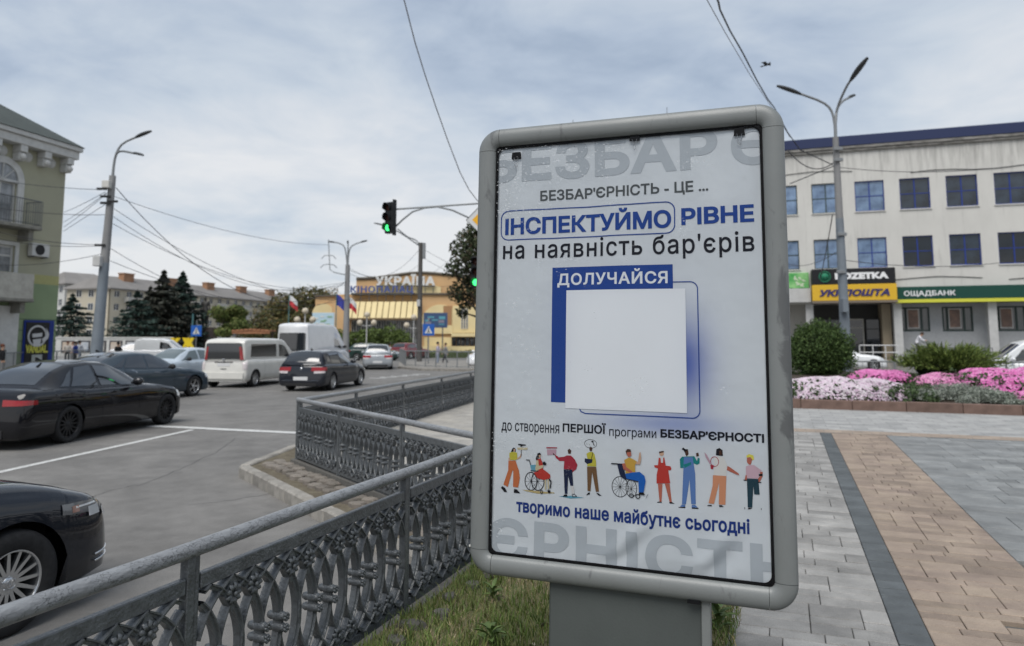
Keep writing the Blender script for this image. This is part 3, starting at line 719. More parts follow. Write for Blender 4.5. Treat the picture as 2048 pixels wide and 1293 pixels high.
# gasket line round the opening
k = MB()
rr = .05
def rrect(x0, z0, x1, z1, r, n=6):
    P = []
    for cx, cz, a0 in ((x1-r, z1-r, 0), (x0+r, z1-r, pi/2), (x0+r, z0+r, pi), (x1-r, z0+r, 3*pi/2)):
        for i in range(n+1): a = a0+pi/2*i/n; P.append((cx+r*cos(a), cz+r*sin(a)))
    return P
gp = rrect(x0+.002, zb+.002, x1-.002, zt-.002, .03); go = rrect(x0-.006, zb-.006, x1+.006, zt+.006, .01); n = len(gp)
gi = rrect(x0+.007, zb+.007, x1-.007, zt-.007, .03)
k.add([(a, -.010, b) for a, b in go] + [(a, -.012, b) for a, b in gp] + [(a, -.004, b) for a, b in gi], [(i, (i+1) % n, n+(i+1) % n, n+i) for i in range(n)] + [(n+i, n+(i+1) % n, 2*n+(i+1) % n, 2*n+i) for i in range(n)])
k.build('gasket', M_GASKET, BB)
# -------- the poster sheet, hanging loosely
def wav(u, v):
    """relief of the loose sheet, local y (negative = towards the viewer)"""
    y = .005*sin(u*5.1 + 2.2*sin(v*2.1)) + .0035*sin(u*13 - v*3.1 + 1) + .0012*sin(v*9 + u*4)
    y += -.0024*sin((u + v*.22)*31) * math.exp(-((v-1.55)/.35)**2)
    for (cu, cv, dx, dz, w, h) in ((.60, .115, .75, .66, .030, .013), (.93, .085, .62, .78, .034, .015), (.50, .04, .95, .3, .03, .008)):
        a = (u-cu)*dx + (v-cv)*dz; b = -(u-cu)*dz + (v-cv)*dx
        if abs(a) < .3: y += -h*math.exp(-(b/w)**2)*math.exp(-(a/.10)**2) + h*.9*math.exp(-((b+.05)/w)**2)*math.exp(-(a/.11)**2)
    ex = min(u, PW-u, v, PH-v)
    return y*min(1, max(0, ex)/.05) + .004
M_POST = bpy.data.materials.new('poster_print')
def poster_material():
    m = M_POST; m.use_nodes = True; nt = m.node_tree; N = nt.nodes; L = nt.links; b = N['Principled BSDF']; b.inputs['Roughness'].default_value = .38; b.inputs['Specular IOR Level'].default_value = .15
    t = N.new('ShaderNodeTexCoord'); sp = N.new('ShaderNodeSeparateXYZ'); L.new(t.outputs['Object'], sp.inputs[0])
    base = N.new('ShaderNodeMixRGB'); base.inputs[1].default_value = (.64, .68, .71, 1); base.inputs[2].default_value = (.585, .625, .66, 1)
    n = N.new('ShaderNodeTexNoise'); n.inputs['Scale'].default_value = 2; n.inputs['Detail'].default_value = 3; L.new(t.outputs['Object'], n.inputs[0]); L.new(n.outputs[0], base.inputs[0])
    def glow(cx, cz, rx, rz, prev, colr, amt, squash=1.0):
        # printed soft blue glow
        a = N.new('ShaderNodeMath'); a.operation = 'SUBTRACT'; L.new(sp.outputs[0], a.inputs[0]); a.inputs[1].default_value = cx
        a2 = N.new('ShaderNodeMath'); a2.operation = 'DIVIDE'; L.new(a.outputs[0], a2.inputs[0]); a2.inputs[1].default_value = rx
        c = N.new('ShaderNodeMath'); c.operation = 'SUBTRACT'; L.new(sp.outputs[2], c.inputs[0]); c.inputs[1].default_value = cz
        c2 = N.new('ShaderNodeMath'); c2.operation = 'DIVIDE'; L.new(c.outputs[0], c2.inputs[0]); c2.inputs[1].default_value = rz
        p1 = N.new('ShaderNodeMath'); p1.operation = 'MULTIPLY'; L.new(a2.outputs[0], p1.inputs[0]); L.new(a2.outputs[0], p1.inputs[1])
        p2 = N.new('ShaderNodeMath'); p2.operation = 'MULTIPLY_ADD'; L.new(c2.outputs[0], p2.inputs[0]); L.new(c2.outputs[0], p2.inputs[1]); L.new(p1.outputs[0], p2.inputs[2])
        ne = N.new('ShaderNodeMath'); ne.operation = 'MULTIPLY'; ne.inputs[1].default_value = -1; L.new(p2.outputs[0], ne.inputs[0])
        ex = N.new('ShaderNodeMath'); ex.operation = 'EXPONENT'; L.new(ne.outputs[0], ex.inputs[0])
        am = N.new('ShaderNodeMath'); am.operation = 'MULTIPLY'; am.inputs[1].default_value = amt; L.new(ex.outputs[0], am.inputs[0])
        mx = N.new('ShaderNodeMixRGB'); L.new(am.outputs[0], mx.inputs[0]); L.new(prev, mx.inputs[1]); mx.inputs[2].default_value = (*colr, 1); return mx.outputs[0]
    s = glow(.255, Z0+.83, .105, .19, base.outputs[0], (.035, .085, .38), .92)
    s = glow(.17, Z0+.58, .26, .045, s, (.10, .17, .48), .55)
    L.new(s, b.inputs['Base Color'])
    nb = N.new('ShaderNodeTexNoise'); nb.inputs['Scale'].default_value = 7; nb.inputs['Detail'].default_value = 2; L.new(t.outputs['Object'], nb.inputs[0])
    bp = N.new('ShaderNodeBump'); bp.inputs['Strength'].default_value = .4; bp.inputs['Distance'].default_value = .02; L.new(nb.outputs[0], bp.inputs['Height']); L.new(bp.outputs[0], b.inputs['Normal'])
poster_material()
k = MB(); k.grid(lambda a, b_: Vector((a*PW-PW/2, wav(a*PW, b_*PH)+.001, Z0+b_*PH)), 130, 200)
poster = k.build('poster', M_POST, BB, fixn=True)
for p in poster.data.polygons:   # face the viewer
    pass
PRI = {}
def pm(name, c, rough=.5):
    return mat('print_'+name, c, rough=rough, spec=.08)
def emit_print(nm, V, Fc, m, lift, label=None):
    V2, F2 = clip_poly_rect(V, Fc, .004, PW-.004, .004, PH-.004, step=.015 if m is WM else .03)
    if not V2: return
    k = MB(); k.add([(u-PW/2, wav(u, v)+.001-lift, Z0+v) for u, v in V2], F2, 0, True)
    return k.build(nm, m, poster, label=label, fixn=False)
def rect(u0, v0, u1, v1): return [(u0, v0), (u1, v0), (u1, v1), (u0, v1)], [(0, 1, 2, 3)]
def ptext(body, u0, v0, u1, v1, m, lift=.0022, **kw):
    V, Fc = text_fit(body, u0, v0, u1, v1, **kw); return emit_print('lettering', V, Fc, m, lift)
BLUE = pm('blue', (.018, .060, .27)); NAVY = pm('navy', (.016, .040, .19)); INK = pm('ink', (.012, .014, .022)); WM = pm('watermark_grey', (.425, .465, .50)); DG = pm('dark_grey', (.085, .095, .10)); WH = pm('white', (.74, .77, .80))
ptext("БЕЗБАР", -.06, 1.640, .985, 1.815, WM, .0018, bold=.035, ref='Е', spacing=1.04)
ptext("Є", 1.04, 1.640, 1.21, 1.815, WM, .0018, bold=.035, ref='Є')
ptext("БЕЗБАР'ЄРНІСТЬ - ЦЕ ...", .208, 1.535, .946, 1.592, DG, bold=.022)
ptext("ІНСПЕКТУЙМО", .041, 1.394, .792, 1.492, BLUE, bold=.034)
ptext("РІВНЕ", .8335, 1.404, 1.124, 1.476, BLUE, bold=.038)
ptext("на наявність бар'єрів", .033, 1.262, 1.122, 1.368, INK, bold=.012, spacing=1.12)
def band(P, w):   # closed or open outline band as quads
    V = []; Fc = []; n = len(P); 
    for i in range(n-1):
        a = Vector(P[i]); b = Vector(P[i+1]); d = (b-a)
        if d.length < 1e-7: continue
        d.normalize(); nn = Vector((-d.y, d.x))*w/2; e = d*w*.25; o = len(V)
        V += [tuple(a-nn-e), tuple(b-nn+e), tuple(b+nn+e), tuple(a+nn-e)]; Fc.append((o, o+1, o+2, o+3))
    return V, Fc
rp_ = rrect(.022, 1.372, .806, 1.506, .035); V, Fc = band(rp_+rp_[:1], .0045); emit_print('outline', V, Fc, BLUE, .0022)
V, Fc = [(.268, 1.134), (.268, .652), (.344, .652), (.344, 1.134)], [(0, 1, 2, 3)]; emit_print('blue_bar', V, Fc, BLUE, .0014)
V, Fc = rect(.268, 1.134, .7955, 1.2395); emit_print('blue_bar', V, Fc, BLUE, .0014)
ptext("ДОЛУЧАЙСЯ", .292, 1.150, .774, 1.226, WH, bold=.026, spacing=1.1)
V, Fc = rect(.3345, .629, .846, 1.137); emit_print('blank_card', V, Fc, pm('card', (.76, .79, .82)), .003)
P = [(.7955, 1.165), (.865, 1.165)] + [(.865+.03*sin(a*pi/12), 1.135+.03*cos(a*pi/12)) for a in range(7)] + [(.897, .64)] + [(.867+.03*cos(a*pi/12), .64-.03*sin(a*pi/12)) for a in range(7)] + [(.425, .6105), (.405, .617), (.398, .63)]
V, Fc = band(P, .0042); emit_print('outline', V, Fc, BLUE, .0022)
ptext("до створення", .041, .508, .3075, .556, INK, bold=.002)
ptext("ПЕРШОЇ", .3235, .529, .5125, .574, INK, bold=.028)
ptext("програми", .526, .513, .721, .551, INK, bold=.002)
ptext("БЕЗБАР'ЄРНОСТІ", .738, .5265, 1.139, .561, INK, bold=.04)
ptext("творимо наше майбутнє сьогодні", .113, .163, 1.077, .235, NAVY, bold=.032, spacing=1.03)
ptext("ЄРНІСТЬ", -.02, -.032, 1.235, .146, WM, .0022, bold=.038, ref='Н', spacing=1.1)
FIGS = [[('k','p',[(171,858),(182,885),(199,899),(215,887),(216,860),(202,870),(182,859)]),('s','p',[(194,880),(207,889),(211,879),(207,861),(197,865)]),('s','p',[(149,806),(163,815),(181,766),(194,719),(176,716),(152,764)]),('s','p',[(224,803),(255,828),(264,852),(273,850),(266,818),(232,796)]),('y','p',[(159,852),(185,860),(214,860),(229,853),(232,811),(221,792),(169,789),(156,823)]),('o','p',[(149,780),(215,789),(248,702),(257,645),(242,560),(194,562),(195,698),(188,703),(145,558),(104,576),(148,701)]),('k','p',[(93,562),(119,549),(141,513),(114,513),(83,546)]),('k','p',[(204,546),(231,543),(263,513),(202,513)]),('c','p',[(231,900),(328,905),(322,887),(234,882)]),('k','l',4,[(269,882),(266,824)]),('k','p',[(239,933),(310,930),(309,923),(288,920),(287,910),(260,909),(259,921),(239,921)])],[('t','p',[(282,545),(573,547),(579,540),(424,524),(311,536)]),('k','r',360,623,59,79,7),('k','r',423,627,61,79,7),('k','l',2,[(360,623),(417,627)]),('k','l',2,[(360,623),(407,582)]),('k','l',2,[(360,623),(379,553)]),('k','l',2,[(360,623),(344,550)]),('k','l',2,[(360,623),(315,575)]),('k','l',2,[(360,623),(304,619)]),('k','l',2,[(360,623),(314,664)]),('k','l',2,[(360,623),(342,693)]),('k','l',2,[(360,623),(377,696)]),('k','l',2,[(360,623),(405,670)]),('k','l',2,[(423,627),(479,631)]),('k','l',2,[(423,627),(469,586)]),('k','l',2,[(423,627),(442,557)]),('k','l',2,[(423,627),(407,555)]),('k','l',2,[(423,627),(379,580)]),('k','l',2,[(423,627),(367,623)]),('k','l',2,[(423,627),(377,668)]),('k','l',2,[(423,627),(405,697)]),('k','l',2,[(423,627),(440,700)]),('k','l',2,[(423,627),(468,674)]),('k','l',7,[(315,801),(344,801),(358,763)]),('b','p',[(353,760),(406,766),(410,717),(362,714)]),('k','l',6,[(359,713),(432,713),(439,646)]),('k','p',[(405,821),(422,864),(441,870),(453,855),(436,844),(425,807),(407,805)]),('s','p',[(432,849),(448,852),(449,831),(436,828)]),('r','p',[(420,811),(450,824),(468,783),(471,736),(538,694),(539,663),(483,644),(422,655),(387,700),(432,713)]),('c','p',[(411,801),(428,807),(434,760),(476,768),(471,747),(410,714),(401,727)]),('k','p',[(468,793),(487,800),(505,780),(496,769),(473,770)]),('c','p',[(489,647),(500,650),(504,566),(490,565)]),('c','p',[(514,651),(525,655),(531,580),(518,567)]),('k','l',10,[(528,657),(547,638),(540,581)]),('k','r',461,544,14,16,6),('k','p',[(512,558),(526,567),(544,561),(543,543),(524,539)])],[('b','p',[(612,520),(721,533),(839,526),(721,510)]),('m','p',[(500,920),(597,925),(597,915),(500,910)]),('l','p',[(505,902),(591,907),(589,863),(509,853)]),('d','p',[(693,907),(709,921),(726,906),(721,880),(699,879)]),('m','p',[(575,867),(614,843),(663,851),(685,863),(723,865),(756,836),(781,791),(770,755),(735,727),(735,750),(659,748),(664,815),(620,813),(587,837)]),('d','p',[(559,874),(570,872),(578,857),(564,859)]),('n','p',[(659,746),(735,750),(744,618),(720,614),(699,694),(693,546),(669,544)]),('k','p',[(666,539),(688,541),(696,523),(650,520)]),('w','p',[(720,612),(747,616),(754,556),(731,549)]),('k','l',4,[(734,541),(753,550),(775,532),(737,526),(734,541)])],[('k','r',894,972,54,37,3),('k','p',[(898,990),(909,1000),(921,991),(917,985),(929,959),(923,957),(911,984)]),('k','l',2,[(858,975),(866,965)]),('k','l',2,[(879,971),(888,960)]),('d','p',[(882,940),(896,949),(909,939),(907,919),(898,908),(886,917)]),('y','p',[(858,888),(885,905),(912,906),(928,887),(941,832),(942,788),(864,786),(872,833)]),('n','p',[(845,849),(912,845),(907,817),(867,804),(843,821)]),('k','l',5,[(914,901),(901,844)]),('u','p',[(864,781),(942,786),(965,586),(939,582),(908,743),(893,583),(868,584)]),('k','p',[(871,569),(888,575),(887,558),(855,547)]),('k','p',[(942,574),(961,573),(987,554),(963,553)])],[('k','r',1142,638,70,84,5),('k','r',1235,631,47,72,5),('k','l',2,[(1142,638),(1208,643)]),('k','l',2,[(1142,638),(1202,608)]),('k','l',2,[(1142,638),(1183,579)]),('k','l',2,[(1142,638),(1157,562)]),('k','l',2,[(1142,638),(1128,560)]),('k','l',2,[(1142,638),(1101,573)]),('k','l',2,[(1142,638),(1083,600)]),('k','l',2,[(1142,638),(1076,634)]),('k','l',2,[(1142,638),(1082,669)]),('k','l',2,[(1142,638),(1101,697)]),('k','l',2,[(1142,638),(1128,715)]),('k','l',2,[(1142,638),(1157,716)]),('k','l',2,[(1142,638),(1183,703)]),('k','l',2,[(1142,638),(1202,677)]),('k','l',2,[(1235,631),(1279,634)]),('k','l',2,[(1235,631),(1273,599)]),('k','l',2,[(1235,631),(1257,573)]),('k','l',2,[(1235,631),(1235,562)]),('k','l',2,[(1235,631),(1213,569)]),('k','l',2,[(1235,631),(1197,594)]),('k','l',2,[(1235,631),(1191,628)]),('k','l',2,[(1235,631),(1197,663)]),('k','l',2,[(1235,631),(1213,689)]),('k','l',2,[(1235,631),(1235,700)]),('k','l',2,[(1235,631),(1257,692)]),('k','l',2,[(1235,631),(1273,668)]),('k','l',9,[(1072,821),(1161,822)]),('n','p',[(1120,818),(1161,820),(1190,737),(1292,708),(1292,687),(1168,707),(1142,734)]),('k','r',1237,575,18,17,6),('k','r',1290,574,20,19,7),('s','p',[(1267,851),(1292,849),(1303,921),(1314,928),(1318,879),(1310,829),(1274,828)]),('d','p',[(1190,929),(1205,947),(1231,945),(1236,923),(1212,921),(1198,901)]),('q','p',[(1201,919),(1234,925),(1238,896),(1216,882),(1201,897)]),('g','p',[(1179,857),(1219,880),(1260,865),(1281,852),(1267,819),(1270,760),(1190,751),(1190,801)]),('q','p',[(1161,827),(1186,832),(1197,801),(1248,769),(1234,754),(1172,782)]),('B','p',[(1186,744),(1248,762),(1306,769),(1346,740),(1355,699),(1338,610),(1299,607),(1295,695),(1197,709)]),('k','p',[(1299,607),(1335,610),(1350,590),(1299,588)]),('k','l',3,[(1374,599),(1356,566)])],[('d','p',[(1464,940),(1501,949),(1502,937),(1479,920),(1464,926)]),('s','p',[(1466,926),(1501,937),(1502,917),(1486,906),(1468,912)]),('w','p',[(1466,901),(1506,904),(1513,841),(1457,838)]),('r','p',[(1461,891),(1475,891),(1479,853),(1496,854),(1497,893),(1506,897),(1517,835),(1454,831)]),('r','p',[(1422,829),(1486,836),(1556,830),(1563,810),(1556,799),(1538,798),(1552,697),(1442,687),(1443,753),(1454,806),(1429,812)]),('q','p',[(1453,686),(1490,688),(1482,544),(1466,543)]),('q','p',[(1509,692),(1548,694),(1564,551),(1547,549)]),('k','p',[(1452,546),(1484,548),(1484,541),(1445,538)]),('k','p',[(1543,551),(1564,553),(1587,542),(1547,540)])],[('k','p',[(1645,970),(1659,985),(1673,972),(1696,973),(1687,955),(1672,941),(1662,961)]),('d','p',[(1673,955),(1696,966),(1700,935),(1686,917),(1674,930)]),('e','p',[(1630,890),(1648,912),(1745,921),(1765,884),(1772,912),(1786,906),(1785,868),(1765,856),(1737,865),(1737,827),(1633,822)]),('v','p',[(1662,909),(1731,913),(1750,787),(1751,551),(1716,549),(1705,736),(1675,546),(1644,543),(1657,802)]),('e','p',[(1658,850),(1717,874),(1720,854),(1668,824)]),('d','p',[(1758,945),(1776,952),(1781,926),(1762,918)]),('k','p',[(1616,518),(1668,525),(1670,516),(1616,513)]),('k','p',[(1720,524),(1771,524),(1773,516),(1721,515)]),('v','p',[(1644,540),(1670,542),(1668,525),(1627,521)]),('v','p',[(1720,544),(1744,546),(1767,526),(1720,524)])],[('k','p',[(1912,947),(1916,985),(1940,996),(1963,980),(1965,936),(1939,936),(1912,939)]),('d','p',[(1936,972),(1953,980),(1957,946),(1941,935),(1936,952)]),('W','p',[(1895,919),(1936,935),(1972,923),(1995,870),(1988,782),(1890,782),(1901,851)]),('m','r',1901,888,33,40,5),('m','p',[(1867,862),(1894,861),(1888,826),(1870,832)]),('l','p',[(1823,956),(1844,936),(1877,870),(1864,866),(1834,915)]),('q','p',[(1998,860),(2018,851),(2080,808),(2087,793),(2060,800),(1992,829)]),('O','p',[(1886,783),(1988,782),(1977,562),(1927,562),(1933,731),(1890,562),(1849,566),(1882,700)]),('k','p',[(1846,552),(1873,554),(1873,544),(1837,545)]),('k','p',[(1928,555),(1947,558),(1965,545),(1930,543)])],[('Y','p',[(2142,946),(2162,961),(2195,952),(2199,919),(2181,915),(2168,938),(2145,933)]),('q','p',[(2145,930),(2171,938),(2186,922),(2174,881),(2160,880),(2146,896)]),('P','p',[(2137,865),(2167,877),(2196,879),(2254,842),(2234,818),(2227,777),(2135,775)]),('q','p',[(2241,831),(2260,833),(2260,799),(2236,751),(2220,750),(2223,777),(2240,798)]),('k','p',[(2231,811),(2260,819),(2260,799),(2232,798)]),('q','p',[(2133,798),(2142,798),(2142,758),(2125,761)]),('N','p',[(2142,772),(2227,774),(2234,658),(2194,657),(2189,721),(2177,558),(2144,555)]),('k','p',[(2151,553),(2179,555),(2163,544),(2142,542)]),('k','l',4,[(2121,554),(2121,540)]),('k','l',4,[(2243,557),(2244,546)]),('k','l',7,[(2119,760),(2138,758)]),('k','l',7,[(2223,750),(2247,751)])]]
FC = {'k': (.012, .012, .016), 's': (.52, .34, .24), 'y': (.48, .44, .06), 'o': (.50, .15, .06), 'c': (.52, .46, .30), 't': (.45, .36, .17), 'b': (.12, .32, .42), 'r': (.44, .045, .035), 'm': (.34, .03, .05), 'l': (.45, .30, .36), 'd': (.07, .035, .025), 'n': (.015, .022, .055), 'w': (.58, .58, .58), 'u': (.16, .09, .045), 'q': (.42, .13, .09), 'g': (.52, .32, .06), 'B': (.015, .11, .42), 'e': (.015, .20, .20), 'v': (.10, .19, .42), 'W': (.62, .62, .60), 'O': (.56, .25, .14), 'Y': (.66, .60, .10), 'P': (.55, .38, .44), 'N': (.02, .05, .07)}
for fi, items in enumerate(FIGS):
    bycol = {}; lay = .0016
    VV = []; k = MB(); mats_ = []; mi = {}
    for it in items:
        c = it[0]; lay += .00012
        if it[1] == 'p':
            V = [(a/2000, b/2000) for a, b in it[2]]; Fc = [tuple(range(len(V)))]
        elif it[1] == 'l':
            V, Fc = band([(a/2000, b/2000) for a, b in it[3]], it[2]/2000)
        else:
            cx, cy, rx, ry, th = [q/2000 for q in it[2:]]; n = 28
            V = [(cx+cos(2*pi*i/n)*rx, cy+sin(2*pi*i/n)*ry) for i in range(n)] + [(cx+cos(2*pi*i/n)*(rx-th), cy+sin(2*pi*i/n)*(ry-th)) for i in range(n)]
            Fc = [(i, (i+1) % n, n+(i+1) % n, n+i) for i in range(n)]
        V2, F2 = clip_poly_rect(V, Fc, .004, PW-.004, .004, PH-.004, step=.05)
        if c not in mi: mi[c] = len(mats_); mats_.append(pm('figure_'+c.lower()+('2' if c.isupper() else ''), FC[c], .45))
        k.add([(u-PW/2, wav(u, v)+.001-lay, Z0+v) for u, v in V2], F2, mi[c])
    k.build('printed_figure', mats_, poster)
# clips holding the sheet
for (u, v) in ((.095, 1.752), (.64, 1.79), (1.075, 1.775)):
    k = MB(); X = u-PW/2; Z = Z0+v
    k.prism([(-.019, 0), (.019, 0), (.016, -.024), (-.016, -.024)] if False else [(-.019, .03), (.019, .03), (.022, 0), (-.022, 0)], -.012, -.0005, M=T3((X, .0, Z-.006)))
    cl = k.build('binder_clip', M_GASKET, BB)
    k = MB(); k.tube([(X-.010, -.011, Z), (X-.004, -.012, Z-.03), (X-.007, -.0125, Z-.042), (X, -.0125, Z-.048), (X+.007, -.0125, Z-.042), (X+.004, -.012, Z-.03), (X+.010, -.011, Z)], .0011, 6); k.build('wire_handle', mat('wire_steel', (.5, .5, .5), rough=.25, metal=1), cl)
# pane in front
M_PANE = bpy.data.materials.new('pane'); M_PANE.use_nodes = True
def pane_material():
    nt = M_PANE.node_tree; N = nt.nodes; L = nt.links; N.clear(); out = N.new('ShaderNodeOutputMaterial')
    tr = N.new('ShaderNodeBsdfTransparent'); gl = N.new('ShaderNodeBsdfGlossy'); gl.inputs['Roughness'].default_value = .04
    fr = N.new('ShaderNodeFresnel'); fr.inputs[0].default_value = 1.22
    mx = N.new('ShaderNodeMixShader'); L.new(fr.outputs[0], mx.inputs[0]); L.new(tr.outputs[0], mx.inputs[1]); L.new(gl.outputs[0], mx.inputs[2])
    # white flecks painted in for reflection smudges and scratches, mostly upper left
    t = N.new('ShaderNodeTexCoord'); sp = N.new('ShaderNodeSeparateXYZ'); L.new(t.outputs['Object'], sp.inputs[0])
    mp = N.new('ShaderNodeMapping'); mp.inputs['Rotation'].default_value = (0, .9, 0); mp.inputs['Scale'].default_value = (1, 1, 2.6); L.new(t.outputs['Object'], mp.inputs[0])
    v = N.new('ShaderNodeTexVoronoi'); v.inputs['Scale'].default_value = 42; v.inputs['Randomness'].default_value = 1; L.new(mp.outputs[0], v.inputs[0])
    lt = N.new('ShaderNodeMapRange'); lt.inputs[1].default_value = .24; lt.inputs[2].default_value = .12; L.new(v.outputs[0], lt.inputs[0])
    n = N.new('ShaderNodeTexNoise'); n.inputs['Scale'].default_value = 6; n.inputs['Detail'].default_value = 4; L.new(t.outputs['Object'], n.inputs[0])
    a = N.new('ShaderNodeMapRange'); a.inputs[1].default_value = .25; a.inputs[2].default_value = -.55; a.inputs[3].default_value = 0; a.inputs[4].default_value = .16; L.new(sp.outputs[0], a.inputs[0])
    c = N.new('ShaderNodeMapRange'); c.inputs[1].default_value = 1.9; c.inputs[2].default_value = 2.4; c.inputs[3].default_value = -.06; c.inputs[4].default_value = .05; L.new(sp.outputs[2], c.inputs[0])
    s1 = N.new('ShaderNodeMath'); L.new(a.outputs[0], s1.inputs[0]); L.new(c.outputs[0], s1.inputs[1])
    s2 = N.new('ShaderNodeMath'); L.new(s1.outputs[0], s2.inputs[0]); L.new(n.outputs[0], s2.inputs[1])
    g = N.new('ShaderNodeMapRange'); g.inputs[1].default_value = .60; g.inputs[2].default_value = .70; g.inputs[4].default_value = .55; L.new(s2.outputs[0], g.inputs[0])
    mu = N.new('ShaderNodeMath'); mu.operation = 'MULTIPLY'; L.new(g.outputs[0], mu.inputs[0]); L.new(lt.outputs[0], mu.inputs[1])
    df = N.new('ShaderNodeBsdfDiffuse'); df.inputs[0].default_value = (.75, .77, .78, 1)
    m2 = N.new('ShaderNodeMixShader'); L.new(mu.outputs[0], m2.inputs[0]); L.new(mx.outputs[0], m2.inputs[1]); L.new(df.outputs[0], m2.inputs[2]); L.new(m2.outputs[0], out.inputs[0])
pane_material()
k = MB(); k.poly([(x0+.004, -.0145, zb+.004), (x1-.004, -.0145, zb+.004), (x1-.004, -.0145, zt-.004), (x0+.004, -.0145, zt-.004)]); pane = k.build('pane', M_PANE, BB)
# pedestal: local x so that its edges meet the board's underside as seen
k = MB(); k.box(-.315, .335, .012, .165, -.05, Z0-.075, bev=.008); k.box(-.30, .32, .03, .15, Z0-.08, Z0+.02); k.build('pedestal', M_PED, BB)
k = MB(); k.box(.31, .345, -.004, .03, -.05, Z0-.078, bev=.003); k.build('pedestal_edge', M_FRAME, BB)
k = MB(); k.box(.26, .31, -.03, -.005, zb-.095, zb-.084); k.build('latch', M_GASKET, BB)
# ================================================================ VEHICLES
M_TYRE = mat('tyre', (0.022, 0.022, 0.023), rough=.8, noise_amt=.3, noise_scale=20)
M_RIM = mat('rim_silver', (0.55, 0.56, 0.57), rough=.25, metal=.9)
M_RIMK = mat('rim_black', (0.03, 0.03, 0.032), rough=.35, metal=.5)
M_WELL = mat('wheel_well', (0.008, 0.008, 0.009), rough=.9)
M_GLASS = glass_mat('car_glass', (0.014, 0.016, 0.018), rough=.03, spec=.8, coat=1.0)
M_GLASSL = glass_mat('car_glass_clear', (0.10, 0.125, 0.13), rough=.03, spec=.8)
M_TAIL = mat('tail_lamp', (0.26, 0.010, 0.013), rough=.12, coat=.8)
M_TAILW = mat('tail_lamp_white', (0.55, 0.5, 0.5), rough=.15, coat=.6)
M_HEAD = mat('head_lamp', (0.62, 0.64, 0.65), rough=.08, metal=.3, coat=1)
M_HEADK = mat('lamp_housing', (0.11, 0.113, 0.118), rough=.1, coat=1)
M_AMB = mat('indicator_amber', (0.24, 0.13, 0.10), rough=.2, coat=.8)
M_PLATE = mat('licence_plate', (0.6, 0.6, 0.6), rough=.5)
M_TRIM = mat('black_trim', (0.02, 0.02, 0.021), rough=.55)
M_CHROME = mat('chrome', (0.65, 0.66, 0.68), rough=.1, metal=1)
def paint(name, c, metal=.0, rough=.28): return mat('paint_'+name, c, rough=.45, metal=metal, coat=1.0, noise_amt=.05, noise_scale=3, spec=.03)
RINGK = [(.90, 0.0), (.985, .09), (1.0, .33), (.996, .62), (.985, .80), (.955, .93), (.90, .985), (.55, 1.0), (0.0, 1.0)]
RC = [(.05), .0, .0, .015, .035, .06, .085, .10, .10]
def wheel_tree(parent, x, y, r, w, rimr, m, spokes, face):
    """face = +1 outer side towards +y"""
    t = link('wheel', None, parent, (x, y, r))
    k = MB(); h = w/2
    k.lathe([(rimr*.97, -h*.8), (rimr*1.04, -h*.95), (r*.90, -h), (r*.975, -h*.85), (r, -h*.6), (r, h*.6), (r*.975, h*.85), (r*.90, h), (rimr*1.04, h*.95), (rimr*.97, h*.8)], 36, 'y'); 
    k.build('tyre', M_TYRE, t)
    k = MB(); o = h*.62*face
    k.lathe([(rimr*.985, h*.88*face), (rimr*.95, h*.9*face), (rimr*.92, h*.80*face), (rimr*.90, -h*.5*face)], 36, 'y')
    nn = spokes
    for i in range(nn):
        q = 2*pi*i/nn; c, s = cos(q), sin(q); wa, wb = rimr*.085*(10/nn)**.6, rimr*.06*(10/nn)**.6
        def P(rr, ww, yy): return (rr*c - ww*s, yy, rr*s + ww*c)
        A = [P(rimr*.16, -wa, o-.004*face), P(rimr*.16, wa, o-.004*face), P(rimr*.94, wb, o+.012*face), P(rimr*.94, -wb, o+.012*face)]
        B = [(a[0], a[1]-.025*face, a[2]) for a in A]; k.add(A+B, [(0, 1, 2, 3), (0, 4, 5, 1), (1, 5, 6, 2), (2, 6, 7, 3), (3, 7, 4, 0)])
    k.lathe([(0, o+.006*face), (rimr*.14, o+.006*face), (rimr*.2, o-.004*face), (rimr*.22, o-.02*face)], 20, 'y')
    for i in range(5):
        q = 2*pi*i/5+.3; k.lathe([(0, .003*face), (rimr*.03, .003*face), (rimr*.03, -.01*face)], 6, 'y', M=T3((cos(q)*rimr*.2, o, sin(q)*rimr*.2)))
    k.build('rim', m, t, fixn=True)
    k = MB(); k.lathe([(0, -h*.2*face), (rimr*.92, -h*.2*face)], 24, 'y'); k.build('brake_backing', M_WELL, t)
    return t
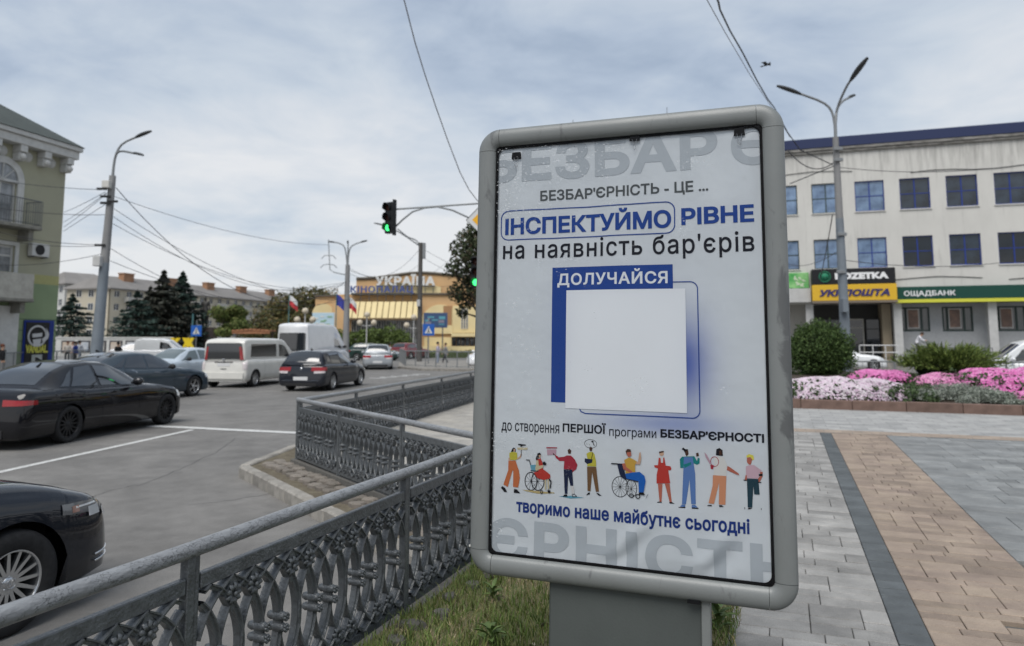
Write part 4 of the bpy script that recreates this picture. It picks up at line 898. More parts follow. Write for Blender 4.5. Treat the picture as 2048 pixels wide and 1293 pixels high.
class Car:
    def __init__(s, **k): s.__dict__.update(k)
    def plan(s, x):
        D = s.Df; d = s.xf-x; f = 1.0
        if d < D: f = min(f, s.cf + (1-s.cf)*(1-(1-max(0, d)/D)**3)**(1/1.5))
        D = s.Dr; d = x-s.xr
        if d < D: f = min(f, s.cr + (1-s.cr)*(1-(1-max(0, d)/D)**3)**(1/1.5))
        return s.w*f
    def topz(s, x):
        X = [a for a, b in s.top]; Z = [b for a, b in s.top]; q = .05
        return float(np.interp(x-q, X, Z) + 2*np.interp(x, X, Z) + np.interp(x+q, X, Z))/4
    def botz(s, x):
        z = s.zb
        for xw in (0, s.wb):
            R = s.r+s.gap
            if abs(x-xw) < R: z = max(z, s.r + sqrt(max(0, R*R-(x-xw)**2)))
        return z
    def shift(s, x, h):     # rake of the nose and tail, h = height fraction
        hs = np.interp(h, [a[1] for a in RINGK[:8]], RC[:8]); o = 0
        if s.xf-x < .5: o -= hs*s.rakef*(1-(s.xf-x)/.5)
        if x-s.xr < .4: o += hs*s.raker*(1-(x-s.xr)/.4)
        return o
    def low(s, x, kk, off=0.0):
        i = min(int(kk), 7); f = kk-i; yf = RINGK[i][0]*(1-f)+RINGK[i+1][0]*f; h = RINGK[i][1]*(1-f)+RINGK[i+1][1]*f
        zt = s.topz(x); zb = s.botz(x); z = zb + (zt-zb)*h
        if kk > 6: z += s.crown*(1-(yf/.9)**2)*max(0, min(1, (kk-6)))
        # keep the side profile tied to real height, not to the arch-compressed one
        if kk <= 5: yf = float(np.interp((z-s.zb)/(zt-s.zb), [a[1] for a in RINGK], [a[0] for a in RINGK]))
        y = s.plan(x)*yf
        p = Vector((x + s.shift(x, (z-s.zb)/(zt-s.zb)), y, z))
        if off: p += Vector((0, off*(1 if kk < 6 else .2), off*(0 if kk < 5 else 1)))
        return p
    def cab(s, x, q, off=0.0):
        C = s.cabin; X = [c[0] for c in C]; d = .05
        def I(j): return float(np.interp(x-d, X, [c[j] for c in C])+2*np.interp(x, X, [c[j] for c in C])+np.interp(x+d, X, [c[j] for c in C]))/4
        zt, wt = I(1), I(2); zb = s.topz(x)-.012; wb_ = s.plan(x)*.905
        hh = max(zt-zb, .001)
        if q <= 3:
            t = q/3; y = wb_*(1-t) + wt*t + .018*sin(pi*t)*min(1, hh/.3); z = zb + hh*t; n = Vector((0, 1, .25))
        else:
            t = min(1.0, (q-3)/3); a = t*pi/2
            y = wt*(1-t)**.9 if t < 1 else 0; cr = min(.055, hh*.25)
            z = zt + cr*(1-(1-t)**2.6); n = Vector((0, .1, 1)) if t > .3 else Vector((0, .6, .8))
        p = Vector((x, y, z))
        return p + n*off
    def normal_off(s, fn, a, b, off, ea=.02, eb=.05):
        p = fn(a, b); u = fn(a+ea, b)-fn(a-ea, b); v = fn(a, b+eb)-fn(a, b-eb); n = v.cross(u)
        if n.length < 1e-9: return p
        n.normalize()
        if n.y < -.05 or (abs(n.y) <= .05 and n.z < 0): n = -n
        return p + n*off
def car(spec, name, label, cat, loc, rz, group=None):
    s = Car(gap=.045, zb=.2, crown=.035, Df=.5, Dr=.28, cf=.60, cr=.80, rakef=1.0, raker=1.0, spokes=10, rimm=M_RIM, glass=M_GLASS, sidewins=[], seams=[], handles=[], plate=True, tail=[], head=[], mirrors=True, seat=False)
    s.__dict__.update(spec); s.xf = s.wb+s.fo; s.xr = -s.ro
    t = thing(name, loc, rz, label, cat, group)
    X = set(np.arange(s.xr, s.xf+.001, .1).round(3).tolist() + [s.xf])
    for d in (0, .01, .03, .06, .1, .15, .2, .27, .35, .43): X.add(round(s.xf-d, 3)); X.add(round(s.xr+d, 3))
    for xw in (0, s.wb):
        R = s.r+s.gap
        for a in range(0, 181, 12): X.add(round(xw+R*cos(radians(a)), 4))
        X.add(round(xw-R-.001, 4)); X.add(round(xw+R+.001, 4))
    X = sorted(x for x in X if s.xr <= x <= s.xf)
    nk = 9
    k = MB()
    for sg in (1, -1):
        vs = []
        for x in X:
            for j in range(nk): p = s.low(x, j if j < 8 else 8.0); vs.append((p.x, p.y*sg, p.z))
        fs = [(i*nk+j, (i+1)*nk+j, (i+1)*nk+j+1, i*nk+j+1) for i in range(len(X)-1) for j in range(nk-1)]
        k.add(vs, fs, 0, True)
    for x in (X[0], X[-1]):   # end caps
        L_ = [s.low(x, j if j < 8 else 8.0) for j in range(nk)]; n = len(L_)
        vs = [(p.x, p.y, p.z) for p in L_] + [(p.x, -p.y, p.z) for p in L_]
        k.add(vs, [(j, j+1, n+j+1, n+j) for j in range(n-1)], 0, True)
    k.build('body', s.paint, t, fixn=True)
    # underbody and wheel wells
    k = MB(); wi = s.w-.26; k.box(s.xr+.12, s.xf-.32, -wi, wi, s.zb-.01, s.zb+.34); 
    for a, b in ((s.xr+.1, -s.r-s.gap-.01), (s.r+s.gap+.01, s.wb-s.r-s.gap-.01), (s.wb+s.r+s.gap+.01, s.xf-.34)): k.box(a, b, -s.w*.88, s.w*.88, s.zb+.005, s.zb+.05)
    k.box(-s.r-s.gap, s.r+s.gap, -wi-.03, wi+.03, s.zb+.3, s.r*2+.08); k.box(s.wb-s.r-s.gap, s.wb+s.r+s.gap, -wi-.03, wi+.03, s.zb+.3, s.r*2+.08)
    k.build('underbody', M_WELL, t)
    # cabin
    C = s.cabin; xs = sorted(set([c[0] for c in C] + np.arange(C[0][0], C[-1][0], .08).round(3).tolist() + [C[-1][0]]))
    Q = [0, 1, 2, 2.7, 3, 3.2, 3.6, 4.2, 5, 6]; k = MB(); n = len(Q)
    for sg in (1, -1):
        vs = []
        for x in xs:
            for q in Q: p = s.cab(x, q); vs.append((p.x, p.y*sg, p.z))
        k.add(vs, [(i*n+j, (i+1)*n+j, (i+1)*n+j+1, i*n+j+1) for i in range(len(xs)-1) for j in range(n-1)], 0, True)
    for x in (xs[0], xs[-1]):
        L_ = [s.cab(x, q) for q in Q]; vs = [(p.x, p.y, p.z) for p in L_] + [(p.x, -p.y, p.z) for p in L_]
        k.add(vs, [(j, j+1, n+j+1, n+j) for j in range(n-1)], 0, True)
    k.build('cabin', s.paint, t, fixn=True)
    def cpatch(nm, c4, m, sides=(1, -1), off=.006, nu=6, nv=5, fn=None, parent=None):
        fn = fn or s.cab; out = None
        for sg in sides:
            k = MB(); vs = []
            for i in range(nu+1):
                for j in range(nv+1):
                    a, b = i/nu, j/nv
                    x = (c4[0][0]*(1-a)+c4[1][0]*a)*(1-b) + (c4[3][0]*(1-a)+c4[2][0]*a)*b
                    q = (c4[0][1]*(1-a)+c4[1][1]*a)*(1-b) + (c4[3][1]*(1-a)+c4[2][1]*a)*b
                    p = s.normal_off(fn, x, q, off); vs.append((p.x, p.y*sg, p.z))
            k.add(vs, [(i*(nv+1)+j, (i+1)*(nv+1)+j, (i+1)*(nv+1)+j+1, i*(nv+1)+j+1) for i in range(nu) for j in range(nv)], 0, True)
            out = k.build(nm, m, parent or t)
        return out
    def topglass(nm, xa, xb, qa, m):
        k = MB(); nu, nv = 8, 12; vs = []
        for i in range(nu+1):
            x = xa+(xb-xa)*i/nu
            for j in range(nv+1):
                f = -1+2*j/nv; q = 6-(6-qa)*abs(f); p = s.normal_off(s.cab, x, q, .006) if abs(f) > .01 else s.normal_off(s.cab, x, 5.98, .006)
                if abs(f) < .01: p.y = 0
                vs.append((p.x, p.y*(1 if f >= 0 else -1), p.z))
        k.add(vs, [(i*(nv+1)+j, (i+1)*(nv+1)+j, (i+1)*(nv+1)+j+1, i*(nv+1)+j+1) for i in range(nu) for j in range(nv)], 0, True)
        return k.build(nm, m, t)
    topglass('windscreen', *s.wsc, s.glass)
    if s.rwin: rw = topglass('rear_window', *s.rwin, s.glass)
    if getattr(s, 'backglass', None):      # upright rear window of vans
        z0_, z1_, yf, xx = s.backglass; k = MB(); k.prism(rrect(-yf, z0_, yf, z1_, .08), xx-.012, xx+.02, plane='yz'); k.build('rear_window', s.glass, t)
    for c4 in s.sidewins: cpatch('side_window', c4, s.glass)
    for (x, ka, kb_) in s.seams: cpatch('door_seam', [(x-.004, ka), (x+.004, ka), (x+.004, kb_), (x-.004, kb_)], M_WELL, fn=s.low, off=.0015, nu=1, nv=8)
    for (x, q0, q1) in getattr(s, 'pillars', []): cpatch('window_pillar', [(x-.03, q0), (x+.03, q0), (x+.02, q1), (x-.04, q1)], M_TRIM, off=.008, nu=1)
    for (x, kk) in s.handles: cpatch('door_handle', [(x, kk-.09), (x+.19, kk-.09), (x+.19, kk+.09), (x, kk+.09)], s.paint if not getattr(s, 'chromeh', 0) else M_CHROME, fn=s.low, off=.03, nu=3, nv=2)
    # lamps, plates: follow the plan contour round the corner
    def contour(end, yin, xs_, z0a, z1a, z0b, z1b, off, nm, m, sides=(1, -1), par=None):
        """from yin on the end face round to distance xs_ along the side; z range goes (z0a,z1a) -> (z0b,z1b)"""
        xe = s.xf if end > 0 else s.xr; out = None
        dist = sorted(set([0, .01, .03, .06, .1, .15, .2, .27, .35, .43, .55])); dist = [d for d in dist if d < xs_] + [xs_]
        pc = s.plan(xe); pts = []
        if yin < pc:
            for i in range(4): pts.append((xe, yin+(pc-yin)*i/4))
        for d in dist: pts.append((xe-end*d, s.plan(xe-end*d)))
        for sg in sides:
            k = MB(); vs = []; n = len(pts)
            for i, (x, y) in enumerate(pts):
                f = i/(n-1); za, zb_ = z0a*(1-f)+z0b*f, z1a*(1-f)+z1b*f
                a = pts[max(0, i-1)]; b = pts[min(n-1, i+1)]; tx, ty = b[0]-a[0], b[1]-a[1]; l = sqrt(tx*tx+ty*ty); nx, ny = (ty/l, -tx/l)
                if nx*end < 0 or (abs(nx) < .01 and ny < 0): nx, ny = -nx, -ny
                if ny < 0: ny = -ny
                for j in range(5):
                    z = za+(zb_-za)*j/4; zt = s.topz(x); h = (z-s.zb)/(zt-s.zb)
                    yf = float(np.interp(h, [q[1] for q in RINGK], [q[0] for q in RINGK]))
                    vs.append((x + s.shift(x, h) + nx*off, (y*yf + ny*off)*sg, z))
            k.add(vs, [(i*5+j, (i+1)*5+j, (i+1)*5+j+1, i*5+j+1) for i in range(n-1) for j in range(4)], 0, True)
            out = k.build(nm, m, par or t)
        return out
    for a in s.tail: contour(-1, *a)
    for a in s.head: contour(1, *a)
    def face_plate(nm, end, y0_, y1_, z0_, z1_, m, proud=.012, th=.03):
        xe = (s.xf if end > 0 else s.xr); zc = (z0_+z1_)/2; sh = s.shift(xe, (zc-s.zb)/(s.topz(xe)-s.zb))
        k = MB(); x_ = xe+sh; k.box(min(x_+end*proud, x_-end*th), max(x_+end*proud, x_-end*th), y0_, y1_, z0_, z1_, bev=.003); return k.build(nm, m, t)
    for a in getattr(s, 'faces', []): face_plate(*a)
    if s.mirrors:
        for sg in (1, -1):
            mx_, mz = s.mir; k = MB(); y = s.plan(mx_)*.93
            k.sphere((mx_, (y+.14)*sg, mz+.03), .1, 12, sc_=(.75, 1.15, .85)); k.box(mx_-.03, mx_+.04, min(y*sg, (y+.1)*sg), max(y*sg, (y+.1)*sg), mz-.02, mz+.02); k.build('mirror', s.mirm if hasattr(s, 'mirm') else s.paint, t)
    for xw in (0, s.wb):
        for sg in (1, -1): wheel_tree(t, xw, sg*(s.w-.115), s.r, .215, s.rimr, s.rimm, s.spokes, sg)
    for f in getattr(s, 'extra', []): f(t, s)
    return t
def sill(t, s):
    for sg in (1, -1):
        k = MB(); k.box(s.r+.1, s.wb-s.r-.1, min(sg*(s.w*.94), sg*(s.w*.99)), max(sg*(s.w*.94), sg*(s.w*.99)), s.zb-.03, s.zb+.05, bev=.008); k.build('sill', M_TRIM, t)
def antenna(t, s):
    k = MB(); k.prism([(0, 0), (.16, 0), (.03, .07), (0, .07)], -.012, .012, M=T3((s.cabin[0][0]+.75, 0, max(c[1] for c in s.cabin)+.045))); k.build('roof_antenna', M_TRIM, t)
def roundel(x, y, z, rr, end, m1=None):
    def f(t, s):
        k = MB(); k.lathe([(0, .012), (rr*.8, .011), (rr, .0)], 20, 'x', M=T3((x, y, z), rz=0 if end > 0 else pi)); k.build('emblem', m1 or M_CHROME, t)
    return f
sedan_cab = lambda wt, xb, xr_, xf_, xc, zr, zb, z0: [(xb, zb, wt*1.06), (xb+(xr_-xb)*.55, zb+(zr-zb)*.68, wt*.98), (xr_, zr-.015, wt*.93), ((xr_+xf_)/2, zr+.01, wt*.95), (xf_, zr-.02, wt*.93), (xf_+(xc-xf_)*.5, z0+(zr-z0)*.55, wt*1.0), (xc, z0, wt*1.12)]
# black sports saloon
SB = dict(wb=2.89, fo=.74, ro=1.10, w=.925, r=.335, rimr=.245, zb=.17, paint=paint('black', (.006, .006, .008), rough=.2), rimm=M_RIMK, spokes=14, gap=.03,
  top=[(-1.10, .93), (-1.02, .985), (-.85, 1.0), (-.4, .995), (.5, .955), (1.6, .93), (2.15, .93), (2.7, .885), (3.25, .79), (3.5, .70), (3.63, .60)],
  cabin=sedan_cab(.60, -.62, .30, 1.25, 2.28, 1.41, .985, .93), wsc=(1.36, 2.14, 3.25), rwin=(-.50, .22, 3.3),
  sidewins=[[(.08, .35), (.78, .30), (.76, 2.72), (.36, 2.62)], [(.86, .30), (1.98, .28), (1.34, 2.6), (.84, 2.72)], [(-.18, .45), (.03, .38), (.26, 2.45), (.1, 2.0)]],
  seams=[(.02, 2.3, 5.8), (.82, .2, 5.8), (1.92, .2, 5.8)], handles=[(.22, 4.55), (1.08, 4.55)], mir=(1.72, .98),
  tail=[(.50, .30, .74, .85, .76, .83, .008, 'tail_lamp', M_TAIL)], head=[(.42, .42, .56, .66, .60, .74, .008, 'headlight', M_HEAD)],
  faces=[('licence_plate', -1, -.26, .26, .66, .77, M_PLATE), ('rear_valance', -1, -.55, .55, .20, .34, M_TRIM), ('grille', 1, -.22, .22, .5, .64, M_TRIM)], extra=[antenna, lambda t, s: exhausts(t, s)])
def exhausts(t, s):
    for y in (.45, .56):
        k = MB(); k.tube([(s.xr-.02, y, .27), (s.xr+.2, y, .27)], .04, 12); k.build('exhaust_pipe', M_CHROME, t)
    k = MB(); k.box(-.40, -.02, -.45, .45, .0, .02); 
def head_dir(deg): return pi/2 - radians(deg)
def place_by(px_r, px_f, z=ROAD):    # rear and front wheel contacts seen -> loc, angle
    a, b = gnd(*px_r, z), gnd(*px_f, z); return a, atan2((b-a).y, (b-a).x)
# wheels seen are the right-hand ones: shift to the axle centre
def by_right(spec, a, ang): n = Vector((-sin(ang), cos(ang), 0)); return a + n*(spec['w']-.115)
a_ = gnd(128, 886, ROAD); b_ = gnd(318, 850, ROAD); ang = atan2((b_-a_).y, (b_-a_).x); print('sport saloon wheelbase', (b_-a_).length, math.degrees(ang))
car(SB, 'parked_car', 'black saloon with black wheels beside the white lane line, left of the picture', 'car', by_right(SB, a_, ang), ang)
# near black saloon whose nose enters at the left edge
SV = dict(SB); SV.update(wb=2.80, fo=.92, ro=1.05, w=.917, r=.33, rimr=.208, zb=.18, rimm=M_RIM, spokes=15, paint=paint('black_metallic', (.010, .012, .017), rough=.2), gap=.05,
  top=[(-1.05, .93), (-.95, .98), (-.4, .99), (.5, .955), (1.6, .955), (2.15, .975), (2.6, .93), (3.1, .86), (3.45, .78), (3.62, .71), (3.72, .62)],
  cabin=sedan_cab(.61, -.55, .35, 1.25, 2.2, 1.42, .975, .97), wsc=(1.33, 2.07, 3.25), head=[(.50, .60, .57, .69, .685, .755, .008, 'headlight', M_HEADK)], Df=.62, cf=.62, cr=.8, extra=[])
def vw_extra(t, s):
    for sg in (1, -1):
        for (xa, za, w_, h_) in ((s.xf-.22, .69, .07, .045), (s.xf-.12, .665, .05, .05)):
            pass
    k = MB()
    for z in (.655, .635, .615, .595): k.box(s.xf-.065, s.xf+.0, -.5, .5, z-.004, z+.004, bev=0)
    k.build('grille_bar', M_CHROME, t)
    for sg in (1, -1):
        for z in (.30, .345):
            k = MB(); P = []
            for i in range(7):
                d = .30 - .27*i/6; P.append((s.xf-d+.0, sg*(s.plan(s.xf-d)*.995+.004), z))
            k.tube(P, .009, 6); k.build('bumper_trim', M_CHROME, t)
        # lamp internals: bright reflector, running light, amber corner
        k = MB()
        for (d0, d1, z0_, z1_, m_) in ((.38, .25, .635, .70, 0), (.20, .06, .60, .665, 0), (.50, .08, .712, .724, 0), (.53, .47, .685, .73, 1)):
            vs = []
            for i in range(5):
                d = d0+(d1-d0)*i/4; x = s.xf-d; y = s.plan(x)
                for z in (z0_, z1_):
                    h = (z-s.zb)/(s.topz(x)-s.zb); yf = float(np.interp(h, [q[1] for q in RINGK], [q[0] for q in RINGK])); vs.append((x+s.shift(x, h)+.006, (y*yf+.011)*sg, z))
            k.add(vs, [(i*2, i*2+2, i*2+3, i*2+1) for i in range(4)], m_, True)
        k.build('lamp_reflector', [M_HEAD, M_AMB], t)
    # emblem on the hubs: letters V over W in a ring
    for ch in [c for c in bpy.data.objects if c.parent == t and c.name.startswith('wheel')]:
        fc = 1 if ch.location.y > 0 else -1; yy = fc*.088
        k = MB(); M_ = T3((0, yy, 0), rz=0 if fc < 0 else pi)
        P = [(cos(2*pi*i/24)*.03, -.001, sin(2*pi*i/24)*.03) for i in range(25)]; k.tube([M_ @ Vector(p) for p in P], .0026, 5, cap=False)
        slab_text(k, 'V', -.013, .003, .013, .027, 0, .003, M=M_); slab_text(k, 'W', -.021, -.021, .021, .002, 0, .003, M=M_); k.build('hub_emblem', M_CHROME, ch)
SV['extra'] = [vw_extra]
ca_ = None
rim_c = None
# front right wheel centre seen at (30, 1147), rim radius 62 px
dist = 4.83; Pc = at(30, 1147, dist); Pc.z = ROAD; ang = head_dir(19)
n = Vector((-sin(ang), cos(ang), 0)); fwd = Vector((cos(ang), sin(ang), 0))
car(SV, 'parked_car', 'glossy black car with silver spoked wheels, its nose entering behind the nearest railing', 'car', Pc + n*(SV['w']-.0) - fwd*SV['wb'], ang)
# dark blue grey liftback
SK = dict(SB); SK.update(wb=2.84, fo=.9, ro=1.1, w=.93, r=.33, rimr=.222, zb=.18, rimm=M_RIM, spokes=5, paint=paint('slate_blue', (.035, .05, .065), rough=.22), gap=.045,
  top=[(-1.1, .98), (-1.0, 1.02), (-.6, 1.02), (.5, .97), (1.6, .94), (2.15, .95), (2.7, .90), (3.3, .80), (3.6, .70), (3.74, .60)],
  cabin=sedan_cab(.62, -.98, .15, 1.25, 2.28, 1.425, 1.01, .95), wsc=(1.36, 2.14, 3.25), rwin=(-.8, .05, 3.3), glass=M_GLASS, chromeh=1, mirm=M_TRIM,
  sidewins=[[(.0, .35), (.86, .30), (.84, 2.66), (.30, 2.5)], [(.94, .30), (2.02, .28), (1.36, 2.55), (.92, 2.66)], [(-.42, .6), (-.06, .38), (.22, 2.35), (.05, 1.9)]], extra=[antenna])
a_ = gnd(383, 793, ROAD); ang = head_dir(17); fwd = Vector((cos(ang), sin(ang), 0))
car(SK, 'parked_car', 'slate blue liftback with silver wheels, just behind the black saloon', 'car', by_right(SK, a_, ang) - fwd*SK['wb'], ang)
# white people carrier, seen from behind
VV_ = dict(wb=3.2, fo=.82, ro=.72, w=.95, r=.325, rimr=.205, zb=.24, paint=paint('cream_white', (.62, .61, .57)), spokes=10, gap=.05, Dr=.16, cr=.88, raker=.35, crown=.02,
  top=[(-.72, 1.02), (-.6, 1.08), (.5, 1.08), (2.4, 1.06), (3.2, 1.06), (3.45, 1.0), (3.8, .88), (4.02, .72)],
  cabin=[(-.70, 1.66, .80), (-.62, 1.80, .80), (-.4, 1.84, .81), (2.2, 1.83, .81), (2.5, 1.76, .80), (3.0, 1.38, .84), (3.42, 1.05, .90)], wsc=(2.6, 3.32, 3.25), rwin=None, backglass=(1.10, 1.70, .74, -.725),
  sidewins=[[(-.28, .35), (1.72, .33), (1.72, 2.3), (-.22, 2.3)], [(1.95, .33), (3.0, .30), (2.5, 2.1), (1.95, 2.2)]],
  seams=[(.70, .3, 5.8), (1.85, .3, 5.8), (2.95, .3, 5.8)], handles=[(1.6, 4.2), (2.05, 4.2)], mir=(2.95, 1.1), mirm=M_TRIM,
  tail=[(.79, .10, .78, 1.12, .78, 1.12, .012, 'tail_lamp', M_TAILW), (.79, .10, 1.12, 1.40, 1.12, 1.40, .014, 'tail_lamp', M_TAIL)], head=[(.5, .5, .62, .8, .7, .95, .008, 'headlight', M_HEAD)],
  faces=[('licence_plate', -1, -.26, .26, .82, .94, M_PLATE), ('tailgate_recess', -1, -.38, .38, .95, .99, M_TRIM), ('rear_bumper', -1, -.84, .84, .34, .58, paint('cream_white', (.62, .61, .57)), .05), ('tailgate_handle', -1, -.12, .12, .70, .73, M_TRIM)])
def vantail(z0, z1, z2, y, x=-.735):
    def f(t, s):
        for sg in (1, -1):
            k = MB(); k.box(x-.01, x+.14, min(sg*(y-.05), sg*(y+.075)), max(sg*(y-.05), sg*(y+.075)), z1, z2, bev=.02); k.build('tail_lamp', M_TAIL, t)
    return f
VV_['tail'] = [(.79, .10, .70, 1.05, .70, 1.05, .012, 'tail_lamp', M_TAILW)]
def star(x, z, rr):
    def f(t, s):
        k = MB(); P = [(x, cos(2*pi*i/20)*rr, z+sin(2*pi*i/20)*rr) for i in range(21)]; k.tube(P, .008, 5, cap=False)
        for i in range(3): a = pi/2+2*pi*i/3; k.tube([(x, 0, z), (x, cos(a)*rr, z+sin(a)*rr)], [.012, .004], 5)
        k.build('star_emblem', M_CHROME, t)
    return f
def upper_tail(t, s):
    for sg in (1, -1):
        k = MB(); vs = []
        for i in range(5):
            z = 1.06 + .5*i/4; yo = s.plan(-.72)*.92 - (i/4)*.07
            vs += [(-.742, sg*(yo-.06-.02*(1-i/4)), z), (-.742, sg*(yo+.005), z), (-.70, sg*(yo+.05), z), (-.60, sg*(yo+.062), z)]
        k.add(vs, [(i*4+j, i*4+j+1, (i+1)*4+j+1, (i+1)*4+j) for i in range(4) for j in range(3)], 0, True); k.build('tail_lamp', M_TAIL, t)
VV_['extra'] = [upper_tail, star(-.745, 1.05, .05)]
ang = head_dir(10); RL = gnd(424, 775, ROAD); RR_ = gnd(507, 773, ROAD); fwd = Vector((cos(ang), sin(ang), 0)); mid = (RL+RR_)/2
car(VV_, 'people_carrier', 'cream white people carrier with tall red tail lamps, right of the slate blue car', 'van', mid, ang)
# dark compact hatchback from behind
SH = dict(wb=2.69, fo=.77, ro=.86, w=.885, r=.32, rimr=.225, zb=.19, paint=paint('graphite', (.018, .020, .026), rough=.2), spokes=10, gap=.04, Dr=.22, cr=.84, crown=.02,
  top=[(-.86, .90), (-.8, .955), (-.5, .965), (.5, .945), (1.5, .92), (2.0, .925), (2.5, .89), (3.0, .80), (3.3, .70), (3.46, .60)],
  cabin=[(-.80, .97, .72), (-.62, 1.18, .66), (-.42, 1.36, .60), (-.1, 1.39, .60), (.9, 1.40, .60), (1.3, 1.345, .60), (1.75, 1.12, .65), (2.12, .93, .72)], wsc=(1.38, 2.02, 3.25), rwin=(-.74, -.45, 3.35),
  sidewins=[[(.0, .35), (.78, .30), (.76, 2.65), (-.02, 2.5)], [(.86, .30), (1.88, .28), (1.30, 2.55), (.84, 2.65)], [(-.36, .7), (-.07, .42), (-.09, 2.3), (-.2, 2.1)]],
  seams=[(-.02, 2.4, 5.8), (.82, .2, 5.8), (1.82, .2, 5.8)], handles=[(.2, 4.5), (1.02, 4.5)], mir=(1.66, .97),
  tail=[(.40, .26, .72, .86, .74, .86, .010, 'tail_lamp', M_TAIL), (.50, .12, .64, .72, .66, .73, .006, 'tail_lamp', M_TAILW)], head=[(.42, .42, .56, .66, .60, .74, .008, 'headlight', M_HEAD)],
  faces=[('licence_plate', -1, -.27, .27, .40, .52, M_PLATE), ('rear_valance', -1, -.6, .6, .21, .30, M_TRIM), ('bumper_band', -1, -.7, .7, .385, .392, M_CHROME)],
  extra=[antenna, roundel(-.83, 0, .80, .045, -1), lambda t, s: (lambda k: (k.tube([(-.80, 0, 1.01), (-.62, .25, 1.09)], .012, 6), k.build('rear_wiper', M_TRIM, t)))(MB())])
a_ = gnd(661, 781, ROAD); ang = head_dir(9.5)
car(SH, 'parked_car', 'graphite hatchback with red tail lamps seen from behind, nearest the railing corner', 'car', by_right(SH, a_, ang), ang)
# tall white panel van
SP = dict(VV_); SP.update(wb=3.66, fo=1.0, ro=1.15, w=.99, r=.34, paint=paint('van_white', (.66, .67, .68)), top=[(-1.15, 1.22), (-1.0, 1.25), (2.6, 1.22), (3.7, 1.22), (4.0, 1.12), (4.5, .9), (4.66, .75)],
  cabin=[(-1.13, 2.5, .80), (-1.05, 2.60, .80), (-.8, 2.64, .80), (2.2, 2.62, .80), (2.7, 2.45, .80), (3.4, 1.75, .88), (3.95, 1.2, .93)], wsc=(2.85, 3.85, 3.25), backglass=(1.22, 2.16, .74, -1.155),
  sidewins=[[(2.25, .33), (3.3, .30), (2.9, 1.4), (2.25, 1.5)]], seams=[(2.1, .3, 5.8), (.6, .3, 5.8), (3.4, .3, 5.8)], handles=[(2.3, 4.3), (.7, 4.3)], mir=(3.35, 1.35),
  tail=[(.86, .10, .78, 1.20, .78, 1.20, .012, 'tail_lamp', M_TAIL)], faces=[('licence_plate', -1, -.26, .26, .62, .74, M_PLATE), ('rear_bumper', -1, -.88, .88, .40, .58, M_TRIM, .05), ('door_split', -1, -.006, .006, .6, 1.3, M_WELL, .004)], extra=[])
ang = head_dir(9.5); P_ = at(585, 676, 38.5); P_.z = ROAD; fwd = Vector((cos(ang), sin(ang), 0))
car(SP, 'panel_van', 'tall white panel van with a dark rear window, behind the graphite hatchback', 'van', P_ + fwd*1.15, ang)
# silver hatchback in the distance
SS = dict(SH); SS.update(paint=paint('silver', (.30, .32, .34), metal=.4), cabin=[(c[0], c[1]*1.05, c[2]) for c in SH['cabin']], r=.315)
ang = head_dir(-9); P_ = at(756, 676, 43.5); P_.z = ROAD; fwd = Vector((cos(ang), sin(ang), 0))
car(SS, 'parked_car', 'small silver hatchback driving off alone in the middle of the junction', 'car', P_ + fwd*.86, ang)
# pale blue car facing us between the slate car and the people carrier
SL = dict(SK); SL.update(paint=paint('pale_blue', (.42, .48, .54)), glass=M_GLASSL, extra=[])
P_ = at(345, 676, 31); P_.z = ROAD; ang = head_dir(196); fwd = Vector((cos(ang), sin(ang), 0))
car(SL, 'parked_car', 'pale blue car facing us, half hidden left of the cream people carrier', 'car', P_ - fwd*1.6, ang)
SW = dict(SB); SW.update(paint=paint('white', (.66, .67, .68)), rimm=M_RIM, r=.32, rimr=.215, spokes=7, extra=[])
# cars beyond the flower bed on the right
P_ = at(1704, 676, 43.5); P_.z = ROAD; ang = radians(-18.7); fwd = Vector((cos(ang), sin(ang), 0))
car(SW, 'parked_car', 'white saloon parked beyond the flower bed, behind the street lamp', 'car', P_ - fwd*1.9, ang)
SC = dict(VV_); SC.update(wb=2.68, fo=.85, ro=.85, w=.9, r=.32, paint=paint('white', (.66, .67, .68)), top=[(-.85, .98), (-.7, 1.0), (1.5, 1.0), (2.3, 1.0), (2.7, .95), (3.2, .84), (3.53, .66)],
  cabin=[(-.83, 1.6, .74), (-.7, 1.76, .74), (-.3, 1.82, .74), (1.1, 1.80, .74), (1.5, 1.70, .73), (2.0, 1.3, .78), (2.4, 1.0, .84)], wsc=(1.6, 2.3, 3.25), backglass=(1.10, 1.65, .64, -.855), sidewins=[[(.95, .33), (2.0, .30), (1.55, 2.1), (.95, 2.2)]], seams=[(.85, .3, 5.8), (1.95, .3, 5.8)], handles=[(1.0, 4.2)], mir=(1.9, 1.08), mirm=paint('white', (.66, .67, .68)), extra=[lambda t, s: (lambda k: (k.lathe([(0, .02), (.2, .02), (.21, 0)], 20, 'y', M=T3((.35, s.w*.985, .85))), k.lathe([(0, -.02), (.2, -.02), (.21, 0)], 20, 'y', M=T3((.35, -s.w*.985, .85))), k.build('yellow_emblem', mat('yellow_vinyl', (.65, .42, .03)), t)))(MB())],
  tail=[(.79, .10, .9, 1.3, .9, 1.3, .012, 'tail_lamp', M_TAIL)], faces=[])
P_ = at(2050, 676, 27.5); P_.z = ROAD; ang = radians(-18.7+180); fwd = Vector((cos(ang), sin(ang), 0))
car(SC, 'delivery_van', 'small white van with a round yellow emblem at the right edge beyond the flowers', 'van', P_ - fwd*1.2, ang)
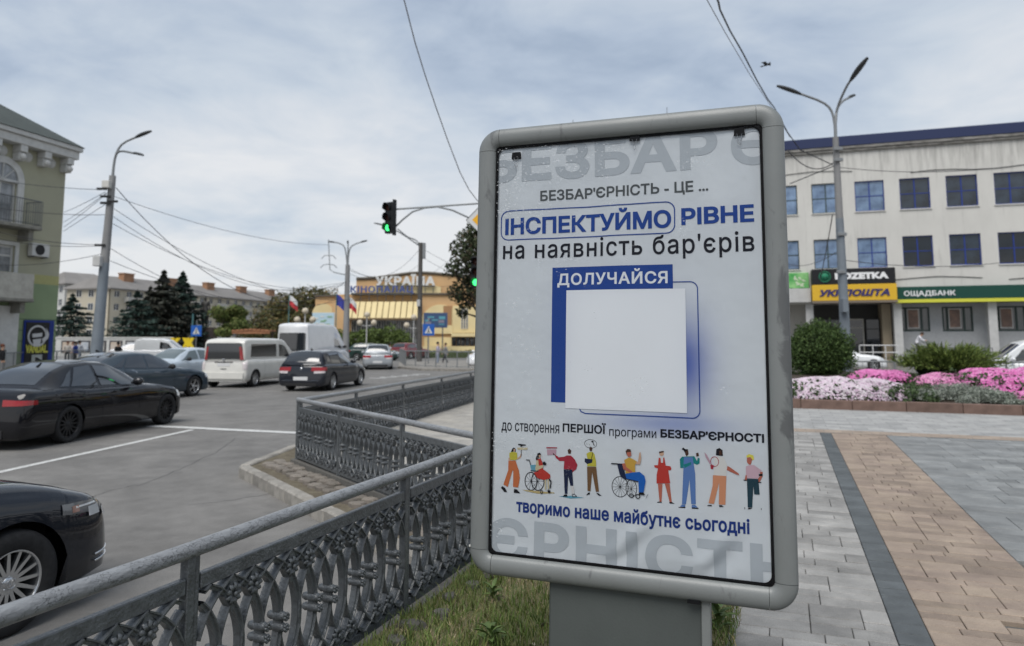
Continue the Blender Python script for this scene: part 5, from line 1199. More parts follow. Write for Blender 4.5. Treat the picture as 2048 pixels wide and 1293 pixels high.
# distant traffic
def far_car(spec, pc, px, Y, deg, label, name='parked_car'):
    s = dict(spec); s['paint'] = pc; P_ = at(px, 676, Y); P_.z = ROAD; car(s, name, label, 'car', P_, head_dir(deg))
far_car(SH, paint('dark_green', (.02, .04, .035)), 722, 62, 100, 'dark green car crossing far behind, left of the silver hatchback')
far_car(SH, paint('dark_red', (.16, .03, .035)), 806, 66, 25, 'dark red car just right of the silver hatchback')
far_car(SW, paint('white', (.66, .67, .68)), 990, 50, -165, 'white car at the left edge of the advertising board')
far_car(SW, paint('white', (.66, .67, .68)), 255, 58, 80, 'white car with red tail lamps to the left of the leaning lamp post')
s_ = dict(SC); P_ = at(300, 676, 55); P_.z = ROAD; s_['extra'] = []; car(s_, 'delivery_van', 'plain white van to the right of the leaning lamp post', 'van', P_, head_dir(80))
# ================================================================ BUILDINGS
def facade(mb, xs0, xs1, zs0, zs1, holes, y=0.0, reveal=.18, mi=0, mir=None):
    """wall with real openings: holes = (x0, x1, z0, z1)"""
    X = sorted(set([xs0, xs1] + [h[0] for h in holes] + [h[1] for h in holes])); Z = sorted(set([zs0, zs1] + [h[2] for h in holes] + [h[3] for h in holes]))
    X = [x for x in X if xs0 <= x <= xs1]; Z = [z for z in Z if zs0 <= z <= zs1]
    for j in range(len(Z)-1):
        run = None
        for i in range(len(X)-1):
            cx, cz = (X[i]+X[i+1])/2, (Z[j]+Z[j+1])/2
            inside = any(h[0] < cx < h[1] and h[2] < cz < h[3] for h in holes)
            if not inside:
                if run is None: run = X[i]
                end = X[i+1]
            if (inside or i == len(X)-2) and run is not None:
                mb.poly([(run, y, Z[j]), (end, y, Z[j]), (end, y, Z[j+1]), (run, y, Z[j+1])], mi); run = None
    r = mir if mir is not None else mi
    for (a, b, c, d) in holes:
        mb.poly([(a, y, c), (a, y+reveal, c), (a, y+reveal, d), (a, y, d)], r); mb.poly([(b, y, c), (b, y, d), (b, y+reveal, d), (b, y+reveal, c)], r)
        mb.poly([(a, y, d), (a, y+reveal, d), (b, y+reveal, d), (b, y, d)], r); mb.poly([(a, y, c), (b, y, c), (b, y+reveal, c), (a, y+reveal, c)], r)
WINM = {}
def window(parent, x0, x1, z0, z1, y, frame_m, glass_m, fw=.06, mull=(.5,), trans=(.5,), rz=0):
    w, h = round(x1-x0, 2), round(z1-z0, 2); key = (w, h, frame_m.name, fw, mull, trans)
    if key not in WINM:
        k = MB(); k.box(0, w, 0, .06, 0, fw); k.box(0, w, 0, .06, h-fw, h); k.box(0, fw, .001, .059, fw, h-fw); k.box(w-fw, w, .001, .059, fw, h-fw)
        for m_ in mull: k.box(w*m_-fw*.6, w*m_+fw*.6, .002, .058, fw, h-fw)
        for m_ in trans: k.box(fw, w-fw, .004, .056, h*m_-fw*.4, h*m_+fw*.4)
        WINM[key] = k.mesh('window', frame_m)
    f = link('window', WINM[key], parent, (x0, y, z0))
    gk = (w, h, 'g', glass_m.name)
    if gk not in WINM:
        k = MB(); k.poly([(.02, .03, .02), (w-.02, .03, .02), (w-.02, .03, h-.02), (.02, .03, h-.02)]); WINM[gk] = k.mesh('pane', glass_m)
    link('pane', WINM[gk], f); return f
# ---------------------------------------------------------------- concrete block on the right
M_CONC = mat('pale_concrete', (0.57, 0.56, 0.525), rough=.9, c2=(0.50, 0.49, 0.46), noise_scale=.6, bump=.2, bump_scale=8, detail=9, stretch=(1, 1, .5))
def streaks(m, dark=(.16, .155, .145), zc=13.0, span=1.6):
    nt = m.node_tree; N = nt.nodes; L = nt.links; b = N['Principled BSDF']; s = b.inputs['Base Color'].links[0].from_socket
    t = N.new('ShaderNodeTexCoord'); mp = N.new('ShaderNodeMapping'); mp.inputs['Scale'].default_value = (2.4, 1, .22); L.new(t.outputs['Object'], mp.inputs[0])
    n = N.new('ShaderNodeTexNoise'); n.inputs['Scale'].default_value = 1.5; n.inputs['Detail'].default_value = 7; n.inputs['Roughness'].default_value = .65; L.new(mp.outputs[0], n.inputs[0])
    sp = N.new('ShaderNodeSeparateXYZ'); L.new(t.outputs['Object'], sp.inputs[0])
    h = N.new('ShaderNodeMapRange'); h.inputs[1].default_value = zc-span; h.inputs[2].default_value = zc+.9; h.inputs[3].default_value = -.02; h.inputs[4].default_value = .17; L.new(sp.outputs[2], h.inputs[0])
    a = N.new('ShaderNodeMath'); L.new(h.outputs[0], a.inputs[0]); L.new(n.outputs[0], a.inputs[1])
    g = N.new('ShaderNodeMapRange'); g.inputs[1].default_value = .54; g.inputs[2].default_value = .86; g.inputs[4].default_value = .65; L.new(a.outputs[0], g.inputs[0])
    mx = N.new('ShaderNodeMixRGB'); L.new(g.outputs[0], mx.inputs[0]); L.new(s, mx.inputs[1]); mx.inputs[2].default_value = (*dark, 1); L.new(mx.outputs[0], b.inputs['Base Color'])
streaks(M_CONC)
M_NAVYR = mat('navy_sheet', (0.022, 0.032, 0.085), rough=.45)
M_BLUEF = mat('blue_frame', (0.018, 0.04, 0.22), rough=.4)
M_WG = mat('window_glass', (0.022, 0.032, 0.046), rough=.03, spec=.7, obj_rand=.8, noise_amt=.6, noise_scale=1.1)
M_WGB = mat('bluish_glass', (0.16, 0.24, 0.36), rough=.03, spec=.8, c2=(.04, .07, .13), noise_scale=.9, obj_rand=.35)
M_WALLG = mat('shop_wall', (0.36, 0.37, 0.38), rough=.8, noise_amt=.08)
M_DKG = mat('dark_green_frame', (0.035, 0.055, 0.05), rough=.5)
P0 = at(1700, 676, 47.0); P0.z = 0; RA = radians(-18.7)
RB = thing('office_building', P0, RA, 'long pale concrete building with blue framed windows and a navy roof edge, on the right', 'building')
XA, XB = -16.0, 22.0
win1 = []; win2 = []
for k_ in range(-6, 8):
    a = .70 + 2.625*k_; win1.append((a, a+1.73, 9.85, 11.84)); win2.append((a, a+1.71, 6.16, 8.1))
holes = [h for h in win1+win2 if h[0] > XA+.1 and h[1] < XB-.1]
k = MB(); facade(k, XA, XB, 3.86, 13.86, holes); k.box(XA, XB, .2, 18, 3.9, 13.84); 
k.box(XA, XB, 3.0, 18, -.4, 3.9)
k.build('wall', M_CONC, RB)
for i, h in enumerate(holes):
    if i % 5 in (1, 4) and h[0] > 2:
        q = MB(); b_ = h[0] + (.1 if i % 2 else .8); q.box(b_, b_+.75, .24, .27, h[2] + (.05 if i % 3 else .9), h[3]-.1); q.build('blind', mat('blind_%d' % (i % 3), ((.30, .33, .28), (.26, .27, .30), (.12, .13, .16))[i % 3], stretch=(1, 1, 9), noise_amt=.3, noise_scale=5), RB)
    px_ = h[0]; g = M_WGB if px_ < 2 else M_WG
    window(RB, *h, .12, M_BLUEF if px_ > 0 else M_DKG, g, .055, trans=(.5,))
    kk = ('sill', 1)
    if kk not in WINM: m_ = MB(); m_.box(-.05, 1.78, -.07, .1, -.07, -.005); WINM[kk] = m_.mesh('window_sill', M_CONC)
    link('window_sill', WINM[kk], RB, (h[0], 0, h[2]))
k = MB(); k.box(XA-.1, XB+.1, -.28, 18, 14.22, 14.88, bev=.02); k.build('roof_edge', M_NAVYR, RB)
k = MB(); k.box(XA, XB, -.16, 18, 13.862, 14.216, bev=.02); k.box(XA, XB, -.24, -.0, 14.05, 14.214); k.build('cornice', mat('stained_cornice', (.30, .29, .27), rough=.9, c2=(.10, .095, .085), noise_scale=1.8, stretch=(1, 1, 3), detail=9), RB)
# ground floor: columns, recessed shop front
M_COL = mat('white_column', (.46, .46, .45), rough=.7, noise_amt=.1, noise_scale=3)
for a in (-7.9, -2.58, 2.60, 7.79, 12.98): k = MB(); k.box(a, a+.47, -.02, .45, -.3, 3.858); k.build('column', M_COL, RB)
sh = [(3.2, 4.85, 2.05, 3.62), (5.55, 7.26, 2.05, 3.62), (8.36, 10.1, 2.05, 3.62), (10.8, 12.5, 2.05, 3.62)]
k = MB(); facade(k, 2.7, 14, -.3, 3.86, sh, y=1.2, reveal=.1); k.build('shop_wall', M_WALLG, RB)
for h in sh:
    window(RB, *h, 1.26, M_DKG, glass_mat('shop_glass', (.05, .055, .055)), .10, mull=(.17, .72), trans=())
    k = MB(); k.box(h[0]+.35, h[0]+1.05, 1.18, 1.22, h[2]+.2, h[3]-.12); k.box(h[0]+.41, h[0]+.99, 1.165, 1.181, h[2]+.26, h[3]-.18, 1); k.build('notice_frame', [M_COL, mat('poster_dark', (.12, .09, .08), c2=(.28, .18, .14), noise_scale=2)], RB)
k = MB(); k.box(-2.1, 2.1, 2.4, 2.5, -.3, 3.86); k.build('entrance_back', mat('entrance_dark', (.05, .05, .048), rough=.7), RB)
k = MB(); k.box(2.05, 2.58, .9, 2.4, -.3, 3.85); k.build('entrance_pier', mat('tan_pier', (.30, .25, .18), rough=.8), RB)
window(RB, -2.0, -.3, .2, 2.9, 1.6, M_TRIM, M_WG, .06, mull=(.5,), trans=(.75,))
door = window(RB, -.2, 1.05, .2, 2.9, 1.6, mat('door_frame', (.30, .29, .26)), glass_mat('door_glass', (.015, .015, .016)), .09, mull=(), trans=(.78,)); door.name = 'entrance_door'
window(RB, 1.15, 2.0, .2, 2.9, 1.6, M_TRIM, M_WG, .06, mull=(), trans=(.75,))
k = MB(); k.box(-2.6, 3.0, -1.6, 1.2, -.3, .18); k.build('entrance_step', M_KERB, RB)
k = MB()
for z in (.75, 1.18): k.tube([(.35, -1.5, z), (2.5, -1.5, z)], .035, 8)
for x in (.35, 1.1, 1.8, 2.5): k.tube([(x, -1.5, .1), (x, -1.5, 1.18)], .035, 8)
k.build('handrail', mat('rail_white', (.5, .5, .5), rough=.4), RB)
k = MB()
for z in (.6, 1.05): k.tube([(3.2, -1.5, z), (7.5, -1.5, z)], .025, 8)
for i in range(6): k.tube([(3.2+i*.86, -1.5, -.2), (3.2+i*.86, -1.5, 1.05)], .025, 8)
k.build('handrail', M_IRON, RB)
k = MB()
for j, (a, b) in enumerate([(-9, 12.6), (4, 12.2), (-2, 5.4), (9, 5.2)]): k.tube([(a+i*1.2, -.03, b+.08*sin(i*1.3)) for i in range(9)], .02, 5)
k.build('wall_cable', M_TRIM, RB)
def sign(x0, x1, z0, z1, y0, y1, m, label, build_extra=None, mats=None):
    t = thing('shop_sign', P0, RA, label, 'sign'); k = MB(); k.box(x0, x1, y0, y1, z0, z1, bev=.02); k.build('sign_panel', m, t)
    if build_extra: build_extra(t)
    return t
def sign_rozetka(t):
    k = MB(); slab_text(k, 'ROZETKA', -.82, 5.35, 2.27, 5.78, -1.02, .03, bold=.07, spacing=1.02); k.build('lettering', mat('sign_white', (.72, .72, .72)), t)
    k = MB(); k.lathe([(.30, 0), (.36, 0), (.36, -.03), (.30, -.03)], 28, 'y', M=T3((-1.42, -1.02, 5.55)), close=True); k.lathe([(0, -.02), (.24, -.02), (.24, 0)], 24, 'y', M=T3((-1.42, -1.02, 5.55))); k.build('round_emblem', mat('sign_green', (.015, .17, .09)), t)
    k = MB(); P = [(-1.55, -1.045, 5.56), (-1.48, -1.045, 5.47), (-1.38, -1.045, 5.46), (-1.28, -1.045, 5.55)]; k.tube(P, .018, 6); k.build('smile_mark', M_TRIM, t)
sign(-2.2, 2.66, 5.045, 6.05, -1.0, .0, mat('sign_black', (.012, .012, .014), rough=.4), 'black sign reading ROZETKA with a round green emblem, above the yellow sign', sign_rozetka)
def sign_ukr(t):
    k = MB(); slab_text(k, 'УКРПОШТА', -1.78, 4.28, 2.28, 4.72, -1.02, .03, bold=.05, spacing=1.0, shear=.25); k.build('lettering', mat('sign_ink_blue', (.035, .03, .12)), t)
    k = MB(); k.box(-2.22, 2.72, -1.0, .2, 3.86, 3.995); k.build('sign_soffit', mat('soffit', (.17, .14, .11)), t)
sign(-2.2, 2.70, 4.0, 5.035, -1.02+.02, .0, mat('sign_yellow', (.62, .38, .03), rough=.5), 'yellow sign reading УКРПОШТА in slanted dark blue letters, under the black sign', sign_ukr)
def sign_bank(t):
    k = MB(); slab_text(k, 'ОЩАДБАНК', 3.17, 4.20, 6.02, 4.58, -.43, .03, bold=.02, spacing=1.0); k.build('lettering', mat('sign_white', (.72, .72, .72)), t)
    k = MB(); k.box(2.74, 14, -.44, .0, 3.84, 4.045); k.build('yellow_strip', mat('sign_lime', (.55, .55, .06)), t)
sign(2.74, 14, 4.05, 4.84, -.42, .0, mat('sign_dark_green', (.008, .055, .04), rough=.45), 'long dark green sign reading ОЩАДБАНК with a yellow stripe below', sign_bank)
sign(-7.4, -2.25, 3.95, 4.86, -.5, .0, M_COL, 'plain white sign panel just right of the advertising board')
def sign_leaf(t):
    k = MB()
    for i in range(9):
        a = random.uniform(0, 3); cx, cz = random.uniform(-3.4, -2.5), random.uniform(5.05, 5.75); k.prism([(0, 0), (.12, .07), (.34, .02), (.12, -.07)], -.215, -.2005-.001*i, M=T3((cx, -.001*i, cz), ry=a))
    k.build('leaf_picture', mat('pale_leaf', (.50, .58, .42)), t)
sign(-3.5-1.6, -2.32, 4.90, 5.92, -.2, .0, mat('banner_green', (.05, .30, .07), c2=(.25, .5, .2), noise_scale=1.5), 'green banner with pale leaves above the white sign panel', sign_leaf)
# ---------------------------------------------------------------- green building on the left
P1 = at(132, 676, 44.0); P1.z = 0; LA = radians(75)
def LL(px, py): return onp(px, py, P1, LA)
LB = thing('corner_building', P1, LA, 'olive and green rendered building with balconies and a bracketed white cornice, at the left edge', 'building')
M_OLIVE = mat('olive_render', (0.37, 0.362, 0.265), rough=.9, c2=(0.325, 0.32, 0.24), noise_scale=.5, bump=.1, bump_scale=10, detail=8)
M_GREEN = mat('green_render', (0.235, 0.30, 0.175), rough=.9, noise_amt=.08, noise_scale=.8)
M_YEL = mat('yellow_render', (0.38, 0.37, 0.17), rough=.9, noise_amt=.1)
M_WHITE = mat('white_render', (0.52, 0.52, 0.50), rough=.8, noise_amt=.12, noise_scale=3)
M_ROOFG = mat('dark_green_roof', (0.055, 0.065, 0.058), rough=.6, noise_amt=.2, noise_scale=2)
M_SLABG = mat('balcony_slab', (.22, .215, .19), rough=.9, noise_amt=.25, noise_scale=3)
xe = LL(115, 600)[0]; x_far = -26.0; zt = LL(132, 330)[1]; z_y1 = LL(110, 553)[1]; z_y0 = LL(110, 571)[1]
wx0, wx1 = LL(-32, 400)[0], LL(32, 400)[0]; wz0, wz1 = LL(32, 450)[1]-.1, LL(32, 365)[1]
ws = wx1-wx0; arch_c = (wx0+wx1)/2
dx1 = LL(20, 660)[0]; dx0 = dx1-2.2; dz1 = LL(20, 660)[1]
rx0, rx1 = LL(-45, 520)[0], LL(28, 520)[0]; rz0, rz1 = LL(28, 575)[1], LL(28, 492)[1]
step = 5.2
holesA = []; holesB = []; holesC = []
for i in range(4):
    holesA.append((wx0-i*step, wx1-i*step, wz0, wz1)); holesB.append((rx0-i*step, rx1-i*step, rz0, rz1)); holesC.append((dx0-i*step, dx1-i*step, -.2, dz1-.9))
k = MB(); facade(k, x_far, xe, z_y1, zt+.4, [(a, b, max(c, z_y1+.01), d) for a, b, c, d in holesA+holesB], y=0); k.box(x_far, xe, .3, 14, z_y1, zt+.4); k.build('upper_wall', M_OLIVE, LB)
k = MB(); facade(k, x_far, xe+.01, z_y0, z_y1, [(a, b, z_y0+.001, z_y1-.001) for a, b, c, d in holesB if c < z_y1], y=0); k.build('yellow_band', M_YEL, LB)
k = MB(); facade(k, x_far, xe+.02, -.3, z_y0, holesC, y=0); k.box(x_far, xe+.02, .3, 14, -.3, z_y0-.01); k.build('lower_wall', M_GREEN, LB)
k = MB(); zr = LL(100, 641)[1]
for i in range(6):
    z_ = zr - i*.62; 
    if z_ > 0: k.box(x_far, xe+.03, -.012, .0, z_, z_+.05)
k.build('render_joint', mat('joint_green', (.10, .15, .08)), LB)
# cornice with brackets and rosettes
zc0 = LL(132, 318)[1]; ztop = LL(158, 303)[1]
k = MB(); k.box(x_far, xe+.38, -.85, 14, ztop-.28, ztop, bev=.03); k.box(x_far, xe+.26, -.7, 13, ztop-.75, ztop-.285, bev=.03); k.build('cornice', M_WHITE, LB)
brm = MB(); brm.box(-.22, .22, -.65, 0, .35, .75, bev=.03); brm.box(-.20, .20, -.5, 0, -.12, .349, bev=.03); brm.sphere((0, -.52, .1), .2, 10); brme = brm.mesh('bracket', M_WHITE)
rsm = MB(); rsm.lathe([(0, -.16), (.2, -.12), (.3, 0)], 14, 'y'); rsme = rsm.mesh('rosette', M_WHITE)
for i in range(14):
    x = xe - .25 - i*1.55; link('bracket', brme, LB, (x, 0, ztop-1.5)); link('rosette', rsme, LB, (x-.78, 0, ztop-1.2))
# hipped roof
k = MB(); ez = ztop; X1 = xe+.46; rh = 5.2
vs = [(x_far, -.92, ez), (X1, -.92, ez), (X1, 15, ez), (x_far, 15, ez), (x_far, 6.8, ez+rh), (X1-8.2, 6.8, ez+rh)]
k.add(vs, [(0, 1, 5, 4), (1, 2, 5), (2, 3, 4, 5)]); k.build('roof', M_ROOFG, LB)
M_CURT = mat('curtain_glass', (.10, .11, .115), rough=.1, spec=.8, c2=(.32, .33, .34), noise_scale=1.4)
for i, (a, b, c, d) in enumerate(holesA):
    f = window(LB, a, b, c, d, .12, M_WHITE, M_CURT, .13, mull=(.5,), trans=())
    # arched head above the opening
    k = MB(); cx = (a+b)/2; R_ = (b-a)/2; n = 16
    vs = [(cx+cos(pi*j/n)*(R_+.38), -.10, d+sin(pi*j/n)*(R_+.38)) for j in range(n+1)] + [(cx+cos(pi*j/n)*R_, -.10, d+sin(pi*j/n)*R_) for j in range(n+1)] + [(cx+cos(pi*j/n)*(R_+.38), 0.02, d+sin(pi*j/n)*(R_+.38)) for j in range(n+1)] + [(cx+cos(pi*j/n)*R_, 0.02, d+sin(pi*j/n)*R_) for j in range(n+1)]; m = n+1
    k.add(vs, [(j, j+1, m+j+1, m+j) for j in range(n)] + [(2*m+j, 2*m+j+1, j+1, j) for j in range(n)] + [(m+j, m+j+1, 3*m+j+1, 3*m+j) for j in range(n)])
    for xx in (a-.38, b): k.box(xx, xx+.38, -.10, .0, c, d)
    k.build('arch_surround', M_WHITE, LB)
    k = MB(); k.add([(cx, -.02, d)] + [(cx+cos(pi*j/n)*(R_+.02), -.02, d+sin(pi*j/n)*(R_+.02)) for j in range(n+1)], [(0, j+1, j+2) for j in range(n)]); k.build('fanlight', M_CURT, LB)
    k = MB()
    for q in (45, 90, 135): k.tube([(cx, -.04, d), (cx+cos(radians(q))*R_, -.04, d+sin(radians(q))*R_)], .035, 5)
    k.box(a, b, -.05, -.021, d-.07, d+.07); k.build('fanlight_bar', M_WHITE, LB)
for (a, b, c, d) in holesB:
    window(LB, a, b, c, d, .12, M_WHITE, M_CURT, .13, mull=(.5,), trans=(.75,))
    k = MB(); k.box(a-.22, a, -.07, 0, c, d+.2); k.box(b, b+.22, -.07, 0, c, d+.2); k.box(a, b, -.07, 0, d, d+.2); k.build('window_surround', M_WHITE, LB)
def balcony(px_r, pyslab, pytop, masonry, shift):
    xr_ = LL(px_r, pyslab)[0]-shift; z_ = LL(px_r-12, pyslab)[1]; zt_ = LL(px_r-12, pytop)[1]; xl = xr_-4.0
    k = MB(); k.box(xl, xr_, -1.2, 0, z_-.2, z_, bev=.03); k.box(xl+.2, xl+.5, -.8, 0, z_-.8, z_-.2); k.box(xr_-.5, xr_-.2, -.8, 0, z_-.8, z_-.2); b_ = k.build('balcony', M_SLABG, LB)
    k = MB()
    if masonry: k.box(xl+.05, xr_-.05, -1.15, -1.05, z_, zt_); k.box(xr_-.15, xr_-.05, -1.04, 0, z_, zt_); k.build('parapet', mat('parapet', (.38, .37, .33), noise_amt=.2, noise_scale=3), b_)
    else:
        for i in range(28): x = xl+.08+i*.145; k.tube([(x, -1.12, z_), (x, -1.12, zt_)], .014, 5)
        for i in range(8): k.tube([(xr_-.08, -1.12+i*.15, z_), (xr_-.08, -1.12+i*.15, zt_)], .014, 5)
        k.tube([(xl, -1.12, zt_), (xr_-.08, -1.12, zt_), (xr_-.08, 0, zt_)], .03, 6); k.tube([(xl, -1.12, z_+.12), (xr_-.08, -1.12, z_+.12), (xr_-.08, 0, z_+.12)], .02, 6); k.build('balcony_railing', M_IRON, b_)
for i in range(3): balcony(52, 455, 404, False, i*step); balcony(35, 598, 549, True, i*step)
ax, az = LL(52, 512)[0], LL(52, 512)[1]
ac = thing('air_conditioner', P1 + Vector((cos(LA), sin(LA), 0))*ax, LA, 'white air conditioner box on the olive wall between the balconies', 'air conditioner')
k = MB(); k.box(0, 1.15, -.42, -.08, az, az+.75, bev=.03); k.build('casing', M_WHITE, ac); k = MB(); k.lathe([(.26, 0), (.30, 0), (.30, -.02), (.26, -.02)], 20, 'y', M=T3((.5, -.425, az+.38)), close=True); k.lathe([(0, -.005), (.26, -.005)], 20, 'y', M=T3((.5, -.425, az+.38))); k.build('fan_grille', M_TRIM, ac)
k = MB(); k.box(.1, .16, -.45, 0, az-.06, az-.002); k.box(.95, 1.01, -.45, 0, az-.06, az-.002); k.build('wall_bracket', M_IRON, ac)
# ground floor portal and banner
for i in range(2):
    b0, b1 = LL(33, 660)[0]-i*6.5, 0; b0a = b0-4.4; zz = LL(30, 613)[1]; cx = b0-2.2; R_ = 1.25; k = MB(); n = 14; zs = zz-2.4
    k.box(b0-.62, b0, -.12, 0, -.3, zz); k.box(b0a, b0a+.62, -.12, 0, -.3, zz)
    P = [(b0a+.62, zz), (b0a+.62, zs)] + [(cx-cos(pi*j/n)*R_, zs+sin(pi*j/n)*R_) for j in range(n+1)] + [(b0-.62, zs), (b0-.62, zz)]
    k.prism([(b0a+.62, zs), (b0a+.62, zz), (b0-.62, zz), (b0-.62, zs)] + [(cx+cos(pi*j/n)*R_, zs+sin(pi*j/n)*R_) for j in range(n+1)], -.12, 0); k.build('portal', M_WHITE, LB)
    k = MB(); k.box(b0a+.3, b0-.3, .25, .3, -.3, zz-.1); k.build('portal_door', mat('dark_green_door', (.012, .03, .028), rough=.3), LB)
bx0, bx1 = LL(43, 690)[0], LL(103, 690)[0]; bz1 = LL(70, 641)[1]; bz0 = LL(70, 737)[1]
t = thing('wall_banner', P1, LA, 'black and blue poster with yellow VANDAL lettering on the green wall', 'banner')
k = MB(); k.box(bx0, bx1, -.12, -.02, bz0, bz1, bev=.02); k.build('blue_backing', mat('banner_blue', (.015, .035, .20)), t)
bw = bx1-bx0; k = MB(); k.box(bx0+.05*bw, bx0+.82*bw, -.16, -.121, bz0+.05, bz1-.12); k.build('black_sheet', mat('banner_black', (.018, .018, .018), noise_amt=.3), t)
cx, cz = bx0+.42*bw, bz1-.36*(bz1-bz0)
k = MB(); k.lathe([(.52, 0), (.62, 0), (.62, -.02), (.52, -.02)], 26, 'y', M=T3((cx, -.161, cz+.08)), close=True); k.prism([(-.35, .15), (.3, .22), (.28, .0), (-.3, -.05)], -.19, -.161, M=T3((cx, 0, cz+.05))); k.prism([(-.28, -.12), (.26, -.06), (.18, -.5), (-.2, -.5)], -.19, -.161, M=T3((cx, 0, cz))); k.prism([(.3, -.1), (.62, .15), (.55, .55), (.75, .2), (.7, -.05), (.4, -.3)], -.19, -.161, M=T3((cx, 0, cz))); k.build('round_emblem', mat('banner_white', (.5, .5, .5)), t)
zb_ = bz1-.68*(bz1-bz0); k = MB(); slab_text(k, 'VANDAL.', bx0+.07*bw, zb_, bx0+.80*bw, zb_+.17*(bz1-bz0), -.161, .02, bold=.03, spacing=1.05); k.build('lettering', mat('banner_yellow', (.60, .58, .10)), t)
k = MB(); k.box(bx0+.28*bw, bx0+.62*bw, -.18, -.161, bz0+.02, zb_-.1); k.build('grey_label', mat('banner_grey', (.28, .30, .28), c2=(.4, .42, .4), noise_scale=3), t)
# ---------------------------------------------------------------- flats far behind the spruces
M_FLAT = mat('beige_render', (0.47, 0.425, 0.335), rough=.9, c2=(0.41, 0.375, 0.30), noise_scale=.2, detail=8)
M_FLATW = mat('pale_panel', (0.42, 0.41, 0.38), rough=.9, noise_amt=.12, noise_scale=.3)
M_SLATE = mat('grey_roof', (0.20, 0.19, 0.18), rough=.9, noise_amt=.15, noise_scale=.3)
M_BRICK = mat('brick_chimney', (0.33, 0.185, 0.11), rough=.9, noise_amt=.2, noise_scale=1)
def flats(name, label, pxc, pyc, Y, ang, length, depth, storeys, sh_, m, wcols, bal, roof_m=M_SLATE, base_px=None):
    P = at(pxc, 676, Y); P.z = ROAD; t = thing(name, P, ang, label, 'building', 'blocks of flats beyond the square')
    eave = at(pxc, pyc, Y).z - ROAD; f0 = eave - storeys*sh_
    H = []; xs = []
    x = 1.8
    while x < length-1.5: xs.append(x); x += wcols
    for i, x in enumerate(xs):
        for s_ in range(storeys): H.append((x-.75, x+.75, f0+s_*sh_+.9, f0+s_*sh_+2.3, i % 3 == 1 and bal, s_))
    k = MB(); facade(k, 0, length, 0, eave, [h[:4] for h in H], y=0, reveal=.2); k.box(0, length, .4, depth, 0, eave-.01)
    H2 = []
    for i in range(3):
        for s_ in range(storeys): H2.append((depth*(.22+.28*i), f0+s_*sh_+.9))
    k.build('wall', m, t)
    for h in H:
        window(t, *h[:4], .12, M_WHITE, M_WG, .09, mull=(.5,), trans=())
        if h[4]:
            key = 'balc'
            if key not in WINM: q = MB(); q.box(-1.5, 1.5, -1.1, -.0, -.15, 0); q.box(-1.5, 1.5, -1.1, -1.02, .0, 1.05); q.box(-1.5, -1.42, -1.01, 0, 0, 1.05); q.box(1.42, 1.5, -1.01, 0, 0, 1.05); WINM[key] = q.mesh('balcony', M_FLATW)
            link('balcony', WINM[key], t, ((h[0]+h[1])/2, 0, h[2]-.9))
    for (y, z) in H2:
        f = window(t, 0, 1.4, 0, 1.5, 0, M_WHITE, M_WG, .09, mull=(.5,), trans=()); f.location = (-.05, y, z); f.rotation_euler = (0, 0, radians(-90))
    k = MB(); rh = 3.0; o = .6
    vs = [(-o, -o, eave), (length+o, -o, eave), (length+o, depth+o, eave), (-o, depth+o, eave), (2.5, depth/2, eave+rh), (length-2.5, depth/2, eave+rh)]
    k.add(vs, [(0, 1, 5, 4), (1, 2, 5), (2, 3, 4, 5), (3, 0, 4), (0, 3, 2, 1)]); k.box(-o, length+o, -o-.02, depth+o+.02, eave-.25, eave-.005); rf = k.build('roof', roof_m, t)
    for i in range(int(length/14)):
        k = MB(); x = 7+i*14; k.box(x, x+3.0, depth*.3, depth*.3+1.4, eave+.5, eave+3.6); k.box(x-.15, x+3.15, depth*.3-.15, depth*.3+1.55, eave+3.6, eave+3.8); k.build('chimney', M_BRICK, rf)
    return t
flats('apartment_block', 'long beige block of flats with a grey roof and brick chimneys behind the spruces', 216, 576, 150, radians(76), 78, 11, 5, 2.75, M_FLAT, 3.4, True)
flats('apartment_block', 'white block of flats just right of the green building, behind the leftmost spruce', 126, 567, 160, radians(60), 12, 12, 5, 2.9, M_WHITE, 3.4, True)
# ---------------------------------------------------------------- cinema
CY = 100.0
CP = at(790, 676, CY); CP.z = ROAD
def CX(px): return at(px, 640, CY).x - CP.x
def CZ(py): return at(790, py, CY).z - ROAD
M_OCH = mat('ochre_render', (0.56, 0.36, 0.185), rough=.85, noise_amt=.10, noise_scale=.3, detail=7)
M_CRM = mat('cream_yellow_render', (0.68, 0.56, 0.31), rough=.85, noise_amt=.08, noise_scale=.4)
CI = thing('cinema', CP, 0, 'ochre and cream cinema with a curved parapet, ribbed canopy and glass entrance, beyond the junction', 'building')
k = MB(); n = 16; xa, xb = CX(708), CX(960)
top = []
for i in range(n+1):
    f = i/n; x = xa+(xb-xa)*f; yy = 559 + (553-559)*f - 9.5*math.exp(-((f-.50)/.26)**2); top.append((x, CZ(yy)))
k.prism([(xb, CZ(588)), (xa, CZ(588))] + top, 1.0, 14); k.build('upper_block', M_OCH, CI)
k = MB(); k.tube([(a, .95, b+.12) for a, b in top], .22, 6); k.build('parapet_coping', mat('coping', (.10, .085, .065)), CI)
k = MB(); cx = CX(800); P = [(CX(735), CZ(588)), (CX(735), CZ(584))] + [(CX(735)+(CX(880)-CX(735))*i/12, CZ(584-20*sin(pi*(.18+.64*i/12)))) for i in range(13)] + [(CX(880), CZ(588))]
k.prism(P, .8, .99); k.build('cream_arch', M_CRM, CI)
k = MB(); k.box(CX(668), CX(842), 1.2, 14, 0, CZ(588)-.02); k.box(CX(842), CX(962), .6, 14, 0, CZ(588)-.03); k.box(CX(621), CX(668), 2.2, 14, 0, CZ(590)); k.build('main_wall', M_OCH, CI)
k = MB(); k.box(CX(700), CX(962), .3, 1.6, CZ(590), CZ(586), bev=.03); k.box(CX(619), CX(700), 1.9, 2.6, CZ(592), CZ(588.5)); k.build('string_course', mat('coping', (.10, .085, .065)), CI)
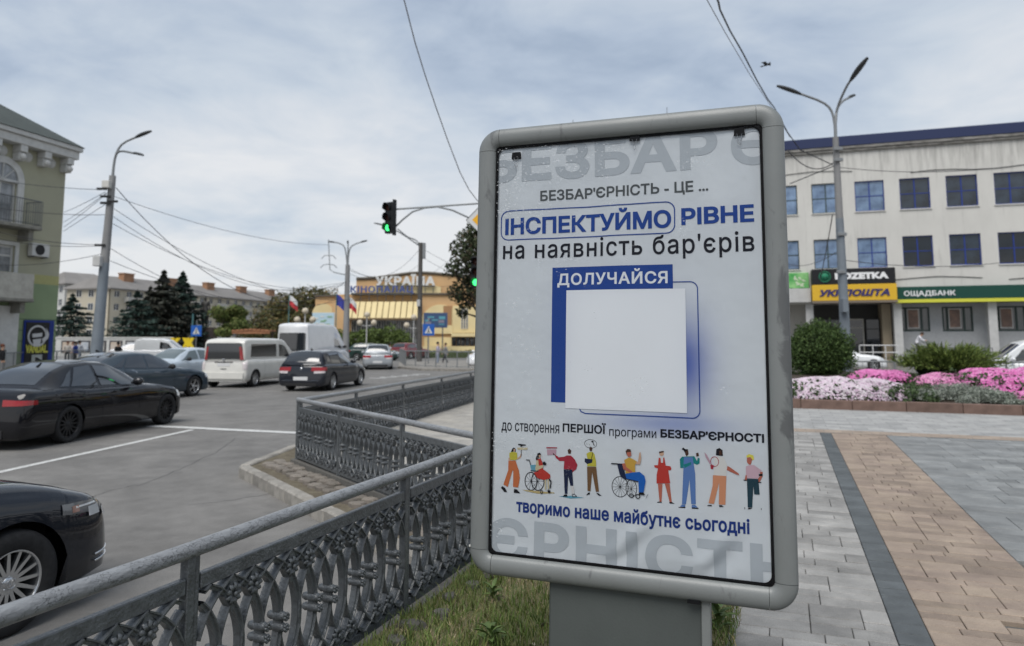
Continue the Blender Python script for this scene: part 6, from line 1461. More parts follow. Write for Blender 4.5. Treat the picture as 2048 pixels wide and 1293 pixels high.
k = MB(); x0_, x1_ = CX(697), CX(840); nn = 12; zt_, zb_ = CZ(604), CZ(637)
for i in range(nn):
    a = x0_+(x1_-x0_)*i/nn; b = x0_+(x1_-x0_)*(i+1)/nn-.12
    p = MB(); p.add([(a, -.2, zt_), (b, -.2, zt_), (b, -1.6, zb_), (a, -1.6, zb_), (a, .9, zt_), (b, .9, zt_), (b, .9, zb_), (a, .9, zb_)], [(0, 3, 2, 1), (0, 4, 7, 3), (1, 2, 6, 5), (2, 3, 7, 6), (0, 1, 5, 4)]); p.build('canopy_rib', M_CRM, CI)
k.box(x0_-.1, x1_+.1, -.0, 1.19, zb_+.05, zt_-.05); k.box(x0_, x1_, -1.7, .9, zb_-.25, zb_-.02); k.build('canopy_core', mat('canopy_brown', (.16, .11, .06)), CI)
k = MB(); k.box(CX(664), CX(690), -.2, 1.19, 0, CZ(602)); k.build('pillar', M_OCH, CI)
hx = [CX(700+10*i) for i in range(15)]
for i in range(14):
    window(CI, hx[i]+.03, hx[i+1]-.03, CZ(700)+.1, CZ(641), .9, mat('white_mullion', (.5, .5, .48)), M_WG, .07, mull=(.5,), trans=(.3, .62))
k = MB(); R_ = CX(905)-CX(868); cx = CX(880); n = 16
P = [(cx+cos(pi*i/n)*(CX(920)-cx), CZ(650)+sin(pi*i/n)*(CZ(609)-CZ(650))) for i in range(n+1)]; k.prism(P, .45, .59); k.box(CX(905), CX(962), .40, .595, CZ(666), CZ(612)); k.box(CX(845), CX(905), .3, .594, CZ(668), CZ(651)); k.box(CX(848), CX(903), .44, .593, CZ(699), CZ(675)); k.build('cream_panel', M_CRM, CI)
k = MB(); cx = CX(638); P = [(cx+cos(pi*i/n)*(CX(660)-cx), CZ(627)+sin(pi*i/n)*(CZ(606)-CZ(627))) for i in range(n+1)]; k.prism(P, 2.0, 2.19); k.build('cream_panel', M_CRM, CI)
k = MB(); k.box(CX(886), CX(903), .36, .44, CZ(655), CZ(612)); k.build('brown_strip', mat('brown_render', (.34, .19, .09)), CI)
for i in range(3): window(CI, CX(922+5*i), CX(925.5+5*i), CZ(658), CZ(617), .3, mat('white_mullion', (.5, .5, .48)), M_WG, .06, mull=(), trans=(.33, .66))
k = MB(); k.box(CX(903), CX(962), -.3, .39, CZ(674), CZ(667), bev=.03); k.box(CX(845), CX(962), -.6, .3, CZ(704), CZ(693)); k.build('ledge', M_CRM, CI)
for i in range(6): window(CI, CX(904+9*i), CX(912+9*i), CZ(692), CZ(675), .2, M_TRIM, M_WG, .08, mull=(.5,), trans=())
def skyletters(body, px0, px1, py0, py1, m, y, label, bold):
    t = thing('rooftop_lettering', CP, 0, label, 'sign'); k = MB()
    slab_text(k, body, CX(px0), CZ(py0), CX(px1), CZ(py1), y, .25, bold=bold, spacing=1.12); k.build('letters', m, t)
    k = MB()
    for i in range(8): x = CX(px0+4+(px1-px0-8)*i/7); k.tube([(x, y-.1, CZ(py0)-1.0), (x, y-.1, CZ(py0)+.2)], .05, 5)
    k.box(CX(px0), CX(px1), y-.15, y-.05, CZ(py0)-.12, CZ(py0)-.02); k.build('letter_frame', M_IRON, t)
skyletters('УКРАЇНА', 748, 869, 571, 548, mat('letters_white', (.62, .62, .60)), .45, 'large white letters УКРАЇНА along the curved parapet of the cinema', .05)
skyletters('КІНОПАЛАЦ', 700, 826, 588, 572.5, mat('letters_blue', (.07, .10, .26)), .0, 'dark blue letters КІНОПАЛАЦ standing under the white letters', .03)
def adboard(px0, px1, py0, py1, Y, mats_, label, rows=3, post=True):
    t = thing('poster_panel', (0, 0, 0), 0, label, 'poster'); a, b = at(px0, py1, Y), at(px1, py0, Y); t.location = (a.x, Y, ROAD)
    w = b.x-a.x; z0_, z1_ = a.z-ROAD, b.z-ROAD
    k = MB(); k.box(0, w, 0, .15, z0_, z1_, bev=.03); k.build('panel', mats_[0], t)
    k = MB()
    for i in range(rows*3): x = random.uniform(.05, .7)*w; z = z0_+random.uniform(.1, .75)*(z1_-z0_); k.box(x, x+random.uniform(.1, .28)*w, -.02-.003*i, -.001, z, z+random.uniform(.05, .2)*(z1_-z0_), i % 2)
    k.build('printed_patch', [mats_[1], mats_[2]], t)
    if post: k = MB(); k.tube([(w*.2, .08, 0), (w*.2, .08, z0_)], .08, 8); k.tube([(w*.8, .08, 0), (w*.8, .08, z0_)], .08, 8); k.build('panel_post', M_IRON, t)
    return t
adboard(847, 895, 626, 656, 96, [mat('ad_blue', (.045, .08, .16)), mat('ad_teal', (.10, .30, .36)), mat('ad_grey', (.20, .19, .25))], 'dark blue poster panel on the right wing of the cinema')
adboard(624, 669, 626, 655, 97, [mat('ad_sky', (.42, .55, .62)), mat('ad_white', (.6, .62, .6)), mat('ad_green', (.22, .36, .22))], 'pale blue and green poster panel at the left wing of the cinema')
# ================================================================ VEGETATION
def leaf_cloud(name, blobs, n, size, cols, parent=None, label=None, cat=None, group=None, kind=None, seed=1, shell=.5, flat=.0, needle=False, zmin=None):
    """many small leaf faces scattered through blobs = [(centre, (rx, ry, rz)), ...]"""
    rng = np.random.default_rng(seed); vol = np.array([b[1][0]*b[1][1]*b[1][2] for b in blobs])**.67; pick = rng.choice(len(blobs), n, p=vol/vol.sum())
    C = np.array([tuple(b[0]) for b in blobs])[pick]; R = np.array([b[1] for b in blobs])[pick]
    d = rng.normal(size=(n, 3)); d /= np.linalg.norm(d, axis=1)[:, None]; r = (shell + (1-shell)*rng.random(n)**.5)
    r *= 1 + .16*np.sin(d[:, 0]*7+pick)*np.cos(d[:, 2]*6+pick*2) + .10*np.sin(d[:, 1]*15+pick)
    P = C + d*R*r[:, None]
    if zmin is not None: P = P[P[:, 2] > zmin]; n = len(P); pick = pick[:n]; d = d[:n]
    nr = d + rng.normal(size=(n, 3))*.7; nr /= np.linalg.norm(nr, axis=1)[:, None]
    t = np.cross(nr, rng.normal(size=(n, 3))); t /= np.linalg.norm(t, axis=1)[:, None]; b = np.cross(nr, t)
    s = size*rng.uniform(.6, 1.3, n)[:, None]; w = s*(.28 if needle else .55)
    V = np.stack([P-t*s, P+b*w, P+t*s, P-b*w], 1).reshape(-1, 3)
    me = bpy.data.meshes.new(name); me.vertices.add(4*n); me.vertices.foreach_set('co', V.ravel()); me.loops.add(4*n); me.loops.foreach_set('vertex_index', np.arange(4*n))
    me.polygons.add(n); me.polygons.foreach_set('loop_start', np.arange(n)*4)
    cc = np.array(cols)[rng.integers(0, len(cols), n)]*rng.uniform(.75, 1.25, n)[:, None]
    ca = me.color_attributes.new('tint', 'FLOAT_COLOR', 'CORNER'); arr = np.ones((n, 4, 4), dtype=np.float32); arr[:, :, :3] = cc[:, None, :]; ca.data.foreach_set('color', arr.ravel())
    me.materials.append(attr_mat('foliage_tint', .65)); me.update(calc_edges=True); me.validate()
    return link(name, me, parent, label=label, cat=cat, group=group, kind=kind)
M_BARK = mat('bark', (.07, .055, .042), rough=.95, noise_amt=.3, noise_scale=6, bump=.6, bump_scale=20)
def broad_tree(P, h, cr, label, cols, n=9000, size=.16, seed=1, group=None, trunk_h=None, blobs=None, name='tree', shell=.35):
    rnd = random.Random(seed); th = trunk_h or h*.35
    t = thing(name, P, 0, label, 'tree', group); k = MB(); k.tube([(0, 0, -.1), (.03, 0, th*.5), (-.05, .05, th), (0, 0, h*.75)], [h*.028, h*.022, h*.017, h*.005], 8)
    k.build('trunk', M_BARK, t); k = MB()
    bl = blobs or []
    if not blobs:
        for i in range(15):
            a = rnd.uniform(0, 6.28); rr = cr*rnd.uniform(.15, .72); z = th + (h-th)*rnd.uniform(.12, .88); sc_ = 1-.35*abs((z-th)/(h-th)-.45)*2
            bl.append(((cos(a)*rr*sc_, sin(a)*rr*sc_, z), (cr*rnd.uniform(.28, .45), cr*rnd.uniform(.28, .45), (h-th)*rnd.uniform(.12, .22))))
    for c, r in bl[:12]: k.tube([(0, 0, th*.8), (c[0]*.5, c[1]*.5, (th+c[2])*.5), c], [h*.012, h*.008, .01], 5)
    k.build('limbs', M_BARK, t)
    leaf_cloud('crown', bl, n, size, cols, t, seed=seed, shell=shell); return t
def spruce(P, h, rb, label, cols, seed=1, n=9000, group='spruces on the square'):
    rng = np.random.default_rng(seed); t = thing('spruce_tree', P, 0, label, 'spruce', group)
    k = MB(); k.tube([(0, 0, -.1), (0, 0, h*.5), (0, 0, h)], [.22, .12, .02], 7); k.build('trunk', M_BARK, t)
    tiers = int(h/.42); V = []; Cc = []; per = n//tiers
    sticks = MB()
    for i in range(tiers):
        zt0 = z = h*.06 + (h*.94)*i/tiers; f = 1-z/h; R = rb*(f**.8)*min(1, f/.28+.12)*rng.uniform(.85, 1.12); nb = max(5, int(9*f)+5)
        for b in range(nb):
            a = 2*pi*b/nb + rng.uniform(-.3, .3) + i; Rb = R*rng.uniform(.7, 1.25); z = zt0 + rng.uniform(-.3, .3)*min(1, R); m = int(per/nb)+2
            if Rb > .8: sticks.tube([(0, 0, z), (cos(a)*Rb*.6, sin(a)*Rb*.6, z-.16*Rb)], [.02, .008], 4, cap=False)
            u = rng.random(m)**.6; side = rng.normal(size=m)*.16*Rb*(1-u*.5)
            x = cos(a)*Rb*u - sin(a)*side; y = sin(a)*Rb*u + cos(a)*side; zz = z - .22*Rb*u + .12*Rb*u*u*1.2 + rng.normal(size=m)*.05 - np.abs(side)*.3
            V.append(np.stack([x, y, zz], 1)); Cc.append(np.full(m, a))
    sticks.build('branches', M_BARK, t)
    P_ = np.concatenate(V); A = np.concatenate(Cc); n = len(P_)
    dr = np.stack([np.cos(A), np.sin(A), np.full(n, -.35)], 1) + rng.normal(size=(n, 3))*.35; dr /= np.linalg.norm(dr, axis=1)[:, None]
    sd = np.cross(dr, np.array([0, 0, 1.0]) + rng.normal(size=(n, 3))*.5); sd /= np.linalg.norm(sd, axis=1)[:, None]
    s = h*.024*rng.uniform(.6, 1.4, n)[:, None]; w = s*.42
    V = np.stack([P_-dr*s, P_+sd*w, P_+dr*s, P_-sd*w], 1).reshape(-1, 3)
    me = bpy.data.meshes.new('needles'); me.vertices.add(4*n); me.vertices.foreach_set('co', V.ravel()); me.loops.add(4*n); me.loops.foreach_set('vertex_index', np.arange(4*n)); me.polygons.add(n); me.polygons.foreach_set('loop_start', np.arange(n)*4)
    cc = np.array(cols)[rng.integers(0, len(cols), n)]*rng.uniform(.7, 1.25, n)[:, None]; ca = me.color_attributes.new('tint', 'FLOAT_COLOR', 'CORNER'); arr = np.ones((n, 4, 4), dtype=np.float32); arr[:, :, :3] = cc[:, None, :]; ca.data.foreach_set('color', arr.ravel())
    me.materials.append(attr_mat('foliage_tint', .65)); me.update(calc_edges=True); me.validate(); link('crown', me, t); return t
def gp(px, Y, z=ROAD): p = at(px, 676, Y); p.z = z; return p
def hgt(py, Y): return at(1024, py, Y).z - ROAD
SPC = [(.028, .050, .040), (.036, .060, .050), (.022, .040, .030)]; SPB = [(.040, .042, .032), (.05, .05, .038), (.03, .036, .028)]
spruce(gp(140, 92), hgt(585, 92), 5.2, 'leftmost dark spruce, beside the green building', SPC, 1, 9000)
spruce(gp(270, 80), hgt(578, 80), 4.2, 'squat blue green spruce at the left of the dense group', SPC, 2, 8000)
spruce(gp(322, 86), hgt(538, 86), 5.0, 'tallest brownish spruce in the middle of the dense group', SPB, 3, 10000)
spruce(gp(296, 92), hgt(570, 92), 3.2, 'small brownish spruce top between the squat and the tallest spruce', SPB, 6, 6000)
spruce(gp(360, 90), hgt(541, 90), 4.9, 'second tallest spruce at the right of the dense group', SPC, 4, 10000)
GRN = [(.060, .088, .028), (.075, .10, .034), (.045, .070, .022)]; AUT = [(.075, .075, .028), (.10, .085, .032), (.055, .065, .024), (.13, .095, .035)]
broad_tree(gp(455, 85), hgt(608, 85), 2.6, 'small light green tree right of the dark statue', [(.10, .13, .035), (.08, .11, .03), (.13, .14, .045)], 6000, .17, 5)
bl = [((x, random.uniform(-2, 2), z), (r*1.12, r, r*.88)) for x, z, r in ((-6.5, 3.0, 2.6), (-5.0, 5.0, 2.6), (-2.8, 6.6, 2.8), (0, 7.3, 2.8), (2.6, 7.2, 2.5), (4.6, 6.0, 2.2), (-3.5, 3.0, 3), (0, 3.5, 3.4), (3.5, 3.5, 3), (5.5, 3.2, 2), (-7.6, 2.0, 1.8))]
broad_tree(gp(606, 108), 9.8, 7, 'wide olive brown tree behind the flagpoles, left of the cinema', AUT, 16000, .22, 8, blobs=bl, trunk_h=2.2)
Pt = gp(985, 32); bl = []
rr_ = random.Random(4)
for (px, py, r) in ((915, 495, .42), (905, 540, .40), (935, 478, .5), (955, 460, .5), (925, 520, .55), (912, 585, .45), (945, 560, .8), (930, 600, .45), (925, 625, .30), (975, 500, 1.1), (1010, 520, 1.3), (990, 580, 1.1), (1040, 560, 1.2), (970, 445, .6), (1000, 440, .8), (1060, 500, 1.0), (948, 505, .6)):
    q = at(px, py, 32+rr_.uniform(-.8, .8)); bl.append(((q.x-Pt.x, q.y-Pt.y, q.z-ROAD), (r, r, r*.95)))
broad_tree(Pt, hgt(430, 32), 3, 'dark leafed street tree half hidden behind the upper left edge of the board', [(.036, .050, .022), (.05, .062, .028), (.06, .05, .03), (.028, .038, .018)], 13000, .085, 9, blobs=bl, trunk_h=2.6)
# clipped hedge and bushes before the cinema
for i, (px, Y, w_, py, lab) in enumerate(((638, 84, 1.6, 660, 'clipped bush before the left wing of the cinema'), (672, 83, 2.0, 663, 'low dense bush at the foot of the twin arm lamp post'), (722, 82, 2.6, 662, 'clipped bush left of the entrance glazing'), (770, 82, 3.0, 655, 'broad rounded bush before the entrance glazing'))):
    h = hgt(py, Y); t = thing('bush', gp(px, Y), 0, lab, 'bush', 'bushes before the cinema')
    leaf_cloud('foliage', [((0, 0, h*.5), (w_, 1.2, h*.52)), ((w_*.4, 0, h*.45), (w_*.6, 1.2, h*.45))], 3500, .16, [(.075, .11, .03), (.095, .13, .035)], t, seed=20+i, shell=.6, zmin=0.02)
    k = MB(); k.tube([(0, 0, -.05), (0, 0, h*.6)], .08, 6); k.build('stem', M_BARK, t)
# ---------------------------------------------------------------- flower bed
M_KBR = mat('brown_kerb', (0.16, 0.105, 0.085), rough=.8, noise_amt=.25, noise_scale=4, bump=.2, bump_scale=60, obj_rand=.12)
fb = link('flower_bed_kerb', None, kind='structure'); vK = 18.62
k = MB(); k.box(0.004, 1.096, 0, .17, -.05, .215, bev=.012); km = k.mesh('kerb_block', M_KBR)
for i in range(14): link('kerb_block', km, fb, W(-3.0+i*1.1, vK - .018*i, random.uniform(-.004, .004)), (0, 0, -GA-.016))
k = MB(); k.grid(lambda a, b: W(-3+15.5*a, vK+.12+7.5*b, .12 + .42*sin(min(1, b*1.6)*pi/2) + .05*noise.noise(Vector((a*18, b*9, 0)))), 40, 20); k.build('bed_soil', mat('bed_soil', (.055, .043, .033), rough=1, noise_amt=.3, noise_scale=6, bump=.6, bump_scale=20), kind='structure')
def bedz(v): b = max(0, min(1, (v-vK-.12)/7.5)); return .12 + .42*sin(min(1, b*1.6)*pi/2)
def flowers(name, label, px0, px1, Y, dv0, dv1, hump, n, petal, size=.032, seed=3, leafc=[(.05, .075, .03), (.04, .065, .025)]):
    """a drift of flowers between photo columns px0..px1 at distance Y; dv = depth range behind the kerb"""
    rng = np.random.default_rng(seed); a = UV(gp(px0, Y, 0)); b = UV(gp(px1, Y, 0)); u0, u1 = a[0], b[0]
    P = []; N_ = []; L_ = []
    cu, cv, ru, rv = (u0+u1)/2, vK+(dv0+dv1)/2, (u1-u0)/2, (dv1-dv0)/2
    while len(P) < n:
        x, y = rng.uniform(-1, 1, 2); r2 = abs(x)**3+abs(y)**3
        if r2 > 1: continue
        u, v = cu+x*ru, cv+y*rv; e = (1-r2)**.5; h = hump*e*(1+.25*noise.noise(Vector((u*2.2, v*2.2, seed))))
        w = W(u, v, bedz(v)+.02+h); P.append((w.x, w.y, w.z)); N_.append((x*.6, -.55+y*.2 + .0, .9*e+.25))
    P = np.array(P); N_ = np.array(N_) + rng.normal(size=(n, 3))*.28; N_ /= np.linalg.norm(N_, axis=1)[:, None]
    T = np.cross(N_, rng.normal(size=(n, 3))); T /= np.linalg.norm(T, axis=1)[:, None]; B = np.cross(N_, T); m = 7
    s = size*rng.uniform(.75, 1.2, n)[:, None]
    rim = [P + (T*cos(2*pi*i/5*1+.0)+B*sin(2*pi*i/5))*s + N_*s*.35 for i in range(5)]
    V = np.stack([P]+rim, 1).reshape(-1, 3); base = np.arange(n)*6
    idx = np.stack([np.stack([base, base+1+i, base+1+(i+1) % 5], 1) for i in range(5)], 1).reshape(-1)
    me = bpy.data.meshes.new(name); me.vertices.add(len(V)); me.vertices.foreach_set('co', V.ravel()); me.loops.add(len(idx)); me.loops.foreach_set('vertex_index', idx); me.polygons.add(5*n); me.polygons.foreach_set('loop_start', np.arange(5*n)*3)
    cc = np.array(petal)[rng.integers(0, len(petal), n)]*rng.uniform(.85, 1.12, n)[:, None]; arr = np.ones((n, 15, 4), dtype=np.float32); arr[:, :, :3] = cc[:, None, :]
    ca = me.color_attributes.new('tint', 'FLOAT_COLOR', 'CORNER'); ca.data.foreach_set('color', arr.ravel()); me.materials.append(attr_mat('petal_tint', .6, .05)); me.update(calc_edges=True); me.validate()
    o = link(name, me, None, label=label, cat='flowers', kind='stuff')
    ctr = W(cu, cv, bedz(cv)); blobs = []
    for i in range(10):
        u = u0+(u1-u0)*(i+.5)/10; w = W(u, cv, bedz(cv)+.0); blobs.append(((w.x, w.y, w.z), (ru/5, rv*.95, hump*.95)))
    leaf_cloud('flower_leaves', blobs, n*2, .05, leafc, None, label='green leaves under ' + label, kind='stuff', seed=seed, shell=.75)
    return o
flowers('white_petunias', 'pale pink and white petunias along the brown kerb, right beside the advertising board', 1530, 1815, 18.9, .12, 1.75, .36, 8000, [(.60, .53, .57), (.62, .50, .58), (.56, .53, .54), (.54, .40, .50)], .029, 3)
flowers('pink_petunias', 'strip of bright pink petunias behind the pale ones', 1680, 1800, 21.5, 2.4, 3.6, .28, 1500, [(.56, .15, .37), (.60, .22, .43)], .036, 4)
flowers('pink_petunias', 'pink petunias growing round the left foot of the spreading juniper', 1798, 1905, 20.2, 1.5, 2.9, .30, 1200, [(.54, .19, .37), (.56, .27, .41)], .034, 5)
flowers('pink_petunias', 'broad bank of bright pink petunias at the right edge', 1880, 2200, 18.4, .9, 3.6, .42, 7000, [(.56, .13, .36), (.60, .20, .43), (.50, .12, .32), (.62, .30, .48)], .031, 6)
flowers('pink_petunias', 'small front tongue of pink petunias above the kerb at the right edge', 1985, 2140, 17.6, .15, 1.2, .24, 1300, [(.58, .14, .38), (.60, .22, .43)], .036, 7)
GSAN = [(.24, .265, .225), (.30, .32, .28), (.18, .205, .165)]
for i, (px, Y, rx, h, dv, lab) in enumerate(((1812, 18.9, .42, .30, .55, 'feathery grey green lavender clump next to the pale petunias'), (1845, 19.3, .45, .33, .9, 'feathery grey green clump, second from the pale petunias'), (1885, 18.6, .26, .20, .35, 'small rounded silver clump at the kerb'), (1905, 19.3, .40, .30, .8, 'silver grey clump in the middle of the row'), (1935, 18.9, .38, .26, .6, 'silver grey clump left of the pink bank'), (1965, 18.4, .24, .16, .3, 'small silver grey clump at the foot of the pink bank'), (1870, 19.6, .4, .32, 1.1, 'hazy grey clump behind the others'))):
    u, _ = UV(gp(px, Y, 0)); v = vK+dv; w = W(u, v, bedz(v))
    t = thing('silver_plant', w, 0, lab, 'plant', 'grey leaved clumps in the flower bed')
    leaf_cloud('foliage', [((0, 0, h*.5), (rx, rx*.8, h*.6)), ((rx*.4, .1, h*.4), (rx*.6, rx*.6, h*.5))], 2600, .035, GSAN, t, seed=40+i, shell=.3, needle=True, zmin=0)
    k = MB(); k.tube([(0, 0, -.05), (0, 0, h*.5)], .02, 5); k.build('stem', M_BARK, t)
# round clipped bush
w = gp(1632, 22.5, .5); t = thing('round_bush', w, 0, 'large rounded dark green bush between the board and the street lamp', 'bush')
bl = [((random.uniform(-.25, .25), random.uniform(-.25, .25), .74+random.uniform(-.15, .15)), (.84*random.uniform(.88, 1.02),)*2+(.84*random.uniform(.85, 1.0),)) for _ in range(6)] + [((.25, 0, .6), (.9, .8, .62)), ((-.3, 0, .6), (.9, .8, .62))]
leaf_cloud('foliage', bl, 26000, .036, [(.040, .072, .020), (.058, .098, .026), (.032, .055, .016), (.075, .115, .035)], t, seed=31, shell=.72, zmin=.0)
k = MB(); k.sphere((0, 0, .72), .68, 16); k.build('dark_core', mat('dark_core', (.012, .018, .008), rough=1), t); k = MB(); k.tube([(0, 0, -.1), (0, 0, .5)], .06, 7); k.build('stem', M_BARK, t)  # dark core sphere added inside so the leaves cannot be seen through
# spreading juniper: arching sprays
w = gp(1895, 22.0, .5); t = thing('juniper', w, 0, 'wide spreading green juniper with spiky tips in the flower bed', 'juniper')
rng = np.random.default_rng(12); Pn, Dn = [], []; k = MB()
for i in range(330):
    a = rng.uniform(0, 2*pi); el = rng.uniform(.25, 1.25); L_ = rng.uniform(.75, 1.6)*(1-.25*el/1.25); c, s_ = cos(a), sin(a); pts = []
    for j in range(9):
        f = j/8; r = L_*f*cos(el)*(1+.15*f); pts.append(np.array((c*r*1.15, s_*r*.62, .08 + L_*.78*sin(el)*f**.9)))
    if i % 3 == 0: k.tube(pts[::2], [.012, .009, .007, .005, .002], 4, cap=False)
    for j in range(1, 9):
        d = pts[j]-pts[j-1]; d /= np.linalg.norm(d)
        for q in range(11):
            e = d + rng.normal(size=3)*.42; e[2] += .25; Pn.append(pts[j-1]+(pts[j]-pts[j-1])*rng.random()+rng.normal(size=3)*.025); Dn.append(e/np.linalg.norm(e))
k.build('branches', M_BARK, t)
def needles(P_, D, ln, wd, cols, parent, seed):
    rng = np.random.default_rng(seed); P_ = np.array(P_); D = np.array(D); n = len(P_); sd = np.cross(D, rng.normal(size=(n, 3))); sd /= np.linalg.norm(sd, axis=1)[:, None]; s = ln*rng.uniform(.6, 1.4, n)[:, None]
    V = np.stack([P_, P_+D*s*.4+sd*wd, P_+D*s, P_+D*s*.4-sd*wd], 1).reshape(-1, 3); me = bpy.data.meshes.new('needles'); me.vertices.add(4*n); me.vertices.foreach_set('co', V.ravel()); me.loops.add(4*n); me.loops.foreach_set('vertex_index', np.arange(4*n)); me.polygons.add(n); me.polygons.foreach_set('loop_start', np.arange(n)*4)
    cc = np.array(cols)[rng.integers(0, len(cols), n)]*rng.uniform(.7, 1.3, n)[:, None]; ca = me.color_attributes.new('tint', 'FLOAT_COLOR', 'CORNER'); arr = np.ones((n, 4, 4), dtype=np.float32); arr[:, :, :3] = cc[:, None, :]; ca.data.foreach_set('color', arr.ravel())
    me.materials.append(attr_mat('foliage_tint', .65)); me.update(calc_edges=True); me.validate(); return link('foliage', me, parent)
needles(Pn, Dn, .15, .014, [(.12, .165, .04), (.09, .13, .03), (.16, .20, .05), (.06, .09, .022)], t, 14)
k = MB(); k.sphere((0, .1, .22), .75, 12, sc_=(1.35, .6, .38)); k.build('dark_core', mat('dark_core', (.012, .018, .008), rough=1), t)  # flattened dark core added under the sprays to block the view through
# ================================================================ POLES, LAMPS, SIGNALS
M_POLEC = mat('concrete_pole', (.235, .235, .235), rough=.9, noise_amt=.22, noise_scale=1.6, bump=.2, bump_scale=15, stretch=(1, 1, .25), detail=8)
M_POLEB = mat('blue_grey_pole', (.17, .195, .22), rough=.6, noise_amt=.12, noise_scale=2)
M_STEEL = mat('steel_tube', (.22, .23, .235), rough=.5, metal=.3)
M_LAMP = mat('lamp_head', (.045, .048, .05), rough=.5)
def lamp_post(px, Y, pybase, arms, label, r0, r1, pytop, m, lean=0.0, name='street_lamp', paint_to=None, group='street lamps'):
    P = gp(px, Y); h = hgt(pytop, Y); t = thing(name, P, 0, label, 'street lamp', group)
    k = MB(); k.tube([(0, 0, -.2), (lean*.5, 0, h*.5), (lean, 0, h)], [r0, (r0+r1)/2, r1], 14); k.build('pole', m, t)
    if paint_to: k = MB(); f = paint_to/h; k.tube([(0, 0, -.19), (lean*f, 0, paint_to)], [r0+.006, r0+(r1-r0)*f+.006], 14); k.build('painted_base', M_POLEB, t)
    for (pts, hd, hl, hw) in arms:
        P3 = [Vector((lean, 0, h-.3))] + [Vector((at(x, y, Y+dy).x-P.x, dy, at(x, y, Y+dy).z-ROAD)) for (x, y, dy) in pts]
        # smooth
        Q = [P3[0]]
        for i in range(len(P3)-1):
            for f in (.33, .66, 1.0):
                p0 = P3[max(i-1, 0)]; p1 = P3[i]; p2 = P3[i+1]; p3 = P3[min(i+2, len(P3)-1)]
                Q.append(.5*((2*p1)+(-p0+p2)*f+(2*p0-5*p1+4*p2-p3)*f*f+(-p0+3*p1-3*p2+p3)*f**3))
        k = MB(); k.tube(Q, [.055]*2+[.045]*(len(Q)-2), 8); k.build('arm', M_STEEL, t)
        e = Q[-1]; d = (Q[-1]-Q[-2]).normalized() if hd is None else Vector(hd).normalized(); k = MB(); q = d.to_track_quat('X', 'Z').to_matrix().to_4x4(); M_ = Matrix.Translation(e) @ q
        n = 8; vs = []; 
        for i in range(n+1):
            f = i/n; wd = hw*sin(pi*(f*.9+.05))**.6; th = .07*sin(pi*(f*.9+.05))**.5
            for (yy, zz) in ((-wd, 0), (-wd*.6, th), (wd*.6, th), (wd, 0), (wd*.7, -.035), (-wd*.7, -.035)): vs.append(M_ @ Vector((hl*f-.05, yy, zz)))
        k.add(vs, [(i*6+j, i*6+(j+1) % 6, (i+1)*6+(j+1) % 6, (i+1)*6+j) for i in range(n) for j in range(6)], 0, True); k.add(vs[:6], [tuple(range(6))]); k.add(vs[-6:], [tuple(range(6))]); k.build('lamp_head', M_LAMP, t)
    return t, P, h
LP, LPP, LPH = lamp_post(192, 30, 720, [([(229, 320, 0), (243, 290, 0), (272, 275, 0)], None, .75, .12), ([(230, 318, 0), (240, 303, -.2), (268, 307, -.6)], None, .65, .11)], 'tall leaning lamp post with two lamp heads, behind the slate blue car', .245, .13, 352, M_POLEC, lean=.30, paint_to=5.0)
def fitting(t, P, px, py, Y, w, h, m, nm='junction_box', d=.2):
    q = at(px, py, Y); k = MB(); k.box(q.x-P.x-w/2, q.x-P.x+w/2, -.2-d, -.15, q.z-ROAD-h/2, q.z-ROAD+h/2, bev=.015); return k.build(nm, m, t)
fitting(LP, LPP, 203, 524, 30, .30, .42, M_COL); fitting(LP, LPP, 221, 372, 30, .3, .30, M_CONC)
for (px, py) in ((209, 380), (216, 395), (216, 408), (205, 492), (230, 405)):
    k = MB(); q = at(px, py, 30); k.box(q.x-LPP.x-.22, q.x-LPP.x+.22, -.22, -.16, q.z-ROAD-.05, q.z-ROAD+.05, bev=.01); k.build('insulator_clamp', M_TRIM, LP)
MPo, MPP, MPH = lamp_post(692, 50, 712, [([(690, 497, 0), (678, 487, 0), (668, 485, 0)], None, .45, .09), ([(699, 500, 0), (710, 489, 0), (722, 485, 0)], None, .5, .09), ([(696, 495, 0), (696, 487, 0)], (0, 0, 1), .25, .07)], 'lamp post with two curved arms in the middle distance, left of the cinema lettering', .24, .15, 530, M_POLEC)
RP, RPP, RPH = lamp_post(1691, 26, 722, [([(1667, 235, 0), (1650, 208, 0), (1600, 188, 0)], None, .95, .12), ([(1673, 225, 0), (1690, 180, -.5), (1702, 160, -.8)], (.45, -.65, .75), .95, .15), ([(1672, 228, 0), (1683, 205, .3), (1698, 196, .5)], None, .42, .09)], 'concrete lamp post with three lamp heads between the round bush and the juniper', .19, .105, 275, M_POLEC, lean=-.02, paint_to=6.2)
for (px, py) in ((1672, 300), (1673, 322), (1678, 545), (1680, 470)):
    k = MB(); q = at(px, py, 26); k.box(q.x-RPP.x-.16, q.x-RPP.x+.16, -.2, -.13, q.z-ROAD-.06, q.z-ROAD+.06, bev=.01); k.build('pole_clamp', M_STEEL, RP)
fitting(RP, RPP, 1682, 612, 26, .2, .5, M_POLEB)
TPo, TPP, TPH = lamp_post(839, 55, 716, [([(832, 481, 0), (815, 474, -.5), (795, 458, -1)], None, .01, .01), ([(800, 466, -.9), (770, 452, -1)], (-1, 0, .25), .9, .09)], 'dark slender pole with a long lamp arm standing before the cinema', .20, .155, 486, mat('dark_pole', (.09, .085, .08), rough=.8, noise_amt=.2), group='street lamps')
fitting(TPo, TPP, 838, 607, 55, .25, .5, M_COL, 'notice_plate'); fitting(TPo, TPP, 849, 503, 55, .22, 1.2, M_STEEL, 'hanging_case')
